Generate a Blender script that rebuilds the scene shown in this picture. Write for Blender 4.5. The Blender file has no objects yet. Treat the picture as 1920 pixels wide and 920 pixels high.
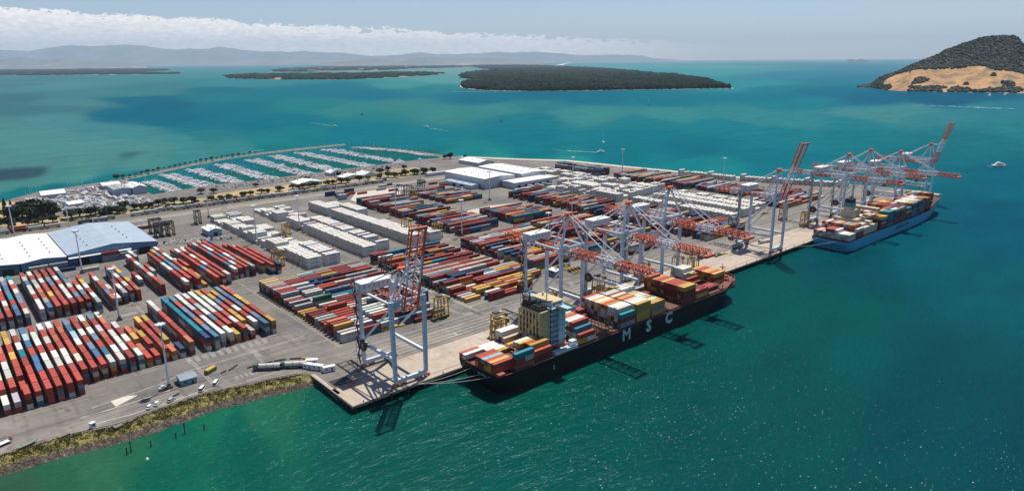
import bpy, bmesh, math, random
import numpy as np
from mathutils import Vector, Matrix, noise as mnoise

random.seed(7); np.random.seed(7)
# yard frame: +X along the quay (away), +Y inland, quay edge y=0, near quay corner x=0, water z=0, yard z=3.5
# ------------------------------------------------------------------ camera
F_PX = 1280.0; CW, CH = 1920, 920
CAM = Vector((-129.27, -260.92, 155.0))
TH = math.radians(40.9)
FH = Vector((math.sin(TH), math.cos(TH), 0)); RH = Vector((math.cos(TH), -math.sin(TH), 0))
ROLL = math.atan(0.0080); PITCH = math.atan(345 * math.cos(ROLL) / F_PX)
_F = FH * math.cos(PITCH) + Vector((0, 0, -math.sin(PITCH)))
_U0 = RH.cross(_F)
_R = RH * math.cos(ROLL) - _U0 * math.sin(ROLL)
_U = _U0 * math.cos(ROLL) + RH * math.sin(ROLL)
cam_data = bpy.data.cameras.new('camera'); cam = bpy.data.objects.new('camera', cam_data)
bpy.context.scene.collection.objects.link(cam)
cam_data.sensor_width = 36; cam_data.lens = 24.0; cam_data.clip_start = 1; cam_data.clip_end = 200000
M = Matrix.Identity(4)
for i in range(3):
    M[i][0] = _R[i]; M[i][1] = _U[i]; M[i][2] = -_F[i]; M[i][3] = CAM[i]
cam.matrix_world = M
S = bpy.context.scene; S.camera = cam
# ------------------------------------------------------------------ sky + sun
SUN_EL = math.radians(67.0); SUN_AZ = math.radians(25.8)      # direction towards the sun, from +X
sunv = Vector((math.cos(SUN_AZ) * math.cos(SUN_EL), math.sin(SUN_AZ) * math.cos(SUN_EL), math.sin(SUN_EL)))
sd = bpy.data.lights.new('sun', 'SUN'); sd.energy = 5.0; sd.angle = math.radians(0.5); sd.color = (1.0, 0.93, 0.82)
so = bpy.data.objects.new('sun', sd); S.collection.objects.link(so)
so.rotation_euler = (-sunv).to_track_quat('-Z', 'Y').to_euler()
world = bpy.data.worlds.new('World'); S.world = world; world.use_nodes = True
WN = world.node_tree.nodes; WL = world.node_tree.links; WN.clear()
wo = WN.new('ShaderNodeOutputWorld'); bg = WN.new('ShaderNodeBackground')
sky = WN.new('ShaderNodeTexSky'); sky.sky_type = 'NISHITA'; sky.sun_disc = False
sky.sun_elevation = SUN_EL; sky.sun_rotation = math.pi / 2 - SUN_AZ
sky.altitude = 100; sky.air_density = 1.0; sky.dust_density = 0.2; sky.ozone_density = 3.0
bg.inputs['Strength'].default_value = 0.072
def wmath(op, a, b=None, c=None, clamp=False):
    n = WN.new('ShaderNodeMath'); n.operation = op; n.use_clamp = clamp
    for i, v in enumerate((a, b, c)):
        if v is None: continue
        if isinstance(v, (int, float)): n.inputs[i].default_value = v
        else: WL.new(v, n.inputs[i])
    return n.outputs[0]
tc = WN.new('ShaderNodeTexCoord'); sx = WN.new('ShaderNodeSeparateXYZ'); WL.new(tc.outputs['Generated'], sx.inputs[0])
X_, Y_, Z_ = sx.outputs
# azimuth right of the view axis and elevation, both in radians (a real bank of cloud low over the inland hills)
fr = wmath('ADD', wmath('MULTIPLY', X_, FH.x), wmath('MULTIPLY', Y_, FH.y))
rr = wmath('ADD', wmath('MULTIPLY', X_, RH.x), wmath('MULTIPLY', Y_, RH.y))
az = wmath('ARCTAN2', rr, fr)
el = wmath('ARCSINE', Z_)
comb = WN.new('ShaderNodeCombineXYZ'); WL.new(az, comb.inputs[0]); WL.new(wmath('MULTIPLY', el, 2.6), comb.inputs[1])
def wnoise(scale, detail, rough=0.55):
    n = WN.new('ShaderNodeTexNoise'); n.inputs['Scale'].default_value = scale; n.inputs['Detail'].default_value = detail
    n.inputs['Roughness'].default_value = rough; WL.new(comb.outputs[0], n.inputs['Vector']); return n.outputs['Fac']
n1 = wnoise(13, 5, 0.6); n2 = wnoise(42, 5, 0.6); n3 = wnoise(110, 4, 0.6)
# cloud top: 3.9 deg at the left, falling to 1.6 deg by azimuth +12 deg
topr = WN.new('ShaderNodeMapRange'); WL.new(az, topr.inputs[0]); topr.inputs[1].default_value = -0.64; topr.inputs[2].default_value = 0.30
topr.inputs[3].default_value = 0.064; topr.inputs[4].default_value = 0.020
def billow(n, k): return wmath('MULTIPLY', wmath('ABSOLUTE', wmath('SUBTRACT', n, 0.5)), k)
bump = wmath('ADD', wmath('MULTIPLY', wmath('SUBTRACT', n1, 0.5), 0.016), wmath('ADD', wmath('SUBTRACT', 0.004, billow(n2, 0.055)), wmath('MULTIPLY', wmath('SUBTRACT', n3, 0.5), 0.010)))
edge = wmath('SUBTRACT', wmath('ADD', topr.outputs[0], bump), el)
cm = WN.new('ShaderNodeMapRange'); cm.interpolation_type = 'SMOOTHSTEP'; WL.new(edge, cm.inputs[0]); cm.inputs[1].default_value = -0.0002; cm.inputs[2].default_value = 0.0016
# thin out with azimuth to the right
thin = WN.new('ShaderNodeMapRange'); thin.interpolation_type = 'SMOOTHSTEP'; WL.new(az, thin.inputs[0]); thin.inputs[1].default_value = 0.34; thin.inputs[2].default_value = 0.02
thin.inputs[3].default_value = 0.0; thin.inputs[4].default_value = 0.85
body = WN.new('ShaderNodeMapRange'); WL.new(n2, body.inputs[0]); body.inputs[1].default_value = 0.3; body.inputs[2].default_value = 0.65; body.inputs[3].default_value = 0.75; body.inputs[4].default_value = 1.0
cmask = wmath('MULTIPLY', wmath('MULTIPLY', cm.outputs[0], thin.outputs[0]), body.outputs[0], clamp=True)
deep = WN.new('ShaderNodeMapRange'); WL.new(edge, deep.inputs[0]); deep.inputs[1].default_value = 0.0; deep.inputs[2].default_value = 0.022
ccol = WN.new('ShaderNodeMixRGB'); WL.new(wmath('ADD', wmath('MULTIPLY', deep.outputs[0], 0.55), wmath('MULTIPLY', wmath('SUBTRACT', n3, 0.42), 2.4), clamp=True), ccol.inputs[0])
ccol.inputs[1].default_value = (19.5, 17.0, 15.0, 1); ccol.inputs[2].default_value = (12.6, 12.3, 12.4, 1)
skm = WN.new('ShaderNodeMixRGB'); skm.blend_type = 'MULTIPLY'; skm.inputs[0].default_value = 1; skm.inputs[2].default_value = (1.06, 1.06, 1.20, 1); WL.new(sky.outputs[0], skm.inputs[1])
mixc = WN.new('ShaderNodeMixRGB'); WL.new(cmask, mixc.inputs[0]); WL.new(skm.outputs[0], mixc.inputs[1]); WL.new(ccol.outputs[0], mixc.inputs[2])
WL.new(mixc.outputs[0], bg.inputs['Color']); WL.new(bg.outputs[0], wo.inputs['Surface'])
S.view_settings.view_transform = 'Standard'; S.view_settings.look = 'None'; S.view_settings.gamma = 1
S.view_settings.exposure = 0.30; S.view_settings.use_curve_mapping = False
S.render.engine = 'CYCLES'; S.cycles.max_bounces = 5; S.cycles.diffuse_bounces = 1; S.cycles.glossy_bounces = 2
S.cycles.transmission_bounces = 2; S.cycles.volume_bounces = 0; S.cycles.use_denoising = True
S.cycles.sample_clamp_indirect = 4; S.cycles.caustics_reflective = False; S.cycles.caustics_refractive = False

# ------------------------------------------------------------------ helpers
GZ = 3.5
def ray(px, py): return _F * F_PX + _R * (px - 960) + _U * (460 - py)
def at(px, py, z=GZ):
    d = ray(px, py); t = (z - CAM.z) / d.z; return CAM + d * t
def atd(px, py, D):
    d = ray(px, py); t = D / (d.dot(FH)); return CAM + d * t
def proj(P):
    d = Vector(P) - CAM; w = d.dot(_F)
    if w <= 1: return None
    return (960 + F_PX * d.dot(_R) / w, 460 - F_PX * d.dot(_U) / w, w)

def mat(name, col, rough=0.6, metal=0.0, spec=0.5, var=0.0, vscale=1.0, bump=0.0, bscale=10.0, col2=None, c2scale=0.2, c2lo=0.45, c2hi=0.6, detail=5):
    m = bpy.data.materials.new(name); m.use_nodes = True; N = m.node_tree.nodes; L = m.node_tree.links
    b = N['Principled BSDF']; b.inputs['Roughness'].default_value = rough; b.inputs['Metallic'].default_value = metal
    b.inputs['Specular IOR Level'].default_value = spec
    geo = N.new('ShaderNodeNewGeometry'); src = None
    c = (*col, 1) if len(col) == 3 else col
    if col2 is not None:
        n = N.new('ShaderNodeTexNoise'); n.inputs['Scale'].default_value = c2scale; n.inputs['Detail'].default_value = detail; n.inputs['Roughness'].default_value = 0.62
        L.new(geo.outputs['Position'], n.inputs['Vector'])
        r = N.new('ShaderNodeMapRange'); r.inputs[1].default_value = c2lo; r.inputs[2].default_value = c2hi; L.new(n.outputs['Fac'], r.inputs[0])
        mx = N.new('ShaderNodeMixRGB'); mx.inputs[1].default_value = c; mx.inputs[2].default_value = (*col2, 1); L.new(r.outputs[0], mx.inputs[0]); src = mx.outputs[0]
    if var > 0:
        n = N.new('ShaderNodeTexNoise'); n.inputs['Scale'].default_value = vscale; n.inputs['Detail'].default_value = 6
        L.new(geo.outputs['Position'], n.inputs['Vector'])
        r = N.new('ShaderNodeMapRange'); r.inputs[1].default_value = 0.25; r.inputs[2].default_value = 0.75
        r.inputs[3].default_value = 1 - var; r.inputs[4].default_value = 1 + var; L.new(n.outputs['Fac'], r.inputs[0])
        mx = N.new('ShaderNodeMixRGB'); mx.blend_type = 'MULTIPLY'; mx.inputs[0].default_value = 1
        if src: L.new(src, mx.inputs[1])
        else: mx.inputs[1].default_value = c
        L.new(r.outputs[0], mx.inputs[2]); src = mx.outputs[0]
    if src: L.new(src, b.inputs['Base Color'])
    else: b.inputs['Base Color'].default_value = c
    if bump > 0:
        n = N.new('ShaderNodeTexNoise'); n.inputs['Scale'].default_value = bscale; n.inputs['Detail'].default_value = 4; L.new(geo.outputs['Position'], n.inputs['Vector'])
        bp = N.new('ShaderNodeBump'); bp.inputs['Strength'].default_value = bump; L.new(n.outputs['Fac'], bp.inputs['Height']); L.new(bp.outputs[0], b.inputs['Normal'])
    return m

class MB:
    """mesh builder: collects faces, one object"""
    def __init__(s): s.v = []; s.f = []; s.m = []
    def quad(s, pts, mi=0):
        i = len(s.v); s.v += [tuple(p) for p in pts]; s.f.append(tuple(range(i, i + len(pts)))); s.m.append(mi)
    def box(s, x0, x1, y0, y1, z0, z1, mi=0, top=None):
        i = len(s.v)
        s.v += [(x0, y0, z0), (x1, y0, z0), (x1, y1, z0), (x0, y1, z0), (x0, y0, z1), (x1, y0, z1), (x1, y1, z1), (x0, y1, z1)]
        s.f += [(i, i + 3, i + 2, i + 1), (i + 4, i + 5, i + 6, i + 7), (i, i + 1, i + 5, i + 4), (i + 1, i + 2, i + 6, i + 5), (i + 2, i + 3, i + 7, i + 6), (i + 3, i, i + 4, i + 7)]
        s.m += [mi, mi if top is None else top, mi, mi, mi, mi]
    def beam(s, a, b, w, h=None, mi=0, w2=None, h2=None, up=(0, 0, 1)):
        a = Vector(a); b = Vector(b); h = h or w; w2 = w2 or w; h2 = h2 or h
        d = (b - a).normalized(); u = Vector(up)
        if abs(d.dot(u)) > 0.98: u = Vector((0, 1, 0))
        r = d.cross(u).normalized(); q = r.cross(d).normalized(); i = len(s.v)
        for P, ww, hh in ((a, w, h), (b, w2, h2)):
            for sx_, sz_ in ((-1, -1), (1, -1), (1, 1), (-1, 1)): s.v.append(tuple(P + r * sx_ * ww / 2 + q * sz_ * hh / 2))
        s.f += [(i, i + 1, i + 2, i + 3), (i + 7, i + 6, i + 5, i + 4)] + [(i + k, i + 4 + k, i + 4 + (k + 1) % 4, i + (k + 1) % 4) for k in range(4)]
        s.m += [mi] * 6
    def tube(s, a, b, r, r2=None, n=8, mi=0):
        a = Vector(a); b = Vector(b); r2 = r if r2 is None else r2; d = (b - a).normalized()
        u = Vector((0, 0, 1)) if abs(d.z) < 0.9 else Vector((0, 1, 0)); e = d.cross(u).normalized(); q = e.cross(d).normalized(); i = len(s.v)
        for P, rad in ((a, r), (b, r2)):
            for k in range(n):
                t = 2 * math.pi * k / n; s.v.append(tuple(P + e * rad * math.cos(t) + q * rad * math.sin(t)))
        for k in range(n): s.f.append((i + k, i + n + k, i + n + (k + 1) % n, i + (k + 1) % n)); s.m.append(mi)
        s.f.append(tuple(i + k for k in range(n))); s.f.append(tuple(i + n + k for k in reversed(range(n)))); s.m += [mi, mi]
    def build(s, name, mats, parent=None, loc=(0, 0, 0), rz=0, smooth=False):
        me = bpy.data.meshes.new(name); me.from_pydata(s.v, [], s.f)
        if not isinstance(mats, (list, tuple)): mats = [mats]
        for m in mats: me.materials.append(m)
        if len(mats) > 1: me.polygons.foreach_set('material_index', s.m)
        if smooth: me.polygons.foreach_set('use_smooth', [True] * len(me.polygons))
        me.update(); bm = bmesh.new(); bm.from_mesh(me); bmesh.ops.recalc_face_normals(bm, faces=bm.faces); bm.to_mesh(me); bm.free()
        o = bpy.data.objects.new(name, me); S.collection.objects.link(o); o.location = loc; o.rotation_euler = (0, 0, rz)
        if parent: o.parent = parent
        return o
def npmesh(name, V, Fq, mats, midx=None, parent=None, smooth=False):
    V = np.asarray(V, dtype=np.float32); Fq = np.asarray(Fq, dtype=np.int32)
    me = bpy.data.meshes.new(name); me.vertices.add(len(V)); me.vertices.foreach_set('co', V.ravel())
    k = Fq.shape[1]; me.loops.add(Fq.size); me.loops.foreach_set('vertex_index', Fq.ravel())
    me.polygons.add(len(Fq)); me.polygons.foreach_set('loop_start', np.arange(0, Fq.size, k, dtype=np.int32)); me.polygons.foreach_set('loop_total', np.full(len(Fq), k, dtype=np.int32))
    for m in (mats if isinstance(mats, (list, tuple)) else [mats]): me.materials.append(m)
    if midx is not None: me.polygons.foreach_set('material_index', np.asarray(midx, dtype=np.int32))
    if smooth: me.polygons.foreach_set('use_smooth', np.ones(len(Fq), dtype=bool))
    me.update(calc_edges=True); me.validate()
    o = bpy.data.objects.new(name, me); S.collection.objects.link(o)
    if parent: o.parent = parent
    return o
def tag(o, label=None, cat=None, group=None, kind=None):
    if label: o['label'] = label
    if cat: o['category'] = cat
    if group: o['group'] = group
    if kind: o['kind'] = kind
    return o
def empty(name, loc, rz=0, label=None, cat=None, group=None):
    o = bpy.data.objects.new(name, None); S.collection.objects.link(o); o.location = loc; o.rotation_euler = (0, 0, rz)
    return tag(o, label, cat, group)
def copy_tree(o, parent=None):
    c = o.copy(); S.collection.objects.link(c); c.parent = parent
    for ch in [q for q in KIDS.get(o.name, [])]: 
        cc = copy_tree(ch, c); KIDS.setdefault(c.name, []).append(cc)
    return c
KIDS = {}
def reg(parent, *ch):
    KIDS.setdefault(parent.name, []).extend(ch)
ORD = ['first', 'second', 'third', 'fourth', 'fifth', 'sixth', 'seventh', 'eighth', 'ninth', 'tenth', 'eleventh', 'twelfth']
def ordn(i):
    i += 1
    if i <= 12: return ORD[i - 1]
    return '%d%s' % (i, 'th' if 10 <= i % 100 <= 20 else {1: 'st', 2: 'nd', 3: 'rd'}.get(i % 10, 'th'))

# ------------------------------------------------------------------ materials
WHITEP = mat('white_paint', (0.62, 0.66, 0.70), 0.45, var=0.10, vscale=0.6)
BLUEWH = mat('pale_blue_paint', (0.50, 0.60, 0.68), 0.45, var=0.10, vscale=0.5)
REDP = mat('orange_red_paint', (0.60, 0.125, 0.06), 0.5, var=0.18, vscale=0.9)
DKRED = mat('dark_red_paint', (0.26, 0.035, 0.022), 0.5, var=0.2, vscale=1)
BLACKP = mat('black_rubber', (0.015, 0.015, 0.017), 0.7)
YELP = mat('yellow_paint', (0.50, 0.30, 0.04), 0.5, var=0.2, vscale=2)
DARKM = mat('dark_steel', (0.05, 0.05, 0.055), 0.5, var=0.2, vscale=1)
GREYM = mat('grey_steel', (0.30, 0.31, 0.32), 0.5, var=0.15, vscale=1)
GLASSD = mat('dark_glass', (0.02, 0.03, 0.04), 0.1, spec=0.8)
ASPH = mat('asphalt', (0.125, 0.118, 0.110), 0.85, var=0.14, vscale=0.35, col2=(0.185, 0.168, 0.148), c2scale=0.018, c2lo=0.40, c2hi=0.62, bump=0.1, bscale=3, spec=0.3)
def wear(m):
    """tyre streaks along the quay and oil patches"""
    N = m.node_tree.nodes; L = m.node_tree.links; b = N['Principled BSDF']; src = b.inputs['Base Color'].links[0].from_socket; geo = N.new('ShaderNodeNewGeometry')
    for sc, lo, hi, k in (((0.012, 0.55, 1), .50, .66, .72), ((0.35, 0.02, 1), .54, .68, .82), ((0.16, 0.16, 1), .63, .72, .6), ((.04, .05, 1), .56, .60, 1.14)):
        mp = N.new('ShaderNodeMapping'); mp.inputs['Scale'].default_value = sc; L.new(geo.outputs['Position'], mp.inputs['Vector'])
        n = N.new('ShaderNodeTexNoise'); n.inputs['Scale'].default_value = 1; n.inputs['Detail'].default_value = 5; L.new(mp.outputs[0], n.inputs['Vector'])
        r = N.new('ShaderNodeMapRange'); r.inputs[1].default_value = lo; r.inputs[2].default_value = hi; r.inputs[3].default_value = 1; r.inputs[4].default_value = k; L.new(n.outputs['Fac'], r.inputs[0])
        mx = N.new('ShaderNodeMixRGB'); mx.blend_type = 'MULTIPLY'; mx.inputs[0].default_value = 1; L.new(src, mx.inputs[1]); L.new(r.outputs[0], mx.inputs[2]); src = mx.outputs[0]
    L.new(src, b.inputs['Base Color'])
wear(ASPH)
ASPHD = mat('dark_asphalt', (0.075, 0.075, 0.078), 0.85, var=0.15, vscale=0.4)
CONC = mat('concrete', (0.37, 0.31, 0.25), 0.85, var=0.14, vscale=0.3, col2=(0.27, 0.225, 0.18), c2scale=0.05, c2lo=0.5, c2hi=0.7)
CONCD = mat('dark_concrete', (0.10, 0.095, 0.085), 0.9, var=0.25, vscale=0.6)
ROADM = mat('dusty_road', (0.19, 0.168, 0.145), 0.85, var=0.12, vscale=0.4, col2=(0.145, 0.13, 0.12), c2scale=0.06)
wear(ROADM); wear(CONC)
SANDG = mat('dry_grass', (0.36, 0.27, 0.13), 0.95, var=0.2, vscale=0.1, col2=(0.16, 0.15, 0.07), c2scale=0.03, c2lo=0.45, c2hi=0.62)
GRAVEL = mat('gravel_yard', (0.15, 0.135, 0.12), 0.9, var=0.2, vscale=0.2, col2=(0.10, 0.092, 0.085), c2scale=0.03)
SAND = mat('sand', (0.55, 0.47, 0.35), 0.95, var=0.15, vscale=0.1)
LINEW = mat('road_line_paint', (0.55, 0.52, 0.46), 0.7, var=0.3, vscale=0.8)
LINEY = mat('yellow_line_paint', (0.45, 0.30, 0.08), 0.7, var=0.3, vscale=0.8)
ROCKM = mat('rock', (0.065, 0.052, 0.04), 0.9, var=0.5, vscale=0.9, col2=(0.22, 0.18, 0.14), c2scale=1.2, c2lo=0.52, c2hi=0.72)
WHROOF = mat('white_roof_sheet', (0.66, 0.655, 0.63), 0.5, var=0.07, vscale=0.3)
BLROOF = mat('blue_roof_sheet', (0.31, 0.38, 0.45), 0.5, var=0.12, vscale=0.15)
BLWALL = mat('blue_wall_sheet', (0.09, 0.19, 0.30), 0.5, var=0.15, vscale=0.3)
TEALW = mat('teal_wall_sheet', (0.03, 0.14, 0.16), 0.5, var=0.15, vscale=0.3)
WALLG = mat('pale_wall_sheet', (0.50, 0.53, 0.56), 0.6, var=0.08, vscale=0.3)
LEAFM = mat('leaves', (0.035, 0.045, 0.014), 0.8, var=0.4, vscale=0.3, col2=(0.075, 0.072, 0.022), c2scale=0.12, c2lo=0.45, c2hi=0.65)
LEAFD = mat('dark_leaves', (0.022, 0.034, 0.015), 0.8, var=0.4, vscale=0.4, col2=(0.05, 0.055, 0.02), c2scale=0.15, c2lo=0.5, c2hi=0.7)
BARK = mat('bark', (0.09, 0.065, 0.045), 0.9)
FOREST = mat('pine_forest', (0.008, 0.019, 0.011), 0.95, spec=.05, var=0.45, vscale=0.012, col2=(0.032, 0.040, 0.016), c2scale=0.003, c2lo=0.52, c2hi=0.68)

# container paint: individuals take it from the object colour, the mass from a face attribute
def cont_mat(name, use_attr):
    m = bpy.data.materials.new(name); m.use_nodes = True; N = m.node_tree.nodes; L = m.node_tree.links; b = N['Principled BSDF']
    b.inputs['Roughness'].default_value = 0.55; b.inputs['Specular IOR Level'].default_value = 0.35
    if use_attr: a = N.new('ShaderNodeAttribute'); a.attribute_name = 'paint'; c = a.outputs['Color']
    else:
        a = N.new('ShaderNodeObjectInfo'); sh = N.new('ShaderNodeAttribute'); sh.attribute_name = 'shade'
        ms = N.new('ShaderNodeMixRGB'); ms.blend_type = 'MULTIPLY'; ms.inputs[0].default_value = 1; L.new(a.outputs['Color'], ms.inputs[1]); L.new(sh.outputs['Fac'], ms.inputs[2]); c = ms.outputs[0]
    geo = N.new('ShaderNodeNewGeometry')
    n = N.new('ShaderNodeTexNoise'); n.inputs['Scale'].default_value = 0.55; n.inputs['Detail'].default_value = 7; n.inputs['Roughness'].default_value = 0.7; L.new(geo.outputs['Position'], n.inputs['Vector'])
    r = N.new('ShaderNodeMapRange'); r.inputs[1].default_value = 0.3; r.inputs[2].default_value = 0.7; r.inputs[3].default_value = 0.84; r.inputs[4].default_value = 1.12; L.new(n.outputs['Fac'], r.inputs[0])
    mx = N.new('ShaderNodeMixRGB'); mx.blend_type = 'MULTIPLY'; mx.inputs[0].default_value = 1; L.new(c, mx.inputs[1]); L.new(r.outputs[0], mx.inputs[2])
    n2 = N.new('ShaderNodeTexNoise'); n2.inputs['Scale'].default_value = 0.9; n2.inputs['Detail'].default_value = 8; n2.inputs['Roughness'].default_value = 0.75; L.new(geo.outputs['Position'], n2.inputs['Vector'])
    r2 = N.new('ShaderNodeMapRange'); r2.inputs[1].default_value = 0.56; r2.inputs[2].default_value = 0.74; r2.inputs[3].default_value = 0; r2.inputs[4].default_value = 0.45; L.new(n2.outputs['Fac'], r2.inputs[0])
    mx2 = N.new('ShaderNodeMixRGB'); L.new(r2.outputs[0], mx2.inputs[0]); L.new(mx.outputs[0], mx2.inputs[1]); mx2.inputs[2].default_value = (0.14, 0.07, 0.045, 1)
    L.new(mx2.outputs[0], b.inputs['Base Color']); return m
C_IND = cont_mat('container_paint', False); C_MASS = cont_mat('container_paint_mass', True)

# ================================================================== SETTING
# ---- water: one sheet to the horizon; depth/bottom colour differs by place (shoals, channel, seagrass)
def srgb(r, g, b):
    f = lambda c: (c / 255 / 12.92) if c / 255 <= 0.04045 else ((c / 255 + 0.055) / 1.055) ** 2.4
    return np.array([f(r), f(g), f(b)])
WPTS = [  # place on the water, colour of the water body there (display colour, reflections excluded)
 (960,870,0,84,74),(640,860,2,86,74),(1300,880,0,76,74),(1700,880,0,72,72),(1900,900,0,70,76),(1500,760,0,78,72),(1200,760,0,82,74),(900,790,0,84,72),
 (1800,700,0,74,78),(1600,600,0,84,82),(1850,560,0,86,96),(1450,560,0,84,82),(1900,420,0,88,112),(1750,460,0,90,108),(1620,500,0,80,92),
 (480,860,2,90,74),(300,890,10,100,78),(120,905,44,104,72),(420,775,20,112,82),(260,835,40,108,78),(560,745,34,108,78),(500,760,34,110,82),(600,780,6,96,78),(180,860,50,110,78),(20,915,52,96,70),(640,800,2,88,76),
 (700,850,2,84,74),(350,830,14,104,80),(450,810,4,98,78),
 (1900,330,0,100,122),(1820,260,18,115,130),(1600,250,14,120,134),(1700,300,6,110,128),(1450,300,0,116,134),(1300,280,0,112,132),(1150,290,0,118,134),(1000,290,0,120,134),(880,290,18,132,138),(1300,320,10,130,140),(1100,312,28,142,146),(950,300,28,140,142),(1350,325,20,132,140),(1500,335,10,122,136),
 (1000,250,0,118,138),(800,260,0,122,138),(650,250,0,120,138),(500,262,20,126,134),(560,250,10,122,136),(1200,250,0,118,136),(1450,250,10,124,138),
 (200,342,0,118,130),(60,358,0,116,128),(330,318,0,116,130),(420,300,0,112,128),(500,280,8,118,130),(20,375,20,120,126),(120,352,0,116,128),(270,330,0,118,130),
 (200,290,78,140,142),(100,270,80,142,144),(300,270,74,140,142),(350,290,60,136,140),(260,305,74,140,140),(140,330,74,142,140),(40,345,72,140,138),(430,275,52,134,140),(380,250,36,122,132),
 (40,322,50,80,98),(10,326,50,80,98),(66,318,54,84,98),(238,287,56,112,120),(60,298,78,138,140),(110,312,76,136,138),(20,300,78,136,140),(110,325,76,138,138),(20,344,74,138,138),(80,338,76,140,138),(205,285,80,142,142),(265,292,76,140,140),(240,272,78,142,144),(160,300,80,142,142),(160,270,80,144,146),
 (100,225,76,138,144),(30,232,76,136,142),(180,240,66,136,144),(60,208,62,118,130),(20,188,60,114,126),(140,195,72,132,140),(100,205,62,118,130),(40,250,80,142,146),(110,245,78,140,146),(190,262,78,142,146),(250,250,64,136,144),(330,262,62,136,144),
 (230,215,0,104,132),(300,200,0,98,128),(340,225,0,104,130),(260,190,0,104,130),(420,200,2,112,134),(480,235,0,114,136),(380,240,10,114,134),(560,225,0,116,136),(700,235,0,120,138),
 (180,175,66,128,136),(100,160,60,124,136),(30,160,56,112,128),(250,175,56,128,136),(300,165,54,124,134),(400,168,8,112,132),(520,175,6,118,138),(420,185,18,120,134),
 (650,205,48,132,136),(760,200,52,132,136),(850,210,56,134,136),(950,205,54,134,138),(720,215,34,128,134),(600,200,26,126,136),(1100,215,58,138,142),(1250,210,56,138,144),(1400,215,50,134,142),(1200,230,20,124,138),(1000,228,14,120,136),(1350,232,14,124,140),
 (1500,222,46,134,144),(1650,215,66,138,144),(1780,222,50,132,144),(1600,230,28,126,142),(1850,240,34,126,140),(1700,205,64,140,146),(1880,205,40,126,146),
 (700,178,6,114,140),(900,185,6,112,138),(1100,185,0,112,138),(1250,190,8,118,140),(1000,178,2,108,136),(800,165,30,128,140),(740,160,44,132,140),(620,165,14,116,138),(1000,200,36,126,138),
 (1450,180,6,118,140),(1550,172,8,110,142),(1650,185,8,102,136),(1800,190,6,96,132),(1500,190,16,124,142),(1400,160,30,128,150),(1480,165,20,124,140),(1750,182,4,96,132),
 (1350,135,50,138,152),(1500,140,34,116,148),(1600,150,22,108,144),(1300,125,60,144,156),(1200,118,60,138,150),(1450,120,44,118,140),(1650,125,44,118,150),(1750,118,50,124,152),
 (200,148,44,118,134),(60,148,48,110,128),(380,140,44,124,140),(450,158,34,120,140),(850,150,70,142,150),(830,135,96,144,150),
 (420,345,20,104,98),(550,320,16,106,102),(700,305,14,106,104),(800,290,14,108,106),(300,350,18,104,100)]
_wp = []; _wc = []
for x, y, r, g, b in WPTS:
    P = at(x, y, 0.0); dx, dy = P.x - CAM.x, P.y - CAM.y
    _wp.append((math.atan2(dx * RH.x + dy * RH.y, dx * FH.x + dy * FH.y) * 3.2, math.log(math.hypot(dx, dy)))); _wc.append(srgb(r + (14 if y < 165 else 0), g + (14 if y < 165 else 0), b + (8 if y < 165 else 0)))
_wp = np.array(_wp); _wc = np.array(_wc)
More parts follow.
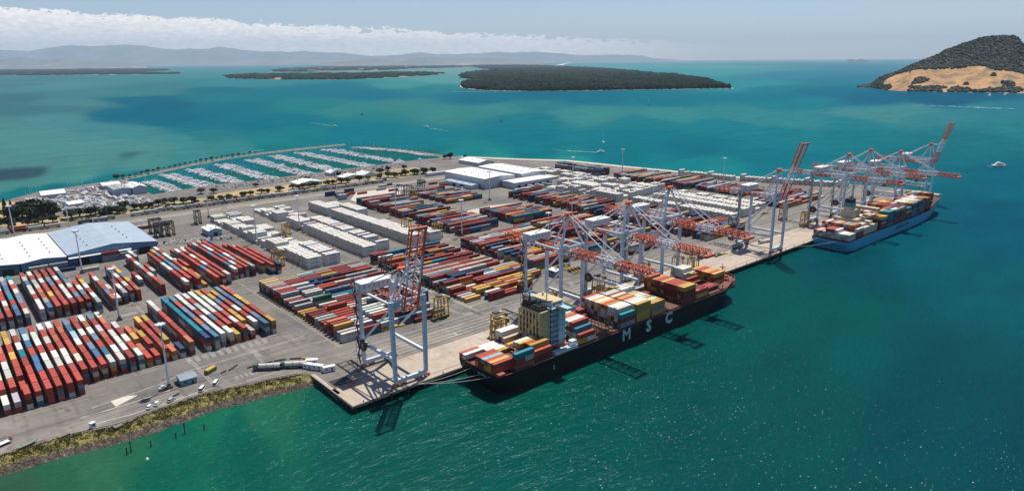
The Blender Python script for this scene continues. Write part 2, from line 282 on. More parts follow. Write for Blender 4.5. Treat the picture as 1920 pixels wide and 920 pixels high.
def build_water():
    a0, a1, na = -0.95, 0.95, 520; nr = 460
    rs = np.concatenate([np.linspace(110, 1300, 250), np.exp(np.linspace(math.log(1300), math.log(150000), nr - 249))[1:]])
    az = np.linspace(a0, a1, na); R, A = np.meshgrid(rs, az, indexing='ij')
    wx = CAM.x + R * (np.cos(A) * FH.x + np.sin(A) * RH.x); wy = CAM.y + R * (np.cos(A) * FH.y + np.sin(A) * RH.y)
    V = np.stack([wx, wy, np.zeros_like(wx)], -1).reshape(-1, 3)
    # natural wander of the colour borders
    U = np.stack([A.ravel() * 3.2, np.log(R.ravel())], -1)
    nz = np.zeros((len(V), 2))
    for k, (f, am) in enumerate(((1 / 90., .05), (1 / 35., .022), (1 / 400., .06), (1 / 1500., .05))):
        ph = np.random.rand(8) * 6.28; th = np.random.rand(8) * 6.28
        sc = np.minimum(1.0, 600 / R.ravel()) if f > 1 / 300. else 1.0
        for j in range(8):
            w = np.sin((V[:, 0] * np.cos(th[j]) + V[:, 1] * np.sin(th[j])) * f * (1 + .3 * j) + ph[j]) * am / 4 * sc
            nz[:, j % 2] += w
    U = U + nz * np.array([1.0, .7])
    col = np.zeros((len(V), 3))
    for s in range(0, len(V), 20000):
        u = U[s:s + 20000]; d2 = ((u[:, None, :] - _wp[None]) ** 2).sum(-1) + 0.0004
        w = 1 / d2 ** 2.7; col[s:s + 20000] = (w[:, :, None] * _wc[None]).sum(1) / w.sum(1)[:, None]
    idx = np.arange(nr * na).reshape(nr, na)
    nrr = len(rs)
    idx = np.arange(nrr * na).reshape(nrr, na)
    Fq = np.stack([idx[:-1, :-1], idx[:-1, 1:], idx[1:, 1:], idx[1:, :-1]], -1).reshape(-1, 4)[:, ::-1]
    m = bpy.data.materials.new('sea_water'); m.use_nodes = True; N = m.node_tree.nodes; L = m.node_tree.links; b = N['Principled BSDF']
    a = N.new('ShaderNodeAttribute'); a.attribute_name = 'tint'
    geo = N.new('ShaderNodeNewGeometry')
    mp = N.new('ShaderNodeMapping'); mp.inputs['Rotation'].default_value = (0, 0, 0.5); mp.inputs['Scale'].default_value = (0.55, 1.3, 1); L.new(geo.outputs['Position'], mp.inputs['Vector'])
    def nz_(scale, det, rg=0.55):
        n = N.new('ShaderNodeTexNoise'); n.inputs['Scale'].default_value = scale; n.inputs['Detail'].default_value = det; n.inputs['Roughness'].default_value = rg; L.new(mp.outputs[0], n.inputs['Vector']); return n.outputs['Fac']
    pv = N.new('ShaderNodeMapRange'); pv.inputs[1].default_value = 0.3; pv.inputs[2].default_value = 0.7; pv.inputs[3].default_value = 0.86; pv.inputs[4].default_value = 1.14; L.new(nz_(0.02, 7, 0.65), pv.inputs[0])
    mx = N.new('ShaderNodeMixRGB'); mx.blend_type = 'MULTIPLY'; mx.inputs[0].default_value = 1; L.new(a.outputs['Color'], mx.inputs[1]); L.new(pv.outputs[0], mx.inputs[2])
    L.new(mx.outputs[0], b.inputs['Base Color'])
    b.inputs['Specular Tint'].default_value = (0.4, 0.8, 0.9, 1); b.inputs['Roughness'].default_value = 0.13; b.inputs['Specular IOR Level'].default_value = WATER_SPEC; b.inputs['IOR'].default_value = 1.33
    bp = N.new('ShaderNodeBump'); bp.inputs['Strength'].default_value = 1.0; bp.inputs['Distance'].default_value = 0.55; L.new(nz_(0.6, 3, 0.62), bp.inputs['Height'])
    bp2 = N.new('ShaderNodeBump'); bp2.inputs['Strength'].default_value = 1.0; bp2.inputs['Distance'].default_value = 1.5; L.new(nz_(0.09, 2), bp2.inputs['Height']); L.new(bp2.outputs[0], bp.inputs['Normal'])
    df = N.new('ShaderNodeBsdfDiffuse'); gl = N.new('ShaderNodeBsdfGlossy'); gl.inputs['Roughness'].default_value = 0.12; gl.inputs['Color'].default_value = (0.45, 0.82, 0.95, 1)
    L.new(mx.outputs[0], df.inputs['Color']); L.new(bp.outputs[0], gl.inputs['Normal']); L.new(bp.outputs[0], df.inputs['Normal'])
    fr_ = N.new('ShaderNodeFresnel'); fr_.inputs['IOR'].default_value = 1.33; L.new(bp.outputs[0], fr_.inputs['Normal'])
    mr = N.new('ShaderNodeMapRange'); mr.inputs[1].default_value = .02; mr.inputs[2].default_value = .5; mr.inputs[3].default_value = .0045; mr.inputs[4].default_value = .055; L.new(fr_.outputs[0], mr.inputs[0])
    # sun glints painted as white specks in the water colour, in loose patches
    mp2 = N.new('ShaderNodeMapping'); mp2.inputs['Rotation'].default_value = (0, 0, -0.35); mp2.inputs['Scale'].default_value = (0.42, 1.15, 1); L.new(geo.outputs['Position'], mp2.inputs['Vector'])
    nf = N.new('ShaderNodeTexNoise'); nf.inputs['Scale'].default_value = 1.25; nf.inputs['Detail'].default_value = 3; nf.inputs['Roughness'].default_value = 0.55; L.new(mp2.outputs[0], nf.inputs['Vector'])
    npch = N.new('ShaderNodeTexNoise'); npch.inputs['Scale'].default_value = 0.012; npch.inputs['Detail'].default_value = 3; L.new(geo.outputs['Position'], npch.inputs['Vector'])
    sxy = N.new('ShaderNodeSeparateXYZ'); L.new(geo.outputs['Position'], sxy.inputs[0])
    # painted glints gather off the near wharf and fade out towards the bank
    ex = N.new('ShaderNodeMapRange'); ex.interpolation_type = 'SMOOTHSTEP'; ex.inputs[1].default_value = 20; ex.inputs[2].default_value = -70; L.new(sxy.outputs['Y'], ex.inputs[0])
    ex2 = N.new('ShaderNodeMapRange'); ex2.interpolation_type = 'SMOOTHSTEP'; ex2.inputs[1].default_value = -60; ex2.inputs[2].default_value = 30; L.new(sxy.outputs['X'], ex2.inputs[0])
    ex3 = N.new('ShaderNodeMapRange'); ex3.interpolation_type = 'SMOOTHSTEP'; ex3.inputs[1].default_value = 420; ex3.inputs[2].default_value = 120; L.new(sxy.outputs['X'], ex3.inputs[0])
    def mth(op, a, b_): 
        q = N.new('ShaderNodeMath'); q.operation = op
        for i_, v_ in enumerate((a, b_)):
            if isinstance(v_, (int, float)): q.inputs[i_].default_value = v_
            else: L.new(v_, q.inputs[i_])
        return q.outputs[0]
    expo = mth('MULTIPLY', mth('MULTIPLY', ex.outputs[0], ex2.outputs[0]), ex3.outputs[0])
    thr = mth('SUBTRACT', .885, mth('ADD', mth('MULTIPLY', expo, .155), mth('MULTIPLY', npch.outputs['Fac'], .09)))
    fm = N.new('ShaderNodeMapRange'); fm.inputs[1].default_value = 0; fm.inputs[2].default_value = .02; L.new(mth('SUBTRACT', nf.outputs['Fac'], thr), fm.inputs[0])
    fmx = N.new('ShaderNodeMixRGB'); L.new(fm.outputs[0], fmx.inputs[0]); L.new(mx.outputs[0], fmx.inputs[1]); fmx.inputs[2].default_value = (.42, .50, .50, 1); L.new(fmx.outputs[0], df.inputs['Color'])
    rp = N.new('ShaderNodeMapRange'); rp.inputs[1].default_value = .25; rp.inputs[2].default_value = .75; rp.inputs[3].default_value = .80; rp.inputs[4].default_value = 1.22; L.new(nz_(0.5, 4, 0.6), rp.inputs[0])
    rmx = N.new('ShaderNodeMixRGB'); rmx.blend_type = 'MULTIPLY'; rmx.inputs[0].default_value = 1; L.new(mx.outputs[0], rmx.inputs[1]); L.new(rp.outputs[0], rmx.inputs[2]); L.new(rmx.outputs[0], fmx.inputs[1])
    ms = N.new('ShaderNodeMixShader'); L.new(mr.outputs[0], ms.inputs[0]); L.new(df.outputs[0], ms.inputs[1]); L.new(gl.outputs[0], ms.inputs[2])
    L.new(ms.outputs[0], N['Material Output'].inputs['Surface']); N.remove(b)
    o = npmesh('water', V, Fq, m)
    at_ = o.data.color_attributes.new('tint', 'FLOAT_COLOR', 'POINT'); at_.data.foreach_set('color', np.concatenate([col * WATER_GAIN * np.array([1, 1.0, .93]), np.ones((len(V), 1))], 1).astype(np.float32).ravel())
    tag(o, kind='structure')
    # the rest of the ring, behind and beside the camera
    mb = MB(); big = 150000
    n = 60; 
    for r0, r1 in ((0.5, 110), (110, 4000), (4000, big)):
        for k in range(n):
            if r0 >= 110:
                t0 = a1 + (2 * math.pi - (a1 - a0)) * k / n; t1 = a1 + (2 * math.pi - (a1 - a0)) * (k + 1) / n
            else: t0 = 2 * math.pi * k / n; t1 = 2 * math.pi * (k + 1) / n
            f = lambda r, t: (CAM.x + r * (math.cos(t) * FH.x + math.sin(t) * RH.x), CAM.y + r * (math.cos(t) * FH.y + math.sin(t) * RH.y), 0)
            mb.quad([f(r0, t0), f(r1, t0), f(r1, t1), f(r0, t1)])
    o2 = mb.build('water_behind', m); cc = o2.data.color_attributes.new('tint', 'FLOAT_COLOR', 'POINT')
    c = srgb(0, 80, 74) * WATER_GAIN; cc.data.foreach_set('color', np.tile(np.array([*c, 1], dtype=np.float32), len(o2.data.vertices)))
    tag(o2, kind='structure')
WATER_SPEC = 0.06; WATER_GAIN = 0.545
build_water()

# ---- land: reclaimed terminal with marina basin
def poly_slab(name, pts, z1, z0, m, side=None, kind='structure'):
    from mathutils.geometry import tessellate_polygon
    pts = [(float(x), float(y)) for x, y in pts]
    ar = sum(pts[i][0] * pts[(i + 1) % len(pts)][1] - pts[(i + 1) % len(pts)][0] * pts[i][1] for i in range(len(pts)))
    if ar < 0: pts = pts[::-1]
    n = len(pts); V = [(x, y, z1) for x, y in pts]; F = []; MI = []
    for t in tessellate_polygon([[Vector((x, y, 0)) for x, y in pts]]):
        a, b, c = [Vector(V[q]) for q in t]
        if (b - a).cross(c - a).z < 0: t = (t[0], t[2], t[1])
        F.append(tuple(t)); MI.append(0)
    if z0 is not None:
        V += [(x, y, z0) for x, y in pts]
        for i in range(n): F.append((i, n + i, n + (i + 1) % n, (i + 1) % n)); MI.append(1 if side else 0)
    me = bpy.data.meshes.new(name); me.from_pydata(V, [], F); me.materials.append(m)
    if side: me.materials.append(side); me.polygons.foreach_set('material_index', MI)
    me.update()
    o = bpy.data.objects.new(name, me); S.collection.objects.link(o); tag(o, kind=kind); return o
WHF = 16.0
SHORE_TOP = [(2, 44), (-4.6, 47.7), (-24, 53), (-48, 58), (-70, 55.5), (-86, 53), (-104, 58), (-126, 58), (-200, 66), (-460, 90)]
SHORE_WAT = [(0.5, 37), (-4, 38.5), (-24, 42), (-47, 45.0), (-70, 42.5), (-88, 43), (-104, 46.5), (-127, 48.0), (-200, 55), (-460, 78)]
land = [(0, WHF), (752, WHF), (757, 30), (752, 70), (742, 112), (724, 150), (702, 208), (676, 270), (674, 322), (660, 390), (644, 495), (600, 560), (556, 640), (548, 655),
        (516, 655), (483, 664), (388, 659), (285, 654), (204, 648), (158, 655), (113, 646), (97, 643), (75, 635), (74, 763), (66, 790), (54, 782), (8, 765), (-20, 760), (-55, 723), (-69, 705), (-120, 672), (-460, 560)]
poly_slab('ground', land + [p for p in reversed(SHORE_TOP)], GZ, -2, ASPH, CONCD)
Z1, Z2, Z3 = GZ + 0.015, GZ + 0.03, GZ + 0.045
def flat(name, pts, z, m): return poly_slab(name, pts, z, None, m)
flat('grass_bank', [(-460, 536), (-40, 534), (100, 534), (260, 538), (420, 532), (425, 600), (390, 606), (204, 585), (180, 590), (140, 590), (120, 574), (60, 566), (-32, 560), (-30, 640), (-40, 700), (-62, 706), (-120, 668), (-460, 556)], Z1, SANDG)
flat('boatyard_gravel', [(-30, 572), (60, 574), (72, 632), (72, 760), (54, 776), (10, 760), (-18, 752), (-44, 722), (-36, 640)], Z2, GRAVEL)
flat('marina_road', [(76, 612), (140, 612), (204, 606), (400, 622), (545, 618), (545, 648), (388, 650), (200, 640), (76, 628)], Z2, GRAVEL)
# wharf apron and quay road
flat('wharf_apron', [(0.4, WHF + .1), (751, WHF + .1), (754, 30.5), (24, 30.5), (13, 31)], Z1, CONC)
flat('quay_road', [(24, 31.2), (752, 31.2), (748, 50), (28, 50)], Z1, ROADM)
flat('shore_road', [(9, 46), (-18, 66), (-58, 71.5), (-86, 70), (-98, 71), (-126, 67.5), (-460, 84), (-460, 92.2), (-126, 61), (-104, 60.5), (-84, 56), (-70, 58), (-48, 60.5), (-24, 56), (-3, 50)], Z1, ROADM)
flat('concrete_pad', [(-82, 80.7), (-74.6, 81.2), (-71, 78.5), (-81.4, 73.0)], Z2, mat('pale_concrete', (0.5, 0.46, 0.40), 0.85, var=0.1, vscale=0.5))
flat('rail_bed', [(-460, 508), (80, 510), (420, 508), (420, 531), (80, 531), (-460, 530)], Z1, mat('rail_ballast', (0.20, 0.17, 0.14), 0.9, var=0.2, vscale=0.5))
flat('service_road', [(-460, 480), (80, 486), (420, 486), (420, 500), (80, 500), (-460, 494)], Z1, mat('worn_asphalt', (0.23, 0.20, 0.17), 0.85, var=0.15, vscale=0.2))
flat('pale_yard', [(282, 276), (330, 282), (366, 280), (366, 296), (330, 306), (286, 300)], Z1, mat('pale_yard_slab', (0.42, 0.38, 0.33), 0.85, var=0.1, vscale=0.2))
flat('pale_yard', [(232, 400), (286, 400), (300, 440), (330, 470), (262, 478), (234, 440)], Z1, mat('pale_yard_slab2', (0.44, 0.40, 0.34), 0.85, var=0.1, vscale=0.2))
flat('beach', [(548, 655), (556, 640), (600, 560), (644, 495), (660, 390), (674, 322), (676, 270), (702, 208), (724, 150), (742, 112), (736, 108), (716, 146), (694, 205), (668, 266), (666, 320), (650, 390), (634, 490), (592, 552), (546, 636)], Z1, SAND)
def lines():
    mb = MB()
    for y in (36.5, 40.2, 44.0, 48.5): mb.box(26, 745, y, y + .22, Z2, Z2 + .006)
    for y in (52.5, 57.5): mb.box(30, 640, y, y + .2, Z1, Z1 + .006)
    for k in range(11):
        x = -42 + k * 4.05; mb.quad([(x, 99, Z1), (x + 2.3, 99, Z1), (x + 2.9, 106.5, Z1), (x + .6, 106.5, Z1)], 2)
    for k in range(5): mb.box(-29 + k * 2.4, -28.8 + k * 2.4, 64, 68, Z2, Z2 + .01)
    for a, b in (((-90, 79), (-60, 84)), ((-60, 84), (-46, 90)), ((-46, 90), (20, 94))): mb.beam((*a, Z1 + .02), (*b, Z1 + .02), .25, .02)
    for a, b in (((-96, 71.3), (-58, 73.5)), ((-92, 61.8), (-78, 60.2)), ((-78, 60.2), (-40, 62.5))): mb.beam((*a, Z2 + .02), (*b, Z2 + .02), .35, .02, 0)
    # stack lane lines in the yard
    for x in (29, 106, 121, 193, 202, 287, 290, 354): mb.box(x, x + .2, 66, 200, Z1, Z1 + .006, 1)
    return tag(mb.build('road_markings', [LINEW, LINEY, mat('worn_paint', (0.21, 0.20, 0.19), 0.85)]), kind='structure')
lines()
def kerbs():
    mb = MB()
    pts = [(-96, 72.2), (-80, 70.2), (-70, 71.6), (-58, 74), (-50, 74.5)]
    for p, q in zip(pts, pts[1:]): mb.beam((*p, GZ + .1), (*q, GZ + .1), .5, .25)
    pts = [(-104, 59.6), (-84, 55.4), (-70, 57.6), (-48, 60), (-24, 55.4), (-4, 50)]
    for p, q in zip(pts, pts[1:]): mb.beam((*p, GZ + .15), (*q, GZ + .15), .35, .3)
    return tag(mb.build('kerb', mat('kerb_concrete', (0.30, 0.27, 0.22), .85, var=.2)), kind='structure')
kerbs()

def patches():
    rnd = random.Random(17); mats = [mat('asphalt_patch', c, .85, var=.15, vscale=.5) for c in ((0.085, 0.083, 0.08), (0.16, 0.152, 0.142), (0.21, 0.197, 0.178), (0.10, 0.095, 0.09))]
    mb = MB()
    for k in range(90):
        x = rnd.choice((rnd.uniform(-110, 28), rnd.uniform(106, 121), rnd.uniform(192, 203), rnd.uniform(28, 600))); y = rnd.choice((rnd.uniform(74, 108), rnd.uniform(198, 220), rnd.uniform(52, 68), rnd.uniform(330, 500)))
        if x < -60 and y < 82: continue
        w, d = rnd.choice(((3, 12), (14, 3), (6, 6), (20, 2.2), (2, 26), (9, 5))); z = Z1 + .002 + k * .00035; mb.quad([(x, y, z), (x + w, y, z), (x + w, y + d, z), (x, y + d, z)], rnd.randrange(4))
    tag(mb.build('asphalt_patches', mats), kind='structure')
    mb = MB()
    # lane lines between the stack blocks, slot ticks at the row ends, stop bars
    for x in (-39.5, -40.6, 27.2, 107.5, 119.5, 194.5, 201, 288.2): mb.box(x, x + .18, 66, 500 if x > 20 else 214, Z2 + .02, Z2 + .03)
    for y in (203, 209, 215): mb.box(-118, 440, y, y + .18, Z2 + .02, Z2 + .03, 1 if y == 209 else 0)
    for a0 in (30.2, 122, 202.2, 289.4):
        for k in range(32): mb.box(a0 - 3, a0 + .2, 68.8 + k * 4.05, 68.95 + k * 4.05, Z2 + .02, Z2 + .03)
    for k in range(30): mb.box(-122 + k * 4.14, -121.85 + k * 4.14, 216.5, 220.5, Z2 + .02, Z2 + .03)
    for k in range(26): mb.box(60 + k * 26, 60.6 + k * 26, 36.6, 40.1, Z2 + .02, Z2 + .03)
    tag(mb.build('lane_markings', [LINEW, LINEY]), kind='structure')
    mb = MB()
    for k in range(40): x, y = (rnd.uniform(-110, 20), rnd.choice((88, 100, 206, 213))) if k < 18 else (rnd.uniform(30, 420), rnd.choice((60, 56, 206, 212))); mb.box(x, x + 1.2, y, y + .9, Z2 + .02, Z2 + .04)
    tag(mb.build('drain_covers', DARKM), kind='structure')
patches()

# ---- wharf deck on piles
def wharf():
    w = empty('wharf', (0, 0, 0), 0, 'long pale concrete wharf on piles along the deep green water', 'wharf')
    mb = MB()
    b = (2.6, 22.4), (12.4, 30.3)
    mb.box(0, 752, 0, WHF, GZ - 1.1, GZ + .02)
    mb.quad([(0, WHF, GZ + .02), (13, WHF, GZ + .02), (13, 22.2, GZ + .02), (0.4, 22.2, GZ + .02)])
    mb.box(0.2, 2.2, WHF, 44, GZ - .9, GZ + .02)
    mb.build('deck', mat('wharf_deck', (0.37, 0.31, 0.25), .85, var=.15, vscale=.3, col2=(0.36, 0.28, 0.19), c2scale=.06, c2lo=.5, c2hi=.65), w)
    mb = MB(); mb.box(-.25, 752, -.25, .25, GZ - .3, GZ + .3); mb.box(-.25, .25, .25, 44, GZ - .3, GZ + .3)
    mb.build('edge_beam', mat('edge_timber', (0.30, 0.25, 0.19), .85, var=.3), w)
    for k in range(5, 96):
        m2 = MB(); x = 1.2 + (k - 5) * 9.4 if k < 84 else 0.6
        if k < 84: m2.tube((x, 1.4, -3), (x, 1.4, GZ - 1.1), .45, n=6); m2.box(x - .5, x + .5, -.75, -.26, -.5, GZ - .2)
        else:
            y = 4 + (k - 84) * 3.6; 
            if y > 42: continue
            m2.tube((.7, y, -3), (.7, y, GZ - .9), .4, n=6)
        m2.build('pile', BLACKP if k < 84 else CONCD, w)
    mb = MB(); mb.box(2.4, 12.6, 22.2, 22.5, GZ - 3, GZ + .5); mb.box(2.4, 12.6, 30.2, 30.5, GZ - 3, GZ + .5); mb.box(2.2, 2.5, 22.2, 30.5, GZ - 3, GZ + .5); mb.box(12.5, 12.8, 22.2, 30.5, GZ - 3, GZ + .5)
    mb.quad([(2.5, 22.5, GZ + .05), (12.5, 22.5, GZ + .05), (12.5, 30.2, GZ + .05), (2.5, 30.2, GZ + .05)], 1)
    mb.build('open_pit', [CONC, BLACKP], w)
    for y in (4.0, 34.5):
        mb = MB()
        for dy in (-.09, .09): mb.box(14, 745, y + dy - .05, y + dy + .05, GZ + .03, GZ + .09)
        mb.build('crane_rail', DARKM, w)
    for k in range(50): mb = MB(); mb.tube((6 + k * 15, 1.1, GZ), (6 + k * 15, 1.1, GZ + .7), .28, .38, 6); mb.build('bollard', DARKM, w)
wharf()

# ---- shore bank (grass + riprap) on the near side
def lerp_poly(P, n):
    P = np.array(P, float); d = np.r_[0, np.cumsum(np.hypot(*np.diff(P, axis=0).T))]; t = np.linspace(0, d[-1], n)
    return np.stack([np.interp(t, d, P[:, 0]), np.interp(t, d, P[:, 1])], -1)
NB = 300
T_ = lerp_poly(SHORE_TOP, NB); W_ = lerp_poly(SHORE_WAT, NB)
# densify the near part by arc matching in x
xs = np.concatenate([np.linspace(2, -130, 240), np.linspace(-131, -460, 60)])
def yat(P, x): 
    P = sorted(P); return np.interp(x, [p[0] for p in P], [p[1] for p in P])
def bank():
    nv = 14; V = []; 
    for i, x in enumerate(xs):
        yt = yat(SHORE_TOP, x); yw = yat(SHORE_WAT, min(x, .5)) - 1.2
        for j in range(nv):
            t = j / (nv - 1); y = yt + (yw - yt) * t
            z = GZ + .1 - (GZ + .9) * (t ** 1.4)
            z += .55 * mnoise.noise(Vector((x * .35, y * .35, 3))) * (t > .02) + .5 * mnoise.noise(Vector((x * 1.1, y * 1.1, 7))) * (t > .45)
            V.append((x, y, z))
    idx = np.arange(len(xs) * nv).reshape(len(xs), nv)
    Fq = np.stack([idx[:-1, :-1], idx[1:, :-1], idx[1:, 1:], idx[:-1, 1:]], -1).reshape(-1, 4)
    mi = [0 if (k % (nv - 1)) < 8 else 1 for k in range(len(Fq))]
    o = npmesh('shore_bank', V, Fq, [mat('bank_grass', (0.21, 0.175, 0.05), .95, var=.35, vscale=.5, col2=(0.09, 0.085, 0.025), c2scale=.22, c2lo=.45, c2hi=.62), ROCKM], mi)
    tag(o, kind='structure')
    # loose rocks and grass tussocks
    R = MB(); G = MB(); rnd = random.Random(3)
    for k in range(2600):
        x = rnd.uniform(-150, 1.5); yt = yat(SHORE_TOP, x); yw = yat(SHORE_WAT, x); t = rnd.uniform(.5, 1.05); y = yt + (yw - 1 - yt) * t
        z = GZ - (GZ + .9) * (min(t, 1) ** 1.4); s = rnd.uniform(.3, .95); i = len(R.v)
        pts = [(x + s * rnd.uniform(.6, 1.1) * math.cos(q), y + s * rnd.uniform(.6, 1.1) * math.sin(q), z + s * h * rnd.uniform(.7, 1.1)) for q, h in ((0, 0), (1.25, .1), (2.5, 0), (3.8, .1), (5, .05))]
        R.v += pts + [(x, y, z + s * .75)]; 
        for q in range(5): R.f.append((i + q, i + (q + 1) % 5, i + 5)); R.m.append(0)
    for k in range(14000):
        x = rnd.uniform(-150, -3); yt = yat(SHORE_TOP, x) + .3; yw = yat(SHORE_WAT, x); t = rnd.uniform(0, .74) ** 1.05; y = yt + (yw - yt) * t
        if mnoise.noise(Vector((x * .13, y * .2, 0))) < -.25 and rnd.random() < .7: continue
        z = GZ - (GZ + .9) * (t ** 1.4) + .05; h = rnd.uniform(.3, .9); a = rnd.uniform(0, 3.1); w = rnd.uniform(.25, .6); i = len(G.v)
        G.v += [(x - w * math.cos(a), y - w * math.sin(a), z), (x + w * math.cos(a), y + w * math.sin(a), z), (x + rnd.uniform(-.3, .3), y + rnd.uniform(-.3, .3), z + h)]
        G.f.append((i, i + 1, i + 2)); G.m.append(rnd.choice((0, 0, 1, 1, 1, 2)))
    tag(R.build('shore_rocks', ROCKM), 'brown riprap rocks along the waterline of the near bank', 'rocks', kind='stuff')
    tag(G.build('bank_grass', [mat('grass_yellow', (0.29, 0.235, 0.07), .9), mat('grass_olive', (0.20, 0.18, 0.055), .9), mat('grass_brown', (0.12, 0.095, 0.04), .9)]), 'yellow green grass and scrub covering the near bank', 'grass', kind='stuff')
bank()

# ---- breakwater round the marina
def breakwater():
    rnd = random.Random(5)
    arms = [[(66, 790), (86, 811), (137, 845), (192, 885), (262, 925), (318, 943), (398, 955), (464, 961), (500, 962)],
            [(516, 655), (541, 690), (533, 798), (508, 880), (488, 908)]]
    o = empty('breakwater', (290, 800, 0), 0, 'dark rock breakwater curving round the marina basin', 'breakwater'); 
    for arm in arms:
        P = lerp_poly(arm, 140); V = []; nv = 9
        for i, (x, y) in enumerate(P):
            j0 = P[max(0, i - 1)]; j1 = P[min(len(P) - 1, i + 1)]; d = (j1 - j0) / max(1e-6, np.hypot(*(j1 - j0))); n = np.array([-d[1], d[0]])
            for j in range(nv):
                t = j / (nv - 1) * 2 - 1; q = np.array([x, y]) + n * t * 6.5
                z = 2.6 * (1 - abs(t) ** 1.6) * 1.0 - .4 + rnd.uniform(-.5, .5)
                V.append((q[0] + rnd.uniform(-.5, .5) - 290, q[1] + rnd.uniform(-.5, .5) - 800, z))
        idx = np.arange(len(P) * nv).reshape(len(P), nv); Fq = np.stack([idx[:-1, :-1], idx[1:, :-1], idx[1:, 1:], idx[:-1, 1:]], -1).reshape(-1, 4)
        npmesh('rock_mound', V, Fq, mat('breakwater_rock', (0.16, 0.14, 0.115), .9, var=.5, vscale=.3), parent=o)
breakwater()

# ---- hill on the right (bush on top, dry paddock below)
def interp(pts, x):
    return float(np.interp(x, [p[0] for p in pts], [p[1] for p in pts]))
SIL = [(1600, 172), (1633, 160), (1648, 147), (1662, 140), (1685, 132), (1702, 123), (1722, 115), (1740, 108), (1752, 103), (1765, 93), (1785, 86), (1800, 80), (1820, 74), (1840, 71), (1852, 69), (1864, 67), (1884, 68.5), (1892, 76), (1900, 84), (1912, 94), (1925, 103), (1950, 118), (1975, 132), (2010, 152), (2080, 165)]
BASE = [(1600, 166), (1633, 164), (1660, 169), (1700, 171.5), (1760, 172.5), (1850, 174), (1920, 175.5), (2080, 176)]
TREE = [(1633, 170), (1655, 152), (1680, 140), (1702, 134), (1725, 129), (1760, 129.5), (1785, 128), (1815, 124.5), (1840, 121.5), (1852, 126), (1870, 131), (1890, 133), (1920, 138), (2080, 150)]
def hill():
    nx_, ny_ = 260, 90; D0, D1, D2 = 0, 1, 2; V = np.zeros((nx_, ny_, 3)); H = np.zeros((nx_, ny_)); info = []
    pxs = np.linspace(1612, 2075, nx_)
    for i, px in enumerate(pxs):
        b = at(px, interp(BASE, px), 0.0); db = (b - CAM).dot(FH); ridge_d = db + 180 + 330 * min(1, max(0, (px - 1620) / 150)); ps = interp(SIL, px)
        rz = max(1.0, atd(px, ps, ridge_d).z); info.append((db, ridge_d, rz))
        dirh = Vector((b.x - CAM.x, b.y - CAM.y, 0)) / db
        for j in range(ny_):
            t = j / (ny_ - 1) * 1.9 - .04
            if t <= 1:
                tt = max(0, t); h = rz * (0.62 * tt + 0.38 * tt ** 2.2) if px > 1700 else rz * (tt ** .8)
            else: h = rz * max(0, 1 - ((t - 1) / .86) ** 1.5)
            d = db + (ridge_d - db) * t; P = CAM + dirh * d
            nz = mnoise.fractal(Vector((P.x, P.y, 0)) * .006, 1.0, 2.0, 4)
            h += nz * 9 * min(1, max(0, t) * 3) * (1 - .6 * math.exp(-((t - 1) / .08) ** 2)) if t < 1 else nz * 6
            if t <= 0: h = -3
            V[i, j] = (P.x, P.y, h - .3)
    idx = np.arange(nx_ * ny_).reshape(nx_, ny_); Fq = np.stack([idx[:-1, :-1], idx[1:, :-1], idx[1:, 1:], idx[:-1, 1:]], -1).reshape(-1, 4)
    dry = mat('paddock', (0.38, 0.22, 0.09), .95, var=.3, vscale=.035, col2=(0.20, 0.13, 0.065), c2scale=.014, c2lo=.47, c2hi=.62)
    mi = np.zeros(len(Fq), int)
    for q in range(len(Fq)):
        i, j = divmod(q, ny_ - 1); pr = proj(V[i, j]); t = j / (ny_ - 1) * 1.9 - .04
        if pr and V[i, j][2] > 2 and (pr[1] < interp(TREE, pr[0]) - .2 or t > 1.0 or pr[0] < 1655): mi[q] = 1
    o = npmesh('hill', V.reshape(-1, 3), Fq, [dry, mat('bush_floor', (0.05, 0.045, 0.022), .95, var=.4, vscale=.02, col2=(0.12, 0.085, 0.04), c2scale=.02, c2lo=.55, c2hi=.7)], mi, smooth=True); tag(o, kind='structure')
    # bush: leafy clumps
    rnd = random.Random(11); B = MB(); B2 = MB()
    def clump(B, P, r, h):
        i = len(B.v); n = 6
        for lv, (rr_, zz) in enumerate(((1.0, 0.0), (1.05, .5), (.6, .9))):
            for k in range(n):
                a = 6.283 * k / n + lv * .5; q = r * rr_ * rnd.uniform(.75, 1.2); B.v.append((P.x + q * math.cos(a), P.y + q * math.sin(a), P.z + h * zz * rnd.uniform(.85, 1.15)))
        B.v.append((P.x, P.y, P.z + h * rnd.uniform(.95, 1.15)))
        for lv in range(2):
            for k in range(n): B.f.append((i + lv * n + k, i + lv * n + (k + 1) % n, i + (lv + 1) * n + (k + 1) % n, i + (lv + 1) * n + k)); B.m.append(rnd.choice((0, 0, 0, 1)))
        for k in range(n): B.f.append((i + 2 * n + k, i + 2 * n + (k + 1) % n, i + 3 * n)); B.m.append(rnd.choice((0, 0, 1)))
    # clearing boundary is a place on the slope, not a line on the lens: measured as a fraction of slope height
    for k in range(21000):
        i = rnd.randrange(nx_ - 1); j = rnd.randrange(2, ny_ - 8); P = Vector(V[i, j]); 
        pr = proj(P)
        if P.z < 1 or pr is None: continue
        lim = interp(TREE, pr[0]); t = j / (ny_ - 1) * 1.9 - .04
        P += Vector((rnd.uniform(-7, 7), rnd.uniform(-7, 7), -2))
        if pr[1] < lim - .3 or t > 1.0 or pr[0] < 1655:
            gap = mnoise.noise(Vector((P.x * .012, P.y * .012, 5)))
            if gap > .30 and t < .9 and rnd.random() < .6: continue
            s = rnd.uniform(5, 10); clump(B, P, s, s * rnd.uniform(.8, 1.2))
        else:
            g = mnoise.noise(Vector((P.x * .011, P.y * .011, 9))); low = pr[1] > interp(BASE, pr[0]) - 9
            if (low and g > -.12) or (g > .36 and rnd.random() < .8): s = rnd.uniform(5, 10); clump(B, P, s, s * rnd.uniform(.9, 1.5))
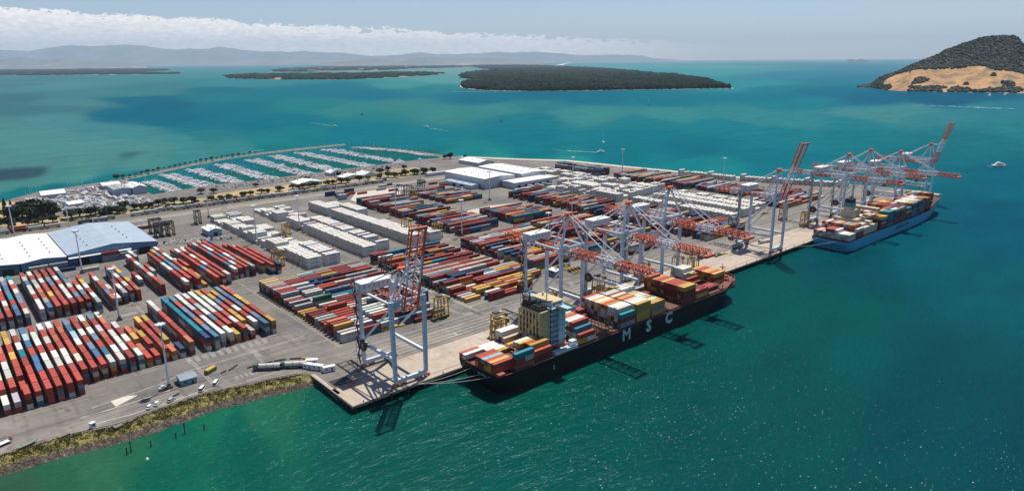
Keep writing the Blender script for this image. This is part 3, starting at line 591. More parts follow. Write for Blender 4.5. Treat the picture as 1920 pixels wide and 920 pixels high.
    tag(B.build('hill_bush', [mat('bush_dark', (0.014, 0.022, 0.014), .9, var=.3, vscale=.03), mat('bush_olive', (0.07, 0.066, 0.028), .9, var=.3, vscale=.03)]), 'dark native bush covering the round hill and its foot', 'bush', kind='stuff')
hill()

# ---- wooded flat islands: a beach sheet and a rough canopy
def island(name, edge_px, zc, cell, hmin, hmax, m, shore=18, seed=1, label='', sandm=None, clear=None, pad=0):
    """edge_px: outline as places on the water/canopy level: (px,py,z)"""
    pts = [at(x, y, z) for x, y, z in edge_px]; poly = [(p.x, p.y) for p in pts]
    poly_slab(name + '_ground', poly, 1.2, -1, sandm or SAND)
    P = np.array(poly); cx, cy = P.mean(0); x0, y0 = P.min(0); x1, y1 = P.max(0)
    def inside(X, Y):
        r = np.zeros(X.shape, bool); n = len(P)
        for i in range(n):
            xa, ya = P[i]; xb, yb = P[(i + 1) % n]
            c = ((ya > Y) != (yb > Y)) & (X < (xb - xa) * (Y - ya) / (yb - ya + 1e-12) + xa); r ^= c
        return r
    def dist(X, Y):
        d = np.full(X.shape, 1e9); n = len(P)
        for i in range(n):
            a = P[i]; b = P[(i + 1) % n]; ab = b - a; L2 = (ab ** 2).sum() + 1e-9
            t = np.clip(((X - a[0]) * ab[0] + (Y - a[1]) * ab[1]) / L2, 0, 1); d = np.minimum(d, np.hypot(X - a[0] - t * ab[0], Y - a[1] - t * ab[1]))
        return d
    rs = np.random.RandomState(seed); V = []; F = []; MI = []; off = 0
    # cells grow with distance from the camera
    D = np.hypot(cx - CAM.x, cy - CAM.y)
    rr = [1500.0]
    while rr[-1] < 60000: rr.append(rr[-1] * (1 + cell / 3500.0))
    rr = np.array(rr); na = int(1.9 / (cell / 3500.0)); A = np.linspace(-.95, .95, na)
    ang = np.arctan2((P[:, 0] - CAM.x) * RH.x + (P[:, 1] - CAM.y) * RH.y, (P[:, 0] - CAM.x) * FH.x + (P[:, 1] - CAM.y) * FH.y); rad = np.hypot(P[:, 0] - CAM.x, P[:, 1] - CAM.y)
    rr = rr[(rr > rad.min() * .98) & (rr < rad.max() * 1.02)]; A = A[(A > ang.min() - .01) & (A < ang.max() + .01)]
    R, AA = np.meshgrid(rr, A, indexing='ij'); X = CAM.x + R * (np.cos(AA) * FH.x + np.sin(AA) * RH.x); Y = CAM.y + R * (np.cos(AA) * FH.y + np.sin(AA) * RH.y)
    ins = inside(X, Y) & (dist(X, Y) > shore)
    if clear is not None:
        for q in np.argwhere(ins):
            if mnoise.noise(Vector((X[tuple(q)] * clear[0], Y[tuple(q)] * clear[0], seed))) > clear[1]: ins[tuple(q)] = False
    sc = R * (cell / 3500.0)
    q = np.argwhere(ins); n = len(q)
    xx = X[ins]; yy = Y[ins]; s = sc[ins] * .62; k = 5
    xx = xx + rs.uniform(-.95, .95, n) * s; yy = yy + rs.uniform(-.95, .95, n) * s; s = s * rs.uniform(.75, 1.35, n)
    h = rs.uniform(hmin, hmax, n) * (1 + .28 * np.sin(xx / 61. + 1.3 * np.sin(yy / 97.)) * np.sin(yy / 143. + xx / 210.)) * np.where(rs.rand(n) < .06, 1.25, 1)
    ph = rs.uniform(0, 6.28, n); rings = []
    for zz, rf in ((0, 1.0), (.55, 1.0), (.85, .6)):
        for j in range(k):
            a = ph + 6.283 * j / k; f = rf * rs.uniform(.8, 1.2, n)
            rings.append(np.stack([xx + s * f * np.cos(a), yy + s * f * np.sin(a), 1 + h * zz * rs.uniform(.9, 1.1, n)], -1))
    top = np.stack([xx, yy, 1 + h], -1); VV = np.stack(rings + [top], 1)  # n,16,3
    base = np.arange(n)[:, None] * 16; fl = []
    for lv in range(2):
        for j in range(k): fl.append((lv * k + j, lv * k + (j + 1) % k, (lv + 1) * k + (j + 1) % k, (lv + 1) * k + j))
    for j in range(k): fl.append((2 * k + j, 2 * k + (j + 1) % k, 15, 15))
    quads = np.array(fl[:10]); tris = np.array([(a, b, c) for a, b, c, d in fl[10:]])
    # quads split to tris to keep one face size
    tri = np.concatenate([quads[:, [0, 1, 2]], quads[:, [0, 2, 3]], tris]); Fq = (base[:, :, None] + tri[None]).reshape(-1, 3)
    o = npmesh(name + '_trees', VV.reshape(-1, 3), Fq, m); tag(o, label, 'forest', kind='stuff')
island('wooded_island', [(862, 162, 0), (868, 166, 0), (900, 169.5, 0), (960, 171.5, 0), (1060, 171, 0), (1200, 168.8, 0), (1290, 167.5, 0), (1352, 166.3, 0), (1376, 166.2, 0), (1352, 160, 0), (1330, 151, 10), (1295, 143, 15), (1270, 139, 18), (1230, 137, 18), (1180, 131.5, 20), (1120, 127, 20), (1070, 124.5, 20),
        (1010, 122, 20), (950, 121.2, 20), (900, 121.5, 20), (878, 123, 15), (900, 127, 10), (930, 131, 10), (880, 136, 5), (861, 143, 0), (866, 147, 0), (890, 149, 0), (900, 150, 0), (872, 155, 0)], 25, 13, 17, 27, FOREST, 14, 2, 'dark pine forest filling the long low island')
island('far_wooded_shore', [(420, 143, 0), (440, 147.8, 0), (540, 149.2, 0), (640, 149.3, 0), (700, 147.2, 0), (760, 144, 0), (806, 141.5, 0), (838, 138, 0), (800, 136.5, 0), (760, 136, 0), (700, 137, 0), (640, 138.5, 0), (560, 139, 0), (500, 139.5, 0), (450, 140.5, 0)], 15, 22, 10, 22, FOREST, 10, 5, 'dark trees scattered along the sandy far shore', sandm=SANDG, clear=(.004, .12))
island('far_farm_island', [(505, 134, 0), (560, 134.8, 0), (640, 133, 0), (720, 132, 0), (760, 129, 0), (860, 127, 0), (900, 124, 0), (830, 122, 0), (700, 122, 0), (600, 124.5, 0), (530, 129, 0)], 15, 40, 8, 16, FOREST, 10, 6, 'trees between the brown fields of the farther island', sandm=mat('far_fields', (0.30, 0.24, 0.15), .95, col2=(0.12, 0.12, 0.06), c2scale=.002, c2lo=.45, c2hi=.6), clear=(.0022, -.05))
island('far_point', [(-300, 146, 0), (0, 141.5, 0), (170, 140.8, 0), (335, 138.8, 0), (336, 137.5, 0), (250, 136, 0), (300, 133, 0), (302, 130, 0), (262, 129, 0), (230, 127.6, 0), (120, 126.5, 0), (0, 126.2, 0), (-300, 128.5, 0)], 15, 36, 9, 20, FOREST, 12, 8, 'line of trees on the low far point at the left', sandm=mat('far_town', (0.30, 0.27, 0.24), .95, col2=(0.10, 0.10, 0.07), c2scale=.004, c2lo=.45, c2hi=.6), clear=(.003, .10))
# ocean beach curving away behind the forest
flat('ocean_beach', [tuple(at(x, y, 0).xy) for x, y in ((1040, 123), (1056, 122), (1062, 119.5), (1075, 117.3), (1085, 116.6), (1068, 117.6), (1056, 120))], .6, mat('white_sand', (0.75, 0.70, 0.6), .95))

# ---- distant ranges
def rng(name, sil, D, depth, m, seed):
    n = 500; a = np.linspace(sil[0][0], sil[-1][0], n); V = []; nv = 12
    for px in a:
        hor = 115 + (960 - px) * .008; py = interp(sil, px); R_ = atd(px, py, D)
        for j in range(nv):
            t = j / (nv - 1); d = D - depth * (1 - t) ; P = atd(px, hor, d); 
            nz = mnoise.fractal(Vector((P.x, P.y, seed * 100)) * .0004, 1.0, 2.0, 7)
            hz = max(0, R_.z) * (t ** 1.3) * (1 + nz * .25 * (1 - t ** 4)) + nz * 110 * t; V.append((P.x, P.y, hz if t > 0 else -2))
        P = atd(px, hor, D + depth * .4); V.append((P.x, P.y, -2))
    nv += 1; idx = np.arange(n * nv).reshape(n, nv); Fq = np.stack([idx[:-1, :-1], idx[1:, :-1], idx[1:, 1:], idx[:-1, 1:]], -1).reshape(-1, 4)
    tag(npmesh(name, V, Fq, m, smooth=True), kind='structure')
HM = mat('far_hills', (0.13, 0.145, 0.14), .95, col2=(0.26, 0.23, 0.19), c2scale=.0004, c2lo=.5, c2hi=.7)
rng('hills', [(-400, 100), (-150, 96), (0, 93.5), (60, 96), (95, 90), (135, 85.5), (175, 86), (215, 83), (262, 86), (310, 90.5), (360, 92), (395, 92), (410, 89), (440, 91), (480, 95), (540, 97.5), (600, 97), (650, 101), (700, 105), (740, 104), (762, 101), (790, 100), (805, 101.5), (830, 105), (870, 105.5), (900, 104), (930, 105.5), (960, 109), (1000, 113), (1040, 114.6)], 60000, 8000, HM, 1)
rng('foothills', [(-500, 112), (-200, 113), (-80, 117), (0, 112), (40, 109), (75, 114), (130, 108), (170, 112), (205, 116), (250, 121.5), (275, 125)], 30000, 4500, HM, 4)
rng('hills_behind_islands', [(600, 119), (650, 113), (700, 111), (735, 113), (770, 106), (800, 105), (830, 110), (880, 108), (915, 110.5), (960, 113), (1020, 116.5)], 34000, 4000, HM, 5)
rng('far_hills', [(560, 108), (700, 104), (860, 102), (940, 98), (1000, 97.5), (1060, 101), (1100, 103.5), (1180, 101.5), (1205, 103), (1225, 108), (1250, 111.5), (1280, 112.6)], 64000, 4000, HM, 2)
rng('distant_islet', [(1590, 112.4), (1600, 111.6), (1606, 112), (1612, 110.2), (1616, 108.8), (1619, 110.6), (1624, 111.6), (1630, 112.6)], 30000, 900, mat('islet_rock', (0.03, 0.04, 0.04), .9), 3)

# ---- haze
def haze():
    o = MB(); o.box(-60000, 60000, -3000, 68000, -9, 2150); ob = o.build('haze', [])
    ob.data.materials.clear(); m = bpy.data.materials.new('haze_air'); m.use_nodes = True; N = m.node_tree.nodes; N.clear()
    out = N.new('ShaderNodeOutputMaterial'); pv = N.new('ShaderNodeVolumePrincipled'); pv.inputs['Color'].default_value = (0.58, 0.80, 1.0, 1)
    pv.inputs['Density'].default_value = HAZE_D; pv.inputs['Anisotropy'].default_value = 0.0
    m.node_tree.links.new(pv.outputs[0], out.inputs['Volume']); ob.data.materials.append(m)
    # turn the box so that its long side looks down the view
    ob.rotation_euler = (0, 0, -TH); ob.location = (CAM.x, CAM.y, 0)
    tag(ob, 'pale blue haze over the harbour', 'haze', kind='stuff')
HAZE_D = 2.0e-5
haze()
# ================================================================== CONTAINERS (collected here, emitted at the end)
COL = {'R': (0.36, 0.058, 0.036), 'D': (0.21, 0.030, 0.022), 'O': (0.42, 0.125, 0.06), 'W': (0.62, 0.595, 0.54), 'G': (0.36, 0.375, 0.37), 'B': (0.06, 0.145, 0.25), 'N': (0.018, 0.05, 0.11),
       'S': (0.13, 0.18, 0.25), 'T': (0.012, 0.20, 0.27), 'Y': (0.52, 0.32, 0.065), 'E': (0.02, 0.13, 0.07), 'L': (0.30, 0.44, 0.50), 'P': (0.52, 0.44, 0.32), 'X': (0.84, 0.80, 0.715)}
CNAME = {'R': 'red', 'D': 'dark red', 'O': 'orange red', 'W': 'white', 'G': 'grey', 'B': 'blue', 'N': 'navy blue', 'S': 'slate blue', 'T': 'teal', 'Y': 'yellow', 'E': 'green', 'L': 'light blue', 'P': 'beige', 'X': 'white refrigerated'}
CONT = []
crnd = random.Random(21)
def jit(code):
    c = COL[code]; k = crnd.uniform(.72, 1.18) if code != 'X' else crnd.uniform(.84, 1.06); return tuple(min(.85, v * k * crnd.uniform(.92, 1.08)) for v in c)
def addc(x, y, z, d, L, code, label, group, tier, top, reefer=False, H=2.59, expo=0.3):
    CONT.append(dict(x=x, y=y, z=z, d=d, L=L, H=H, code=code, col=jit(code), label=label, group=group, top=top, tier=tier, reefer=reefer, expo=expo))
PAL_LEFT = 'RRRRRRROOWWWWWWGGSSBBYD'; PAL_MID = 'RRRDDDDDDDOWGGGGSSBNNNTYYP'
def stack(x, y, d, L, tiers, topcode, pal, lab, grp, z0=GZ, expo=.3):
    """one slot: tiers high"""
    tn = {1: ['only'], 2: ['lower', 'top'], 3: ['bottom', 'middle', 'top'], 4: ['bottom', 'second', 'third', 'top'], 5: ['bottom', 'second', 'third', 'fourth', 'top'], 6: ['bottom', 'second', 'third', 'fourth', 'fifth', 'top']}[tiers]
    zz = z0 + .02
    for t in range(tiers):
        top = t == tiers - 1; code = topcode if (top and topcode) else crnd.choice(pal)
        H = 2.59 if code != 'X' else 2.9
        if L > 7 and crnd.random() < .12 and not (top and topcode) and code != 'X':
            for s in (-1, 1):
                dx, dy = ((s * 3.07, 0) if d == 'x' else (0, s * 3.07)); c2 = crnd.choice(pal)
                addc(x + dx, y + dy, zz, d, 6.06, c2, '%s short %s container, %s, %s' % ('far' if s > 0 else 'near', CNAME[c2], tn[t], lab), grp, t, top, expo=expo)
        else:
            addc(x, y, zz, d, L, code, '%s container, %s, %s' % (CNAME[code], tn[t], lab), grp, t, top, reefer=code == 'X', H=H, expo=expo)
        zz += H + .015
def col_row(a, b1, s, tiers, bname, idx, pal=PAL_LEFT):
    """row running inland (y); s = colours of the tops from the far end to the quay end"""
    n = len(s)
    for i, ch in enumerate(s):
        if ch == '.': continue
        y = b1 - 6.3 - 12.6 * i; k = tiers
        if isinstance(tiers, str): k = int(tiers[min(i, len(tiers) - 1)])
        stack(a + crnd.uniform(-.12, .12), y + crnd.uniform(-.12, .12), 'y', 12.19, k, ch, pal, '%s from road, %s row, %s' % (ordn(n - 1 - i), ordn(idx), bname), bname)
G_ = 'front left block'
ROWS_A = [(-123.6, 197, 'RWWORWRR', 3), (-119.5, 197, 'WWWROWRW', '33333332'), (-115.4, 197, 'GWORWWRG', '33333332'), (-111.2, 197, 'YYRYRRRR', '33333323'), (-107.0, 197, 'WRWTRRRR', 3), (-102.9, 197, 'BLBRBBRR', 3), (-98.8, 197, 'RWWRWGRR', '33333333'),
          (-94.5, 197, 'WRWRWWRR', 3), (-90.4, 197, 'WRORWWRR', '33333333'), (-86.3, 197, 'RORRRWR', 3), (-82.2, 196, 'SBLWRRR', 3), (-78.1, 197, 'RRWRSBR', 3), (-74.0, 197, 'WOWSRBG', 3), (-69.6, 197, 'SRWORWW', 3), (-65.5, 197, 'WORWWWR', 3), (-61.6, 171.6, 'WRWRW', 3), (-57.5, 159, 'OYOR', '3322'),
          (-53.6, 172, 'ROYRR', '12332'), (-49.5, 172, 'YRRRR', 3), (-45.6, 172, 'YRRYO', '33332'), (-41.4, 122, 'N', 2)]
for k, r in enumerate(ROWS_A): col_row(*r, G_, k)
G_ = 'block with the teal row'
ROWS_A2 = [(-36.3, 197.5, 'WWRRRRO', 3), (-28.0, 197.5, 'TTTTTTN', 3), (-23.8, 196, 'SRSSOSB', 3), (-19.7, 198, 'WWWRWWW', 3), (-15.7, 197, 'WRGWSRW', 3), (-11.6, 198, 'WWWWRRY', '3333332'), (-7.6, 198, 'YWWGRWR', 3), (-3.6, 198, 'RYSRYYP', '3333332'), (.5, 191, 'YSRWRW', 3), (4.7, 197, 'SSBSRSB', 3), (8.9, 198, 'ORYYRRY', 3), (13.0, 152, 'WR', '11')]
for k, r in enumerate(ROWS_A2): col_row(*r, G_, k)
G_ = 'block beside the blue shed'
ROWS_B = [(-117.6, 323, 'RWORSRWR', 3), (-113.4, 323, 'OWRBRWRG', 3), (-109.3, 323, 'ROWRRRBR', 3), (-105.2, 322, 'RSWRRWOR', 3), (-101.0, 322, 'GSBSTRBB', 3), (-96.9, 322, 'TWRWSSRW', 3), (-88.8, 325, 'RWBWWRWW', 3), (-84.6, 325, 'WRGWORGB', 3), (-80.5, 325, 'ROWRRYRR', 3), (-76.4, 325, 'RRSSRORR', 3), (-72.2, 325, 'RRWRWWWR', 3), (-68.0, 325, 'WSBSWRSR', 3),
          (-63.9, 277, 'RWSR', 3), (-59.8, 291, 'RYWRWG', 3), (-51.4, 292, 'RWORSO', 3), (-47.3, 262, 'WRW', 2), (-43.2, 262, 'RWG', 3), (-39.0, 303, 'RSWRWR', 3), (-35.2, 301, 'YYSYRO', 3)]
for k, r in enumerate(ROWS_B): col_row(*r, G_, k)
G_ = 'block between shed and lane'
ROWS_C = [(-26.3, 283, 'RW', 2), (-20.0, 327, 'WRWGRWRR', 3), (-15.8, 340, 'WG..RGWW'[:6], 3), (-5.8, 322, 'RRRWWRRW', 3), (-1.6, 330, 'YSRTSSRR', 3), (2.5, 337, 'WRWWRRYRR', 3), (6.7, 300, 'WRRRYY', '233221')]
for k, r in enumerate(ROWS_C): col_row(*r, G_, k)
G_ = 'block below the small white shed'
for k in range(12):
    a = 13.4 + k * 4.14; n = 9 if k < 9 else 7; b1 = (331, 331, 333, 341, 342, 343, 343, 341, 339, 318, 310, 296)[k]; 
    s = ''.join(crnd.choice('RRRRRRROWWWGSBY') for _ in range(n)); 
    if k == 11: s = 'RRRRRN'
    if k in (3, 8): continue
    col_row(a, b1 - (0 if b1 > 330 else 0), s, '2333333333', G_, k)

def row_x(b, a0, a1, bname, idx, pal=PAL_MID, hmax=3, solid=.9, yellow=False):
    n = int((a1 - a0) / 12.5); h = crnd.choice((2, 3, 3, 3, 3)) if hmax >= 3 else hmax; i0 = 0
    run = crnd.choice(pal)
    for i in range(n):
        if crnd.random() < .22: h = max(1, min(hmax, h + crnd.choice((-1, 1, 1))))
        if crnd.random() > solid: continue
        if crnd.random() < .45: run = crnd.choice(pal)
        stack(a0 + 6.2 + i * 12.5 + crnd.uniform(-.15, .15), b + crnd.uniform(-.1, .1), 'x', 12.19, h, run, pal, '%s from lane, %s row, %s' % (ordn(i), ordn(idx), bname), bname)
def block_x(bname, a0, a1, b0, b1, hmax=3, pal=PAL_MID, solid=.965, jl=0, jr=0, skip=()):
    n = int((b1 - b0) / 4.05) + 1
    for k in range(n):
        if k in skip: continue
        l = crnd.choice((0, 0, 0, 0, 0, 1)) * 12.5 * (jl > 0); r = crnd.choice((0, 0, 0, 0, 1)) * 12.5 * (jr > 0)
        row_x(b0 + k * 4.05, a0 + l, a1 - r, bname, k, pal, hmax, solid)
N1 = 'block beside the raised crane'
# first block of rows lying along the quay, hand ordered from the quay side
def rx(b, a0, s, tiers, idx, bname, pal=PAL_MID):
    for i, ch in enumerate(s):
        if ch == '.': continue
        k = int(tiers[min(i, len(tiers) - 1)])
        stack(a0 + 6.2 + i * 12.5, b, 'x', 12.19, k, ch, pal, '%s from lane, %s row, %s' % (ordn(i), ordn(idx), bname), bname)
E1 = [(71, 'WDGNG', '2222'), (75, 'GNGDG', '21233'), (79, 'YWRGR', '3232'), (83, 'RGWRD', '323'), (87.2, 'OWWRG', '32323'), (91.3, 'OGGWR', '22332'), (95.4, 'RRWG.S', '223'), (99.5, 'GR.RSS', '221223'), (103.5, 'GRRSTG', '221'), (107.6, 'DRPGSN', '222323'), (111.6, 'DRPSRG', '232'), (115.7, 'DORWYR', '222'), (119.7, 'YDDRGS', '122333'), (123.8, 'YWDDPR', '122'),
      (127.8, 'Y.DRTR', '112'), (131.9, 'GEGTYW', '232'), (135.9, 'DWTTGG', '1222'), (140, 'GGSSRW', '223'), (144, 'RWLLGW', '232'), (148, 'GPRRWG', '2332'), (152.2, 'GNRPGR', '333'), (156.2, 'RWRDGG', '332'), (160.2, 'RNNDGG', '3333'), (164.3, 'GWWRRW', '332'), (168.3, 'RDNNDR', '3333'), (172.4, 'GRRYDD', '333'), (176.4, 'GRDDDG', '3333'), (180.5, 'YGSYDG', '333'), (184.5, 'PYGSDD', '333'), (188.6, 'YGYRDS', '322')]
for k, (b, s, t) in enumerate(E1): rx(b, 31, s, t, k, N1)
for k, (b, s, t) in enumerate([(69, 'D', '1'), (73.5, 'NG', '11')]): rx(b, 78, s, t, 34 + k, N1)
N2 = 'block with the yellow rows'
E2 = [(69, 'DDY', '213'), (73, 'WRY', '211'), (77, 'Y.YR', '1122'), (81, 'PYDYY', '12222'), (85, 'GYYRYY', '12222'), (89, 'DRRYYG', '112222'), (93, 'DRRRYY', '211'), (97, 'PWDDD', '2122'), (101, 'DRRSNG', '332'), (105, 'NGDWYR', '3232'), (109, 'DNNSYYR'[:6], '2322'), (113, 'GNSSGG', '232')]
for k, (b, s, t) in enumerate(E2): rx(b, 122.5 + (14 if b < 74 else 0), s, t, k, N2)
block_x(N2, 122.5, 190, 117, 200, jr=1)
N3 = 'block behind the first working crane'
block_x(N3, 203, 287, 99, 196, jl=1, jr=1)
N4 = 'block behind the second working crane'
block_x(N4, 290, 354, 78, 198, jl=1, jr=1)
N5 = 'block below the refrigerated rows'
block_x(N5, 372, 436, 62, 192, hmax=3, jr=1)
N6 = 'upper middle block beside the crossroad'
block_x(N6, 225, 281, 222, 412, jr=1, jl=1, skip=(18, 19, 30, 31))
N7 = 'upper block beyond the crossroad'
block_x(N7, 292, 354, 222, 276, hmax=3)
block_x('block in front of the white warehouses', 375, 434, 200, 330, jr=1, jl=1)
block_x('small block by the straddle carrier park', 300, 358, 345, 420, jr=1, jl=1, hmax=2)
block_x('long dark block near the far beach', 560, 625, 218, 330, jr=1)
block_x('block behind raised boom crane', 572, 632, 148, 214, jr=1, hmax=2)
block_x('far block near the second ship', 545, 650, 82, 122, jl=1, jr=1, hmax=2, solid=.8)
for k in range(5):
    for i in range(7): stack(566 + k * 4.1, 362 + i * 12.6, 'y', 12.19, 4 if k else 3, crnd.choice('GNGDS'), 'GNDRSG', '%s from the beach end, %s row by the shore' % (ordn(i), ordn(k)), 'tall stacks by the shore')
# refrigerated containers: lanes of boxes lying along the quay
def lane(a, b0, b1, tiers, bname, idx, solid=.92, walk=True):
    n = int((b1 - b0) / 4.05) + 1; h = tiers
    for i in range(n):
        if walk and crnd.random() < .35: h = max(1, min(tiers, h + crnd.choice((-1, 1))))
        if crnd.random() > solid: continue
        stack(a + 6.1 + crnd.uniform(-.5, .5), b0 + i * 4.05 + crnd.uniform(-.12, .12), 'x', 12.19, h, 'X', 'X', '%s from road, %s lane, %s' % (ordn(i), ordn(idx), bname), bname)
for k, (a, b0, b1, t, w) in enumerate([(78.5, 217.5, 260, 3, 0), (78.5, 262, 320, 3, 1), (78.5, 324, 384, 3, 1), (78.5, 388, 440, 2, 1), (93.8, 217.5, 252, 3, 0), (93.8, 256, 318, 3, 1), (93.8, 322, 372, 2, 1), (93.8, 392, 440, 2, 1)]): lane(a, b0, b1, t, 'first refrigerated stack area', k, .93, w)
for k, (a, b0, b1, t, w) in enumerate([(127, 218, 300, 3, 0), (127, 304, 372, 3, 1), (127, 390, 452, 3, 1), (143, 226, 228, 3, 0), (143, 244, 300, 3, 1), (143, 304, 374, 3, 1), (143, 384, 440, 2, 1)]): lane(a, b0, b1, t, 'second refrigerated stack area', k, .93, w)
for k, (a, b0, b1, t, w) in enumerate([(175, 224, 372, 3, 0), (175, 380, 424, 3, 0), (193, 222, 244, 3, 0), (193, 250, 316, 1, 0), (193, 350, 388, 3, 0), (193, 392, 420, 2, 0)]): lane(a, b0, b1, t, 'third refrigerated stack area', k, .97, w)
for k, a in enumerate((445, 461, 477, 493, 509, 525)):
    lane(a, 84 + k * 3, 202, 3 if k in (0, 2, 3) else 2, 'far refrigerated block', k, .96, k in (1, 4, 5))
    lane(a + (4 if k else 0), 222 + k * 2, 300 if k > 3 else 338, 3, 'refrigerated rows near the white warehouses', k, .93, True)
for k, a in enumerate((500, 516, 532)): lane(a, 310, 440, 2, 'pale stacks behind the white warehouses', k, .85, True)
for i, (b, a) in enumerate([(282, 640), (277, 645)] + [(270 - 5.0 * q, 650 + q * .6) for q in range(12)] + [(204 - 5.0 * q, 664 + q * 2.2) for q in range(23)]):
    stack(a + 6, b, 'x', 12.19, 2 if i % 7 else 3, 'X', 'X', '%s stack of the long white line along the far beach' % ordn(i), 'white line by the far beach')
# containers by the sheds
for k in range(2): stack(-76 + k * 13, 346.5, 'x', 12.19, 2, 'G', 'GGS', '%s by the wall of the white roofed shed' % ordn(k), 'containers by the shed wall')
for k in range(2): stack(-28 + k * 13, 345.5, 'x', 12.19, 3 - k, 'RG'[k], 'RG', '%s in front of the blue shed' % ordn(k), 'containers by the shed wall')
stack(-46.5, 325.5, 'x', 12.19, 1, 'W', 'W', 'alone beside the light mast base', 'lone containers'); stack(-21, 345, 'x', 6.06, 1, 'S', 'S', 'alone near the shed corner', 'lone containers')
stack(-60, 337, 'x', 12.19, 1, 'N', 'N', 'alone in front of the shed', 'lone containers')
for a, b, c in ((25, 447, 'D'), (38, 449, 'D'), (20, 452, 'G'), (33, 454, 'G')): stack(a, b, 'x', 12.19, 1, c, c, 'beside the parked carriers, %s of four' % ordn('DDGG'.index(c) + (a > 30)), 'by the carrier park')
# ================================================================== SHIP-TO-SHORE CRANES
def truss(mb, p0, p1, hw, h, bay, bands, diag=.32, chord=.58, mid=True):
    """twin lattice girder along +-y; bands: list of (fraction_end, material)"""
    p0 = Vector(p0); p1 = Vector(p1); d = (p1 - p0); L = d.length; d.normalize(); up = Vector((1, 0, 0)).cross(d).normalized()
    if up.z < 0: up = -up
    X = Vector((1, 0, 0)); n = max(2, int(L / bay))
    def band(t):
        for e, m_ in bands:
            if t <= e: return m_
        return bands[-1][1]
    for s in (-1, 1):
        for k in range(n):
            t0, t1 = k / n, (k + 1) / n; a = p0 + d * L * t0 + X * s * hw; b = p0 + d * L * t1 + X * s * hw; mi = band((t0 + t1) / 2)
            mb.beam(a, b, chord, chord * 1.1, mi); mb.beam(a + up * h - X * s * hw * .25, b + up * h - X * s * hw * .25, chord * .8, chord * .8, mi)
            mb.beam(a, a + up * h - X * s * hw * .25, diag, diag, mi)
            mid_ = (a + b) / 2
            mb.beam(a, mid_ + up * h - X * s * hw * .25, diag, diag, mi); mb.beam(mid_ + up * h - X * s * hw * .25, b, diag, diag, mi)
    for k in range(n + 1):
        t0 = k / n; mi = band(min(.999, t0 + .5 / n)); a = p0 + d * L * t0
        mb.beam(a - X * hw + up * .1, a + X * hw + up * .1, diag, diag, mi, up=(0, 1, 0)); mb.beam(a - X * hw * .75 + up * h, a + X * hw * .75 + up * h, diag, diag, mi, up=(0, 1, 0))
        if k < n:
            b = p0 + d * L * (k + 1) / n; mb.beam(a - X * hw * .75 + up * h, b + X * hw * .75 + up * h, diag * .8, diag * .8, mi)
    # walkway plate on one side
    mb.beam(p0 + X * (hw + .8) + up * .3, p1 + X * (hw + .8) + up * .3, 1.0, .12, bands[0][1])
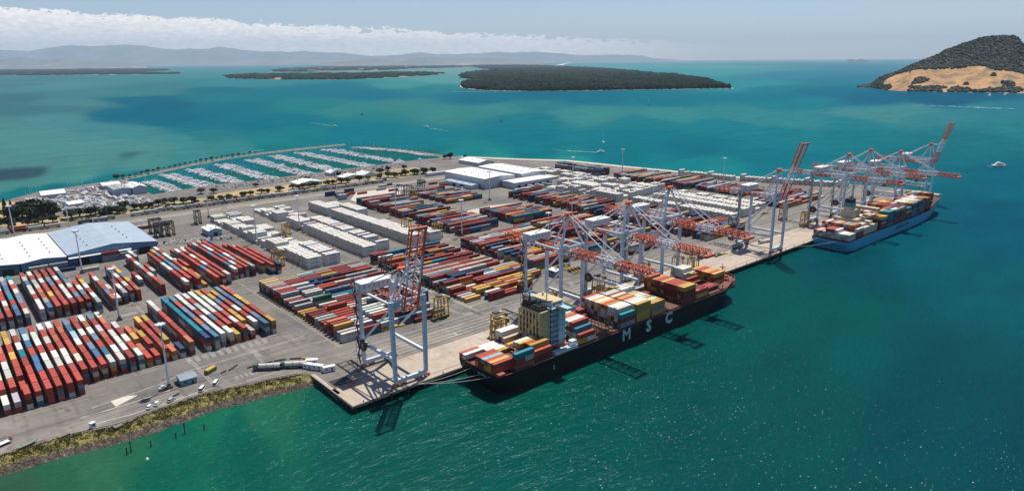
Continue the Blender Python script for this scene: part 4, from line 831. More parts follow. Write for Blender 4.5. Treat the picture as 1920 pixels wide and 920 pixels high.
def crane(a0, b0=4.0, zt=51.0, apex=71.0, raised=None, tip=-56.0, back=58.0, ang=84, label='', trolley=10.0, grid_z=None, housedx=-4.0, red_mid=False):
    o = empty('ship_to_shore_crane', (a0, b0, GZ), 0, label, 'crane', 'container cranes along the wharf')
    g = 30.5; zt -= GZ; apex -= GZ; gz = (grid_z or zt - 4.2); hw = 9.3; B = lambda mb, n, m: mb.build(n, m, o)
    # legs
    for sx_ in (-1, 1):
        for y in (0, g):
            mb = MB(); mb.beam((sx_ * (hw - .6), y, 2.8), (sx_ * hw, y, zt), 1.7, 1.5, 0, 1.9, 1.7, up=(0, 1, 0)); B(mb, 'leg', BLUEWH if y == 0 else WHITEP)
    for y, nm in ((0, 'waterside_sill_beam'), (g, 'landside_sill_beam')):
        mb = MB(); mb.box(-hw + .4, hw - .4, y - .8, y + .8, 1.6, 3.6); B(mb, 'sill_beam', BLUEWH)
        mb = MB(); 
        if y == 0:   # portal beam with an open middle
            mb.box(-hw - .6, hw + .6, y - .9, y + .9, zt - .2, zt + 1.2); mb.beam((-hw + .4, y, zt - 3.0), (-hw + 4.5, y, zt - .2), 1.3, 1.6, 0, up=(0, 1, 0)); mb.beam((hw - .4, y, zt - 3.0), (hw - 4.5, y, zt - .2), 1.3, 1.6, 0, up=(0, 1, 0))
        else: mb.box(-hw - .6, hw + .6, y - .8, y + .8, zt - 1.6, zt + 1.3)
        B(mb, 'portal_beam', BLUEWH if y == 0 else WHITEP)
    for sx_ in (-1, 1):
        mb = MB(); mb.beam((sx_ * (hw - .5), 0, 13.6), (sx_ * (hw - .5), g, 13.6), 1.3, 1.6); B(mb, 'tie_beam', WHITEP)
        mb = MB(); mb.tube((sx_ * (hw - .4), g - .5, 14.5), (sx_ * (hw - .05), .4, zt - 2.5), .55, .55, 6); B(mb, 'diagonal_brace', WHITEP)
        mb = MB(); mb.beam((sx_ * hw, 0, zt), (sx_ * hw, g, zt), .9, 1.0); B(mb, 'upper_tie', WHITEP)
    # girder
    bands = [(.22, 0), (.42, 1), (.72, 0), (1.0, 1)]
    mb = MB(); truss(mb, (0, back, gz), (0, -2.2, gz), 3.6, 3.4, 4.6, bands); B(mb, 'girder', [REDP, WHITEP])
    L = abs(tip + 2.2); bb = [(.30, 0), (.62, 1), (1.0, 0)]
    if raised: t = math.radians(ang); tipv = Vector((0, -2.2 - L * math.cos(t), gz + L * math.sin(t)))
    else: tipv = Vector((0, tip, gz))
    mb = MB(); truss(mb, (0, -2.4, gz), tuple(tipv), 3.6, 3.4, 4.4, bb); B(mb, 'boom', [REDP, WHITEP])
    if not raised: mb = MB(); mb.box(-4.6, 4.6, tip - 1.2, tip + .4, gz - .3, gz + 1.2); B(mb, 'boom_end_frame', REDP)
    else: mb = MB(); u_ = (tipv - Vector((0, -2.4, gz))).normalized(); mb.beam(tipv - Vector((4.6, 0, 0)), tipv + Vector((4.6, 0, 0)), 1.2, 1.2); B(mb, 'boom_end_frame', REDP)
    # apex frame and stays
    for sx_ in (-1, 1):
        mb = MB(); top = Vector((sx_ * 1.1, 3.2, apex - 2)); mb.beam((sx_ * (hw - .2), 0, zt + .6), top, 1.1, 1.1, 0, .8, .8, up=(0, 1, 0)); B(mb, 'apex_leg', WHITEP)
        mb = MB(); mb.beam((sx_ * 3.0, 13, gz + 3), top, .8, .8, 0, .6, .6, up=(1, 0, 0)); B(mb, 'apex_back_leg', WHITEP)
        mb = MB(); mb.tube((sx_ * 1.2, 4.0, apex - .8), (sx_ * (hw - 1), g, zt + 1.2), .34, .34, 5); B(mb, 'back_stay', WHITEP)
        mb = MB()
        if not raised: mb.tube((sx_ * 1.2, 2.4, apex - .8), (sx_ * 3.4, -2.2 - L * .60, gz + 3.4), .3, .3, 5)
        else:
            P = Vector((0, -2.4, gz)) + (tipv - Vector((0, -2.4, gz))) * .6; mb.tube((sx_ * 1.2, 2.4, apex - .8), (sx_ * 2.6, (P.y + 2) * .5 + 1, apex - 1), .25, .25, 5); mb.tube((sx_ * 2.6, (P.y + 2) * .5 + 1, apex - 1), tuple(P + Vector((sx_ * 3, 0, 0))), .22, .22, 5)
        B(mb, 'fore_stay', WHITEP)
    mb = MB(); mb.box(-2.0, 2.0, 1.8, 4.8, apex - 2.2, apex); mb.box(-3.0, 3.0, 2.6, 3.8, apex - 1.2, apex - .6); mb.tube((0, 3.2, apex), (0, 3.2, apex + 2.6), .12, .08, 5); mb.beam((-3.2, 3.2, apex - 4), (0, 3.2, apex - 1.5), .5, .5, up=(0, 1, 0)); mb.beam((3.2, 3.2, apex - 4), (0, 3.2, apex - 1.5), .5, .5, up=(0, 1, 0)); B(mb, 'apex_head', REDP)
    # machinery house
    hx0, hx1 = housedx - 8.2, housedx + 8.2
    mb = MB(); mb.box(hx0, hx1, g - 8.2, g - 1.2, zt + 1.4, zt + 5.0, 0, 1); mb.box(hx0 - .25, hx1 + .25, g - 8.45, g - .95, zt + 5.0, zt + 5.25, 1)
    for k in range(6): mb.box(hx0 + 1.2 + k * 2.6, hx0 + 2.2 + k * 2.6, g - 8.24, g - 8.19, zt + 2.6, zt + 3.9, 2)
    mb.box(hx0 - .04, hx0 + .02, g - 6.5, g - 5.3, zt + 1.6, zt + 3.8, 2)
    B(mb, 'machinery_house', [mat_house, WHROOF, GREYM])
    # trolley, cab, spreader
    ty = trolley; mb = MB(); mb.box(-3.4, 3.4, ty - 3, ty + 3, gz - .9, gz - .2, 0); B(mb, 'trolley', [DARKM])
    mb = MB(); mb.box(1.2, 3.6, ty - 6, ty - 3.4, gz - 3.6, gz - .9, 0); mb.box(1.0, 1.22, ty - 5.8, ty - 3.6, gz - 3.0, gz - 1.6, 1); mb.box(1.3, 3.5, ty - 6.1, ty - 5.98, gz - 3.3, gz - 1.5, 1); B(mb, 'operator_cab', [WHITEP, GLASSD])
    mb = MB(); sz = gz - 14
    for sx_ in (-2.4, 2.4):
        for sy_ in (-.9, .9): mb.tube((sx_, ty + sy_, gz - .8), (sx_, ty + sy_, sz + 1), .05, .05, 4)
    mb.box(-6.1, 6.1, ty - .5, ty + .5, sz, sz + .6, 1); mb.box(-6.1, -5.7, ty - 1.2, ty + 1.2, sz, sz + .4, 1); mb.box(5.7, 6.1, ty - 1.2, ty + 1.2, sz, sz + .4, 1); mb.box(-2.6, 2.6, ty - 1.1, ty + 1.1, sz + .6, sz + 1.3, 1); B(mb, 'spreader', [DARKM, YELP])
    # cable reel
    mb = MB(); cx_ = -hw - 1.6; cy = g - 4.2; cz = 13.8; mb.tube((cx_ - .45, cy, cz), (cx_ + .45, cy, cz), 3.0, 3.0, 24); B(mb, 'cable_reel', BLACKP)
    rl = MB(); rl.tube((cx_ - .52, cy, cz), (cx_ + .9, cy, cz), 1.0, 1.0, 12); rl.tube((cx_ - .5, cy, cz), (cx_ - .47, cy, cz), 2.1, 2.1, 20, 1); rl.build('reel_hub', [REDP, DARKM], o)
    # stair tower on the landside leg
    mb = MB(); x0 = -hw - 2.0
    for k in range(11): z0 = 3 + k * 4.1; mb.beam((x0, g - 1.2 + (k % 2) * 2.4, z0), (x0, g + 1.2 - (k % 2) * 2.4, z0 + 4.1), .8, .14); mb.box(x0 - .5, x0 + .9, g - 1.6, g + 1.6, z0 + 4.05, z0 + 4.15)
    for yy in (-1.5, 1.5): mb.beam((x0 - .45, g + yy, 2), (x0 - .45, g + yy, 48), .14, .14, up=(0, 1, 0))
    B(mb, 'stair_tower', DARKM)
    # bogies
    for y in (0, g):
        for sx_ in (-1, 1):
            mb = MB(); c = sx_ * (hw - 2.4); mb.box(c - 3.6, c + 3.6, y - .5, y + .5, 1.1, 1.7)
            for q in (-2.3, 2.3):
                mb.beam((c + q - 1.7, y, .95), (c + q + 1.7, y, .95), .8, .7); mb.box(c + q - .4, c + q + .4, y - .6, y + .6, .9, 1.4)
            bo = B(mb, 'bogie', REDP)
            for q in (-3.4, -1.2, 1.2, 3.4):
                w = MB(); w.tube((c + q, y - .28, .42), (c + q, y + .28, .42), .42, .42, 10); w.build('wheel', DKRED, bo)
    return o
mat_house = mat('house_sheet', (0.52, 0.56, 0.60), .5, var=.06, vscale=.4)
crane(34.0, zt=45.5, apex=61.5, raised=True, tip=-45, back=50, ang=76, label='light blue gantry crane nearest the wharf end with its red boom raised', trolley=14, housedx=-3.6)
crane(146.3, label='white gantry crane with lowered red boom just ahead of the ship bridge', trolley=-30, tip=-58, back=56)
crane(200.3, label='middle white gantry crane of the three working the black ship', trolley=-44, zt=51, apex=70)
crane(241.6, label='white gantry crane over the bow half of the black ship', trolley=-38, zt=54, apex=74.5)
crane(385.5, raised=True, ang=73, tip=-49.5, label='white gantry crane standing between the two ships with its boom raised', trolley=12)
crane(511.5, label='white gantry crane nearest the stern of the blue ship, boom lowered', trolley=-24, zt=52.5, apex=71.5, tip=-44)
crane(558.5, label='white gantry crane over the middle of the blue ship, boom lowered', trolley=-34, zt=52.5, apex=71.5, tip=-46)
crane(633.0, label='white gantry crane over the bow of the blue ship, boom lowered', trolley=-20, zt=46, apex=63.5, tip=-52)
crane(719.0, raised=True, ang=74, zt=46, apex=64, tip=-49, label='farthest white gantry crane at the wharf end with its boom raised', trolley=16)
# ================================================================== SHIPS
BLKHULL = mat('black_hull', (0.004, 0.0045, 0.005), .55, spec=.25, var=.35, vscale=.3); OXIDE = mat('oxide_deck', (0.33, 0.075, 0.05), .75, var=.25, vscale=.5, col2=(0.17, 0.05, 0.04), c2scale=.3)
BLUHULL = mat('light_blue_hull', (0.03, 0.29, 0.47), .5, var=.08, vscale=.2); CREAM = mat('cream_paint', (0.50, 0.39, 0.20), .6, var=.15, vscale=.8, col2=(0.22, 0.15, 0.07), c2scale=.5, c2lo=.56, c2hi=.72)
SHIPB = mat('ship_pale_blue', (0.26, 0.47, 0.56), .5, var=.15, vscale=.6)
SHIPW = mat('ship_white', (0.55, 0.66, 0.70), .5, var=.12, vscale=.7); SOOT = mat('soot_black', (0.02, 0.019, 0.018), .8, var=.4, vscale=.8); HATCHM = mat('hatch_brown', (0.10, 0.045, 0.035), .8, var=.35, vscale=.6)
LASH = mat('lashing_bridge_steel', (0.20, 0.10, 0.06), .8, var=.35, vscale=1)
BEIGE = mat('beige_steel', (0.50, 0.42, 0.31), .6, var=.12, vscale=.5)
def hull(parent, x0, x1, yc, hb, zdeck, zbow, m, bowlen=34, sternlen=14, zst=None, mdeck=None, flare=.55, rake=9):
    n = 70; xs_ = np.concatenate([np.linspace(x0, x0 + sternlen, 12), np.linspace(x0 + sternlen, x1 - bowlen, 12)[1:], np.linspace(x1 - bowlen, x1, 34)[1:]]); nz_ = 9; V = []; top = []
    for x in xs_:
        tb = max(0, (x - (x1 - bowlen)) / bowlen); ts = max(0, 1 - (x - x0) / sternlen)
        zd = zdeck + (zbow - zdeck) * min(1, max(0, (x - (x1 - bowlen * .8)) / (bowlen * .25))) if zbow != zdeck else zdeck
        wd = hb * math.sqrt(max(0, 1 - tb ** 2.6)) * (1 - .03 * ts); row = []
        for j in range(nz_):
            t = j / (nz_ - 1); z = -1.5 + (zd + 1.5) * t
            # underwater/waterline narrower at both ends
            nb = max(0, 1 - (max(0, (x + rake * (1 - t) * 1.0 - (x1 - bowlen - 14)) / (bowlen + 14)) ** 1.9)); wl = hb * nb ** .6
            w = wl * (1 - t ** 1.6) + wd * t ** 1.6; w *= (1 - (1 - t) ** 1.2 * ts * .35); row.append((w, z))
        V.append(row)
    mb = MB(); nn = len(xs_)
    for sgn in (-1, 1):
        base = len(mb.v)
        for i, x in enumerate(xs_):
            ts = max(0, 1 - (x - x0) / sternlen)
            for j, (w, z) in enumerate(V[i]): 
                xx = x + (x0 + 5 - x) * max(0, (1 - j / (nz_ - 1)) - .25) * ts * .9 if ts > 0 else x
                mb.v.append((xx, yc + sgn * w, z))
        for i in range(nn - 1):
            for j in range(nz_ - 1): mb.f.append((base + i * nz_ + j, base + (i + 1) * nz_ + j, base + (i + 1) * nz_ + j + 1, base + i * nz_ + j + 1)); mb.m.append(0)
    b2 = nn * nz_
    for j in range(nz_ - 1): mb.f.append((j, j + 1, b2 + j + 1, b2 + j)); mb.m.append(0)   # transom
    h = mb.build('hull', m, parent, smooth=False)
    d = MB()
    for i in range(nn - 1):
        a, b = V[i][-1], V[i + 1][-1]; d.quad([(xs_[i], yc - a[0] + .25, a[1] - .9), (xs_[i + 1], yc - b[0] + .25, b[1] - .9), (xs_[i + 1], yc + b[0] - .25, b[1] - .9), (xs_[i], yc + a[0] - .25, a[1] - .9)])
    d.build('deck', mdeck or OXIDE, parent)
    r = MB()
    for i in range(nn - 1):
        for sg in (-1, 1):
            a, b = V[i][-1], V[i + 1][-1]
            if a[0] > .5: r.beam((xs_[i], yc + sg * a[0], a[1] + .1), (xs_[i + 1], yc + sg * b[0], b[1] + .1), .35, .3)
    r.beam((x0, yc - hb * .97, zdeck + .1), (x0, yc + hb * .97, zdeck + .1), .5, .4)
    r.build('bulwark_rail', mdeck or OXIDE, parent)
    return V, xs_
def ship_bay(x, yc, z0, cols, tiers, pal, bay, ship):
    """cols: tops from the quay side to the water side"""
    n = len(cols)
    for k, ch in enumerate(cols):
        if ch == '.': continue
        t = int(tiers[min(k, len(tiers) - 1)])
        if t == 0: continue
        y = yc + (11 / 2 - k) * 2.52
        stack(x + 6.1, y, 'x', 12.19, t, ch, pal, '%s from quay, %s, %s' % (ordn(k), bay, ship), ship, z0=z0)
def black_ship():
    S1 = empty('container_ship', (58, -18.4, 0), 0, 'black hulled container ship with yellow and white containers at the quay', 'container ship'); sp = S1
    P = lambda mb, n, m: (lambda o: o)(mb.build(n, m, None))
    yc = -18.4; parts = []
    g = empty('tmp', (0, 0, 0)); 
    V, xs_ = hull(g, 58.5, 275.5, yc, 16.1, 11.0, 13.6, BLKHULL, mdeck=mat('brown_deck', (0.17, 0.045, 0.035), .8, var=.35, vscale=.5))
    zd = 11.0
    # hatch coamings along the deck
    for a in (69.5, 82, 114, 127, 134.2, 147.4, 160.6, 174, 190, 205, 218.5, 234, 249): mb = MB(); mb.box(a - .3, a + 12.7 - (6 if a == 127 else 0), yc - 15.2, yc + 15.2, zd - 1, zd + .9); mb.build('hatch_cover', HATCHM, g)
    for a in (126.6, 132.6, 139.6, 146.3, 159.9, 173.4, 187.5, 203.5, 217.9, 231.5, 247.4, 262.5, 81.3):
        mb = MB(); 
        for k in range(13): mb.beam((a, yc - 15.1 + k * 2.52, zd - .5), (a, yc - 15.1 + k * 2.52, zd + 4.4), .3, .3, up=(0, 1, 0))
        mb.box(a - .5, a + .5, yc - 15.4, yc + 15.4, zd + 3.3, zd + 3.5); mb.box(a - .5, a + .5, yc - 15.4, yc + 15.4, zd + 1.0, zd + 1.2)
        mb.build('lashing_bridge', LASH, g)
    # accommodation block
    H1 = 33.0; hw = 7.5; mb = MB(); mb.box(93.0, 99.2, yc - hw, yc + hw, zd - .5, H1 - .6, 0)
    for k in range(7): mb.box(92.55, 93.04, yc - hw + .1 + k * 2.55, yc - hw + 1.1 + k * 2.55, zd + 1, H1 - 1.4, 0)
    for k in range(6):
        for q in range(5):
            if (k + q) % 5 != 4: mb.box(92.75, 93.03, yc - hw + 1.45 + k * 2.55, yc - hw + 2.3 + k * 2.55, 15.5 + q * 3.2, 17.9 + q * 3.2, 1)
    for q in range(6): mb.beam((93.2, yc - hw - .06, 13 + q * 3.2), (99, yc - hw - .06, 13 + q * 3.2), .12, .12)
    mb.build('funnel_casing', [CREAM, SOOT], g)
    mb = MB(); mb.box(93.4, 98.8, yc - 6.4, yc + 7.4, H1 - .6, H1 + .9); mb.box(93.8, 98.4, yc + 1.0, yc + 6.6, H1 + .9, H1 + 3.4)
    for k in range(5): mb.tube((94.4 + k * .8, yc + 1.8 + k * .9, H1 + 3), (94.0 + k * .8, yc + 1.8 + k * .9, H1 + 6.2), .42, .42, 8)
    for k in range(6): mb.box(94 + (k % 2) * 2.4, 95.6 + (k % 2) * 2.4, yc - 5.8 + (k // 2) * 2.1, yc - 4.4 + (k // 2) * 2.1, H1 + .9, H1 + 1.9)
    mb.beam((94, yc + 7, H1 + 1.2), (101, yc - 8, H1 + 4.0), .6, .6); mb.tube((98, yc - 2, H1), (98, yc - 2, H1 + 4.5), .3, .3, 6); mb.build('funnel', SOOT, g)
    mb = MB(); zs_ = [zd - .5 + k * 2.85 for k in range(8)]
    for k, z in enumerate(zs_):
        mb.box(99.3, 109.4, yc - hw + .6, yc + hw - .6, z, z + 2.62, 0)
        mb.box(99.3, 110.0, yc - hw - 1.6, yc + hw + 1.6, z + 2.62, z + 2.85, 0)
        mb.box(104.6, 109.4, yc - hw - 1.5, yc - hw + .6, z, z + 2.62, 3)
        for q in range(6): mb.box(109.42, 109.5, yc - 7 + q * 2.6, yc - 5.8 + q * 2.6, z + 1, z + 2, 1)
        mb.box(106.9, 107.4, yc - hw - 1.56, yc - hw - 1.48, z + 1.1, z + 1.7, 1)
        for q in range(2): mb.box(100.2 + q * 2.2, 101.2 + q * 2.2, yc - hw + .54, yc - hw + .62, z + .3, z + 2.1, 1)
        for q in range(5): mb.beam((99.5 + q * 1.25, yc - hw - 1.5, z + 2.85), (99.5 + q * 1.25, yc - hw - 1.5, z + 3.8), .08, .08, 0, up=(0, 1, 0))
        mb.beam((99.4, yc - hw - 1.5, z + 3.8), (104.6, yc - hw - 1.5, z + 3.8), .12, .12); mb.beam((99.4, yc - hw - 1.5, z + 3.4), (104.6, yc - hw - 1.5, z + 3.4), .08, .08)
        mb.beam((99.9, yc - hw - .6, z + (.1 if k % 2 else 2.7)), (104.2, yc - hw - .6, z + (2.7 if k % 2 else .1)), .7, .15, 2)
    zb = zs_[-1] + .02
    mb.build('accommodation', [SHIPW, GLASSD, GREYM, SHIPB], g)
    mb = MB(); mb.box(101.0, 108.8, yc - 7.4, yc + 7.4, zb + 2.9, zb + 5.6, 0); mb.box(108.8, 108.9, yc - 7, yc + 7, zb + 4.0, zb + 5.1, 1); mb.box(102, 108, yc - 7.48, yc - 7.38, zb + 4.0, zb + 5.0, 1); mb.box(103.0, 109.6, yc - 16.4, yc + 16.4, zb + 2.85, zb + 3.05, 3)
    for sg in (-1, 1):
        mb.box(103.0, 109.6, yc + sg * 16.4 - .08, yc + sg * 16.4 + .08, zb + 3.05, zb + 4.2, 3)
        for xx in (103.0, 109.5): mb.box(xx, xx + .12, min(yc + sg * 7.5, yc + sg * 16.4), max(yc + sg * 7.5, yc + sg * 16.4), zb + 3.05, zb + 4.2, 2)
        mb.beam((106, yc + sg * 16, zb + 2.8), (106, yc + sg * 9.6, zb - .6), .35, .35)
    mb.box(100.8, 109.2, yc - 7.7, yc + 7.7, zb + 5.6, zb + 5.75, 2); mb.build('bridge', [SHIPW, GLASSD, CREAM, SHIPB], g)
    mb = MB(); mb.tube((102.5, yc - 2, zb + 5.7), (102.5, yc - 2, zb + 13), .35, .15, 6); mb.beam((102.5, yc - 4.6, zb + 9.6), (102.5, yc + .6, zb + 9.6), .2, .2); mb.beam((101.2, yc - 2, zb + 11.4), (103.8, yc - 2, zb + 11.4), .25, .4); mb.beam((100.8, yc - 2, zb + 8), (104.2, yc - 2, zb + 8), .2, .2); mb.tube((105.5, yc + 4, zb + 5.7), (105.5, yc + 4, zb + 7.6), .7, .5, 8)
    for q in range(5): mb.beam((102.5 - 1.2 + .2 * q, yc - 2, zb + 5.8 + q * 1.4), (102.5 + 1.2 - .2 * q, yc - 2, zb + 5.8 + q * 1.4), .1, .1)
    mb.build('radar_mast', SHIPW, g)
    # lifeboat and its station at the water side
    mb = MB(); mb.box(96, 112, yc - 15.8, yc - 12.6, zd - .5, zd + 1.8, 0)
    for k in range(8): mb.beam((96.4 + k * 2.2, yc - 15.9, zd - 1), (96.4 + k * 2.2, yc - 15.9, zd + 3), .18, .18, 0, up=(0, 1, 0))
    mb.beam((96, yc - 15.9, zd + 3), (112, yc - 15.9, zd + 3), .15, .15); mb.beam((96, yc - 15.9, zd + 1.9), (112, yc - 15.9, zd + 1.9), .12, .12); mb.box(107.8, 111.5, yc - 15.4, yc - 12.6, zd + 1.8, zd + 4.4, 0); mb.build('boat_station', SHIPW, g)
    lb = MB(); 
    prof = [(-3.8, .1, .3), (-2.6, .9, .9), (0, 1.25, 1.2), (2.6, .9, .9), (3.8, .1, .3)]
    for (xa, wa, ha), (xb, wb, hb_) in zip(prof, prof[1:]):
        for q in range(8):
            t0, t1 = q * math.pi / 4, (q + 1) * math.pi / 4; f = lambda X, W_, H_, t: (102 + X, yc - 14.6 + W_ * math.cos(t), zd + 4.1 + H_ * math.sin(t)); lb.quad([f(xa, wa, ha, t0), f(xb, wb, hb_, t0), f(xb, wb, hb_, t1), f(xa, wa, ha, t1)])
    lb.build('lifeboat', REDP, g)
    mb = MB(); mb.box(69.6, 81, yc - 15.6, yc - 10.8, zd + .9, zd + 2.4)
    for k in range(6): mb.tube((70.5 + k * 1.9, yc - 15.7, zd), (70.5 + k * 1.9, yc - 15.7, zd + 1.2), .5, .5, 6)
    mb.build('red_hatch', OXIDE, g); mb = MB(); mb.box(58.6, 62.5, yc - 15.8, yc - 11.2, zd + .2, zd + 1.3); mb.build('mooring_platform', OXIDE, g)
    # forecastle gear
    ox = -4; mb = MB(); mb.box(262.5, 266, yc - 8, yc + 8, 12.6, 13.6)
    for y in (-4, 4): mb.tube((267, yc + y - 1.4, 13.9), (267, yc + y + 1.4, 13.9), .9, .9, 10); mb.box(265.6, 268.4, yc + y - 1.9, yc + y - 1.5, 12.7, 14.5)
    for k in range(6): mb.tube((263 + (k % 3) * 3, yc + (k // 3 * 2 - 1) * (8.5 - 1.8 * (k % 3)), 12.7), (263 + (k % 3) * 3, yc + (k // 3 * 2 - 1) * (8.5 - 1.8 * (k % 3)), 13.6), .4, .4, 6)
    mb.tube((270.5, yc, 12.7), (270.5, yc, 21), .35, .2, 6); mb.box(269.3, 271.7, yc - 1.6, yc + 1.6, 18.5, 18.8); mb.build('forecastle_gear', OXIDE, g)
    # name letters on the side
    for ch, a in (('M', 150.8), ('S', 170.5), ('C', 189.5)):
        t = text_mesh(ch, 9.4, LETH, 'hull_letter', g, (a, yc - 16.18, 7.3), (math.pi / 2, 0, 0), (.2 if ch == 'M' else .42), .06)
    text_mesh('MSC LEIGH', 1.3, LETH, 'stern_name', g, (58.1, yc - 3, 8.6), (math.pi / 2, 0, -math.pi / 2), .02)
    for a in (94,): 
        mb = MB(); mb.box(a, a + .35, yc - 16.2, yc - 16.1, 4.5, 6.6); mb.box(a + .35, a + 1.0, yc - 16.2, yc - 16.1, 6.2, 6.6); mb.box(a + .35, a + 1.0, yc - 16.2, yc - 16.1, 4.5, 4.9); mb.build('draught_mark', LETH, g)
    for o in list(bpy.data.objects):
        if o.parent is g: o.parent = S1; o.location = (o.location.x - 58, o.location.y + 18.4, o.location.z)
    bpy.data.objects.remove(g)
    S_ = 'black ship'; z0 = zd + .95
    pal = 'DDRYYWWGPD'
    ship_bay(56.6 + 1.6, yc, zd + .55, 'RWWG.RRLRYR.'.replace('.', 'R'), '110002222220', 'DRDYY', 'stern bay', S_)
    ship_bay(69.6, yc, z0 - .4, 'WWWWYR...DDT', '111110000123'[:12], 'DRW', 'second bay', S_)
    ship_bay(81.9, yc, z0, 'WWPYD..YYRYR', '332110000332', 'DDYW', 'bay behind the bridge', S_)
    ship_bay(81.9 - 3, yc, z0 + 5.25, '.......WY...', '000000011000', 'WY', 'upper bay behind the bridge', S_)
    ship_bay(113.8, yc, z0, 'PWYWWYRWWRTR', '333344444432', 'WWGYD', 'first bay ahead of the bridge', S_)
    ship_bay(134.2, yc, z0, 'RRD.........', '221000000000', 'RD', 'quayside bay', S_)
    ship_bay(147.0, yc, z0, 'RWWYWYRYWWWT', '444444444443', 'WWWGYD', 'tall bay nearest the bridge', S_)
    ship_bay(160.6, yc, z0, 'RWWRWRYRWWWY', '444444444444', 'YYYYDG', 'second tall bay', S_)
    ship_bay(174.2, yc, z0, 'WWWGYWWPYWYY', '444333333333', 'YYGDN', 'third tall bay', S_)
    ship_bay(190.2, yc, z0, 'GDR.........', '211000000000', 'GD', 'low quayside bay', S_)
    ship_bay(205.0, yc, z0, 'RRYRRYRRRRYY', '444444444444', 'DDYDD', 'red and yellow bay', S_)
    ship_bay(218.6, yc, z0, 'WGWWWWDWWRRY'.replace('Y', 'R'), '222222222222', 'YDDG', 'low bay near the bow', S_)
    ship_bay(234.2, yc, z0, 'WWWWRD..DRD.', '444321001110', 'GWDW', 'white stack near the bow', S_)
    ship_bay(249.0, yc, z0, '..YRRYYRY...', '003333333000', 'YDYD', 'foremost bay', S_)
LETH = mat('hull_letter_paint', (0.42, 0.55, 0.58), .6, var=.15, vscale=1)
def text_mesh(body, size, m, name, parent, loc, rot, bold=0.0, extrude=.01):
    cu = bpy.data.curves.new(name, 'FONT'); cu.body = body; cu.size = size; cu.extrude = extrude; cu.offset = bold; cu.align_x = 'CENTER'; cu.align_y = 'CENTER'; cu.resolution_u = 2
    t = bpy.data.objects.new('t', cu); S.collection.objects.link(t)
    me = bpy.data.meshes.new_from_object(t); bpy.data.objects.remove(t); bpy.data.curves.remove(cu); me.materials.clear(); me.materials.append(m)
    o = bpy.data.objects.new(name, me); S.collection.objects.link(o); o.location = loc; o.rotation_euler = rot
    if parent: o.parent = parent
    return o
black_ship()
def blue_ship():
    yc = -17.0; X0 = 434.0; S1 = empty('container_ship', (X0, yc, 0), 0, 'light blue hulled container ship at the far end of the quay', 'container ship'); g = empty('tmp', (0, 0, 0)); zd = 9.0
    hull(g, X0, 672, yc, 15.6, zd, 15.5, BLUHULL, bowlen=70, mdeck=mat('dark_deck', (0.05, 0.022, 0.02), .8, var=.3, vscale=.5))
    mb = MB(); mb.box(464.5, 498, yc - 12.5, yc + 14.5, zd - .5, 15.0, 0); mb.box(468, 496, yc - 9, yc + 14, 15, 17.0, 0); mb.box(474, 492, yc - 4, yc + 13, 17, 20, 0); mb.box(478, 492, yc + 1, yc + 12, 20, 27, 0)
    for k in range(5): mb.box(491.95, 492.05, yc + 1.5 + k * 2.1, yc + 2.9 + k * 2.1, 21, 22.3, 1); mb.box(491.95, 492.05, yc + 1.5 + k * 2.1, yc + 2.9 + k * 2.1, 24, 25.3, 1)
    for k in range(6): mb.box(472 + k * 3, 473.4 + k * 3, yc - 11.06, yc - 10.98, 13, 15, 1)
    mb.build('accommodation', [BEIGE, GLASSD], g)
    mb = MB(); mb.box(478, 486, yc + 3, yc + 10, 27, 29.5, 0); mb.box(478, 486, yc + 3, yc + 10, 29.5, 33, 1); mb.box(478.4, 485.6, yc + 3.4, yc + 9.6, 33, 36.5, 2)
    for k in range(4): mb.tube((480 + k * 1.4, yc + 5 + (k % 2) * 2, 36), (480 + k * 1.4, yc + 5 + (k % 2) * 2, 38.4), .4, .4, 6, 2)
    mb.build('funnel', [BEIGE, mat('funnel_teal', (0.01, 0.22, 0.27), .5), SOOT], g)
    mb = MB(); mb.box(488, 493, yc - 15, yc + 15, 27.0, 29.6, 0); mb.box(493, 493.1, yc - 14, yc + 14, 28, 29.1, 1); mb.tube((489, yc, 29.6), (489, yc, 37), .3, .15, 6); mb.beam((489, yc - 2.5, 34), (489, yc + 2.5, 34), .2, .2); mb.build('bridge', [BEIGE, GLASSD], g)
    for a in (449.6, 463.8, 499.4, 513, 527, 541, 555, 569, 583, 597, 611):
        mb = MB()
        for k in range(13): mb.beam((a, yc - 15.0 + k * 2.5, zd - .5), (a, yc - 15.0 + k * 2.5, zd + 5), .3, .3, up=(0, 1, 0))
        mb.box(a - .5, a + .5, yc - 15.2, yc + 15.2, zd + 3.6, zd + 3.8); mb.build('lashing_bridge', LASH, g)
    mb = MB(); mb.box(464.9, 467.5, yc - 11, yc - 6, 15.02, 19, 0); mb.build('stores_crane_base', BEIGE, g)
    mb = MB(); mb.box(646, 650, yc - 6, yc + 6, 14.6, 15.4); 
    for y in (-4, 4): mb.tube((652, yc + y - 1.4, 15.6), (652, yc + y + 1.4, 15.6), .9, .9, 8)
    mb.tube((656, yc, 14.5), (656, yc, 25), .4, .2, 6); mb.build('forecastle_gear', SHIPW, g)
    text_mesh('MAERSK LINE', 5.0, mat('hull_letter_dark', (0.02, 0.05, 0.09), .6), 'hull_name', g, (548, yc - 15.68, 5.2), (math.pi / 2, 0, 0), .05, .05)
    lb = MB(); lb.tube((501, yc - 14.6, 14.5), (508, yc - 14.6, 14.5), 1.3, 1.3, 8); lb.tube((499.6, yc - 14.6, 14.5), (501, yc - 14.6, 14.5), .4, 1.3, 8); lb.tube((508, yc - 14.6, 14.5), (509.4, yc - 14.6, 14.5), 1.3, .4, 8); lb.build('lifeboat', REDP, g)
    for o in list(bpy.data.objects):
        if o.parent is g: o.parent = S1; o.location = (o.location.x - X0, o.location.y - yc, o.location.z)
    bpy.data.objects.remove(g)
    S_ = 'blue ship'; z0 = zd + .6; pal = 'DDRNSTGWYDG'
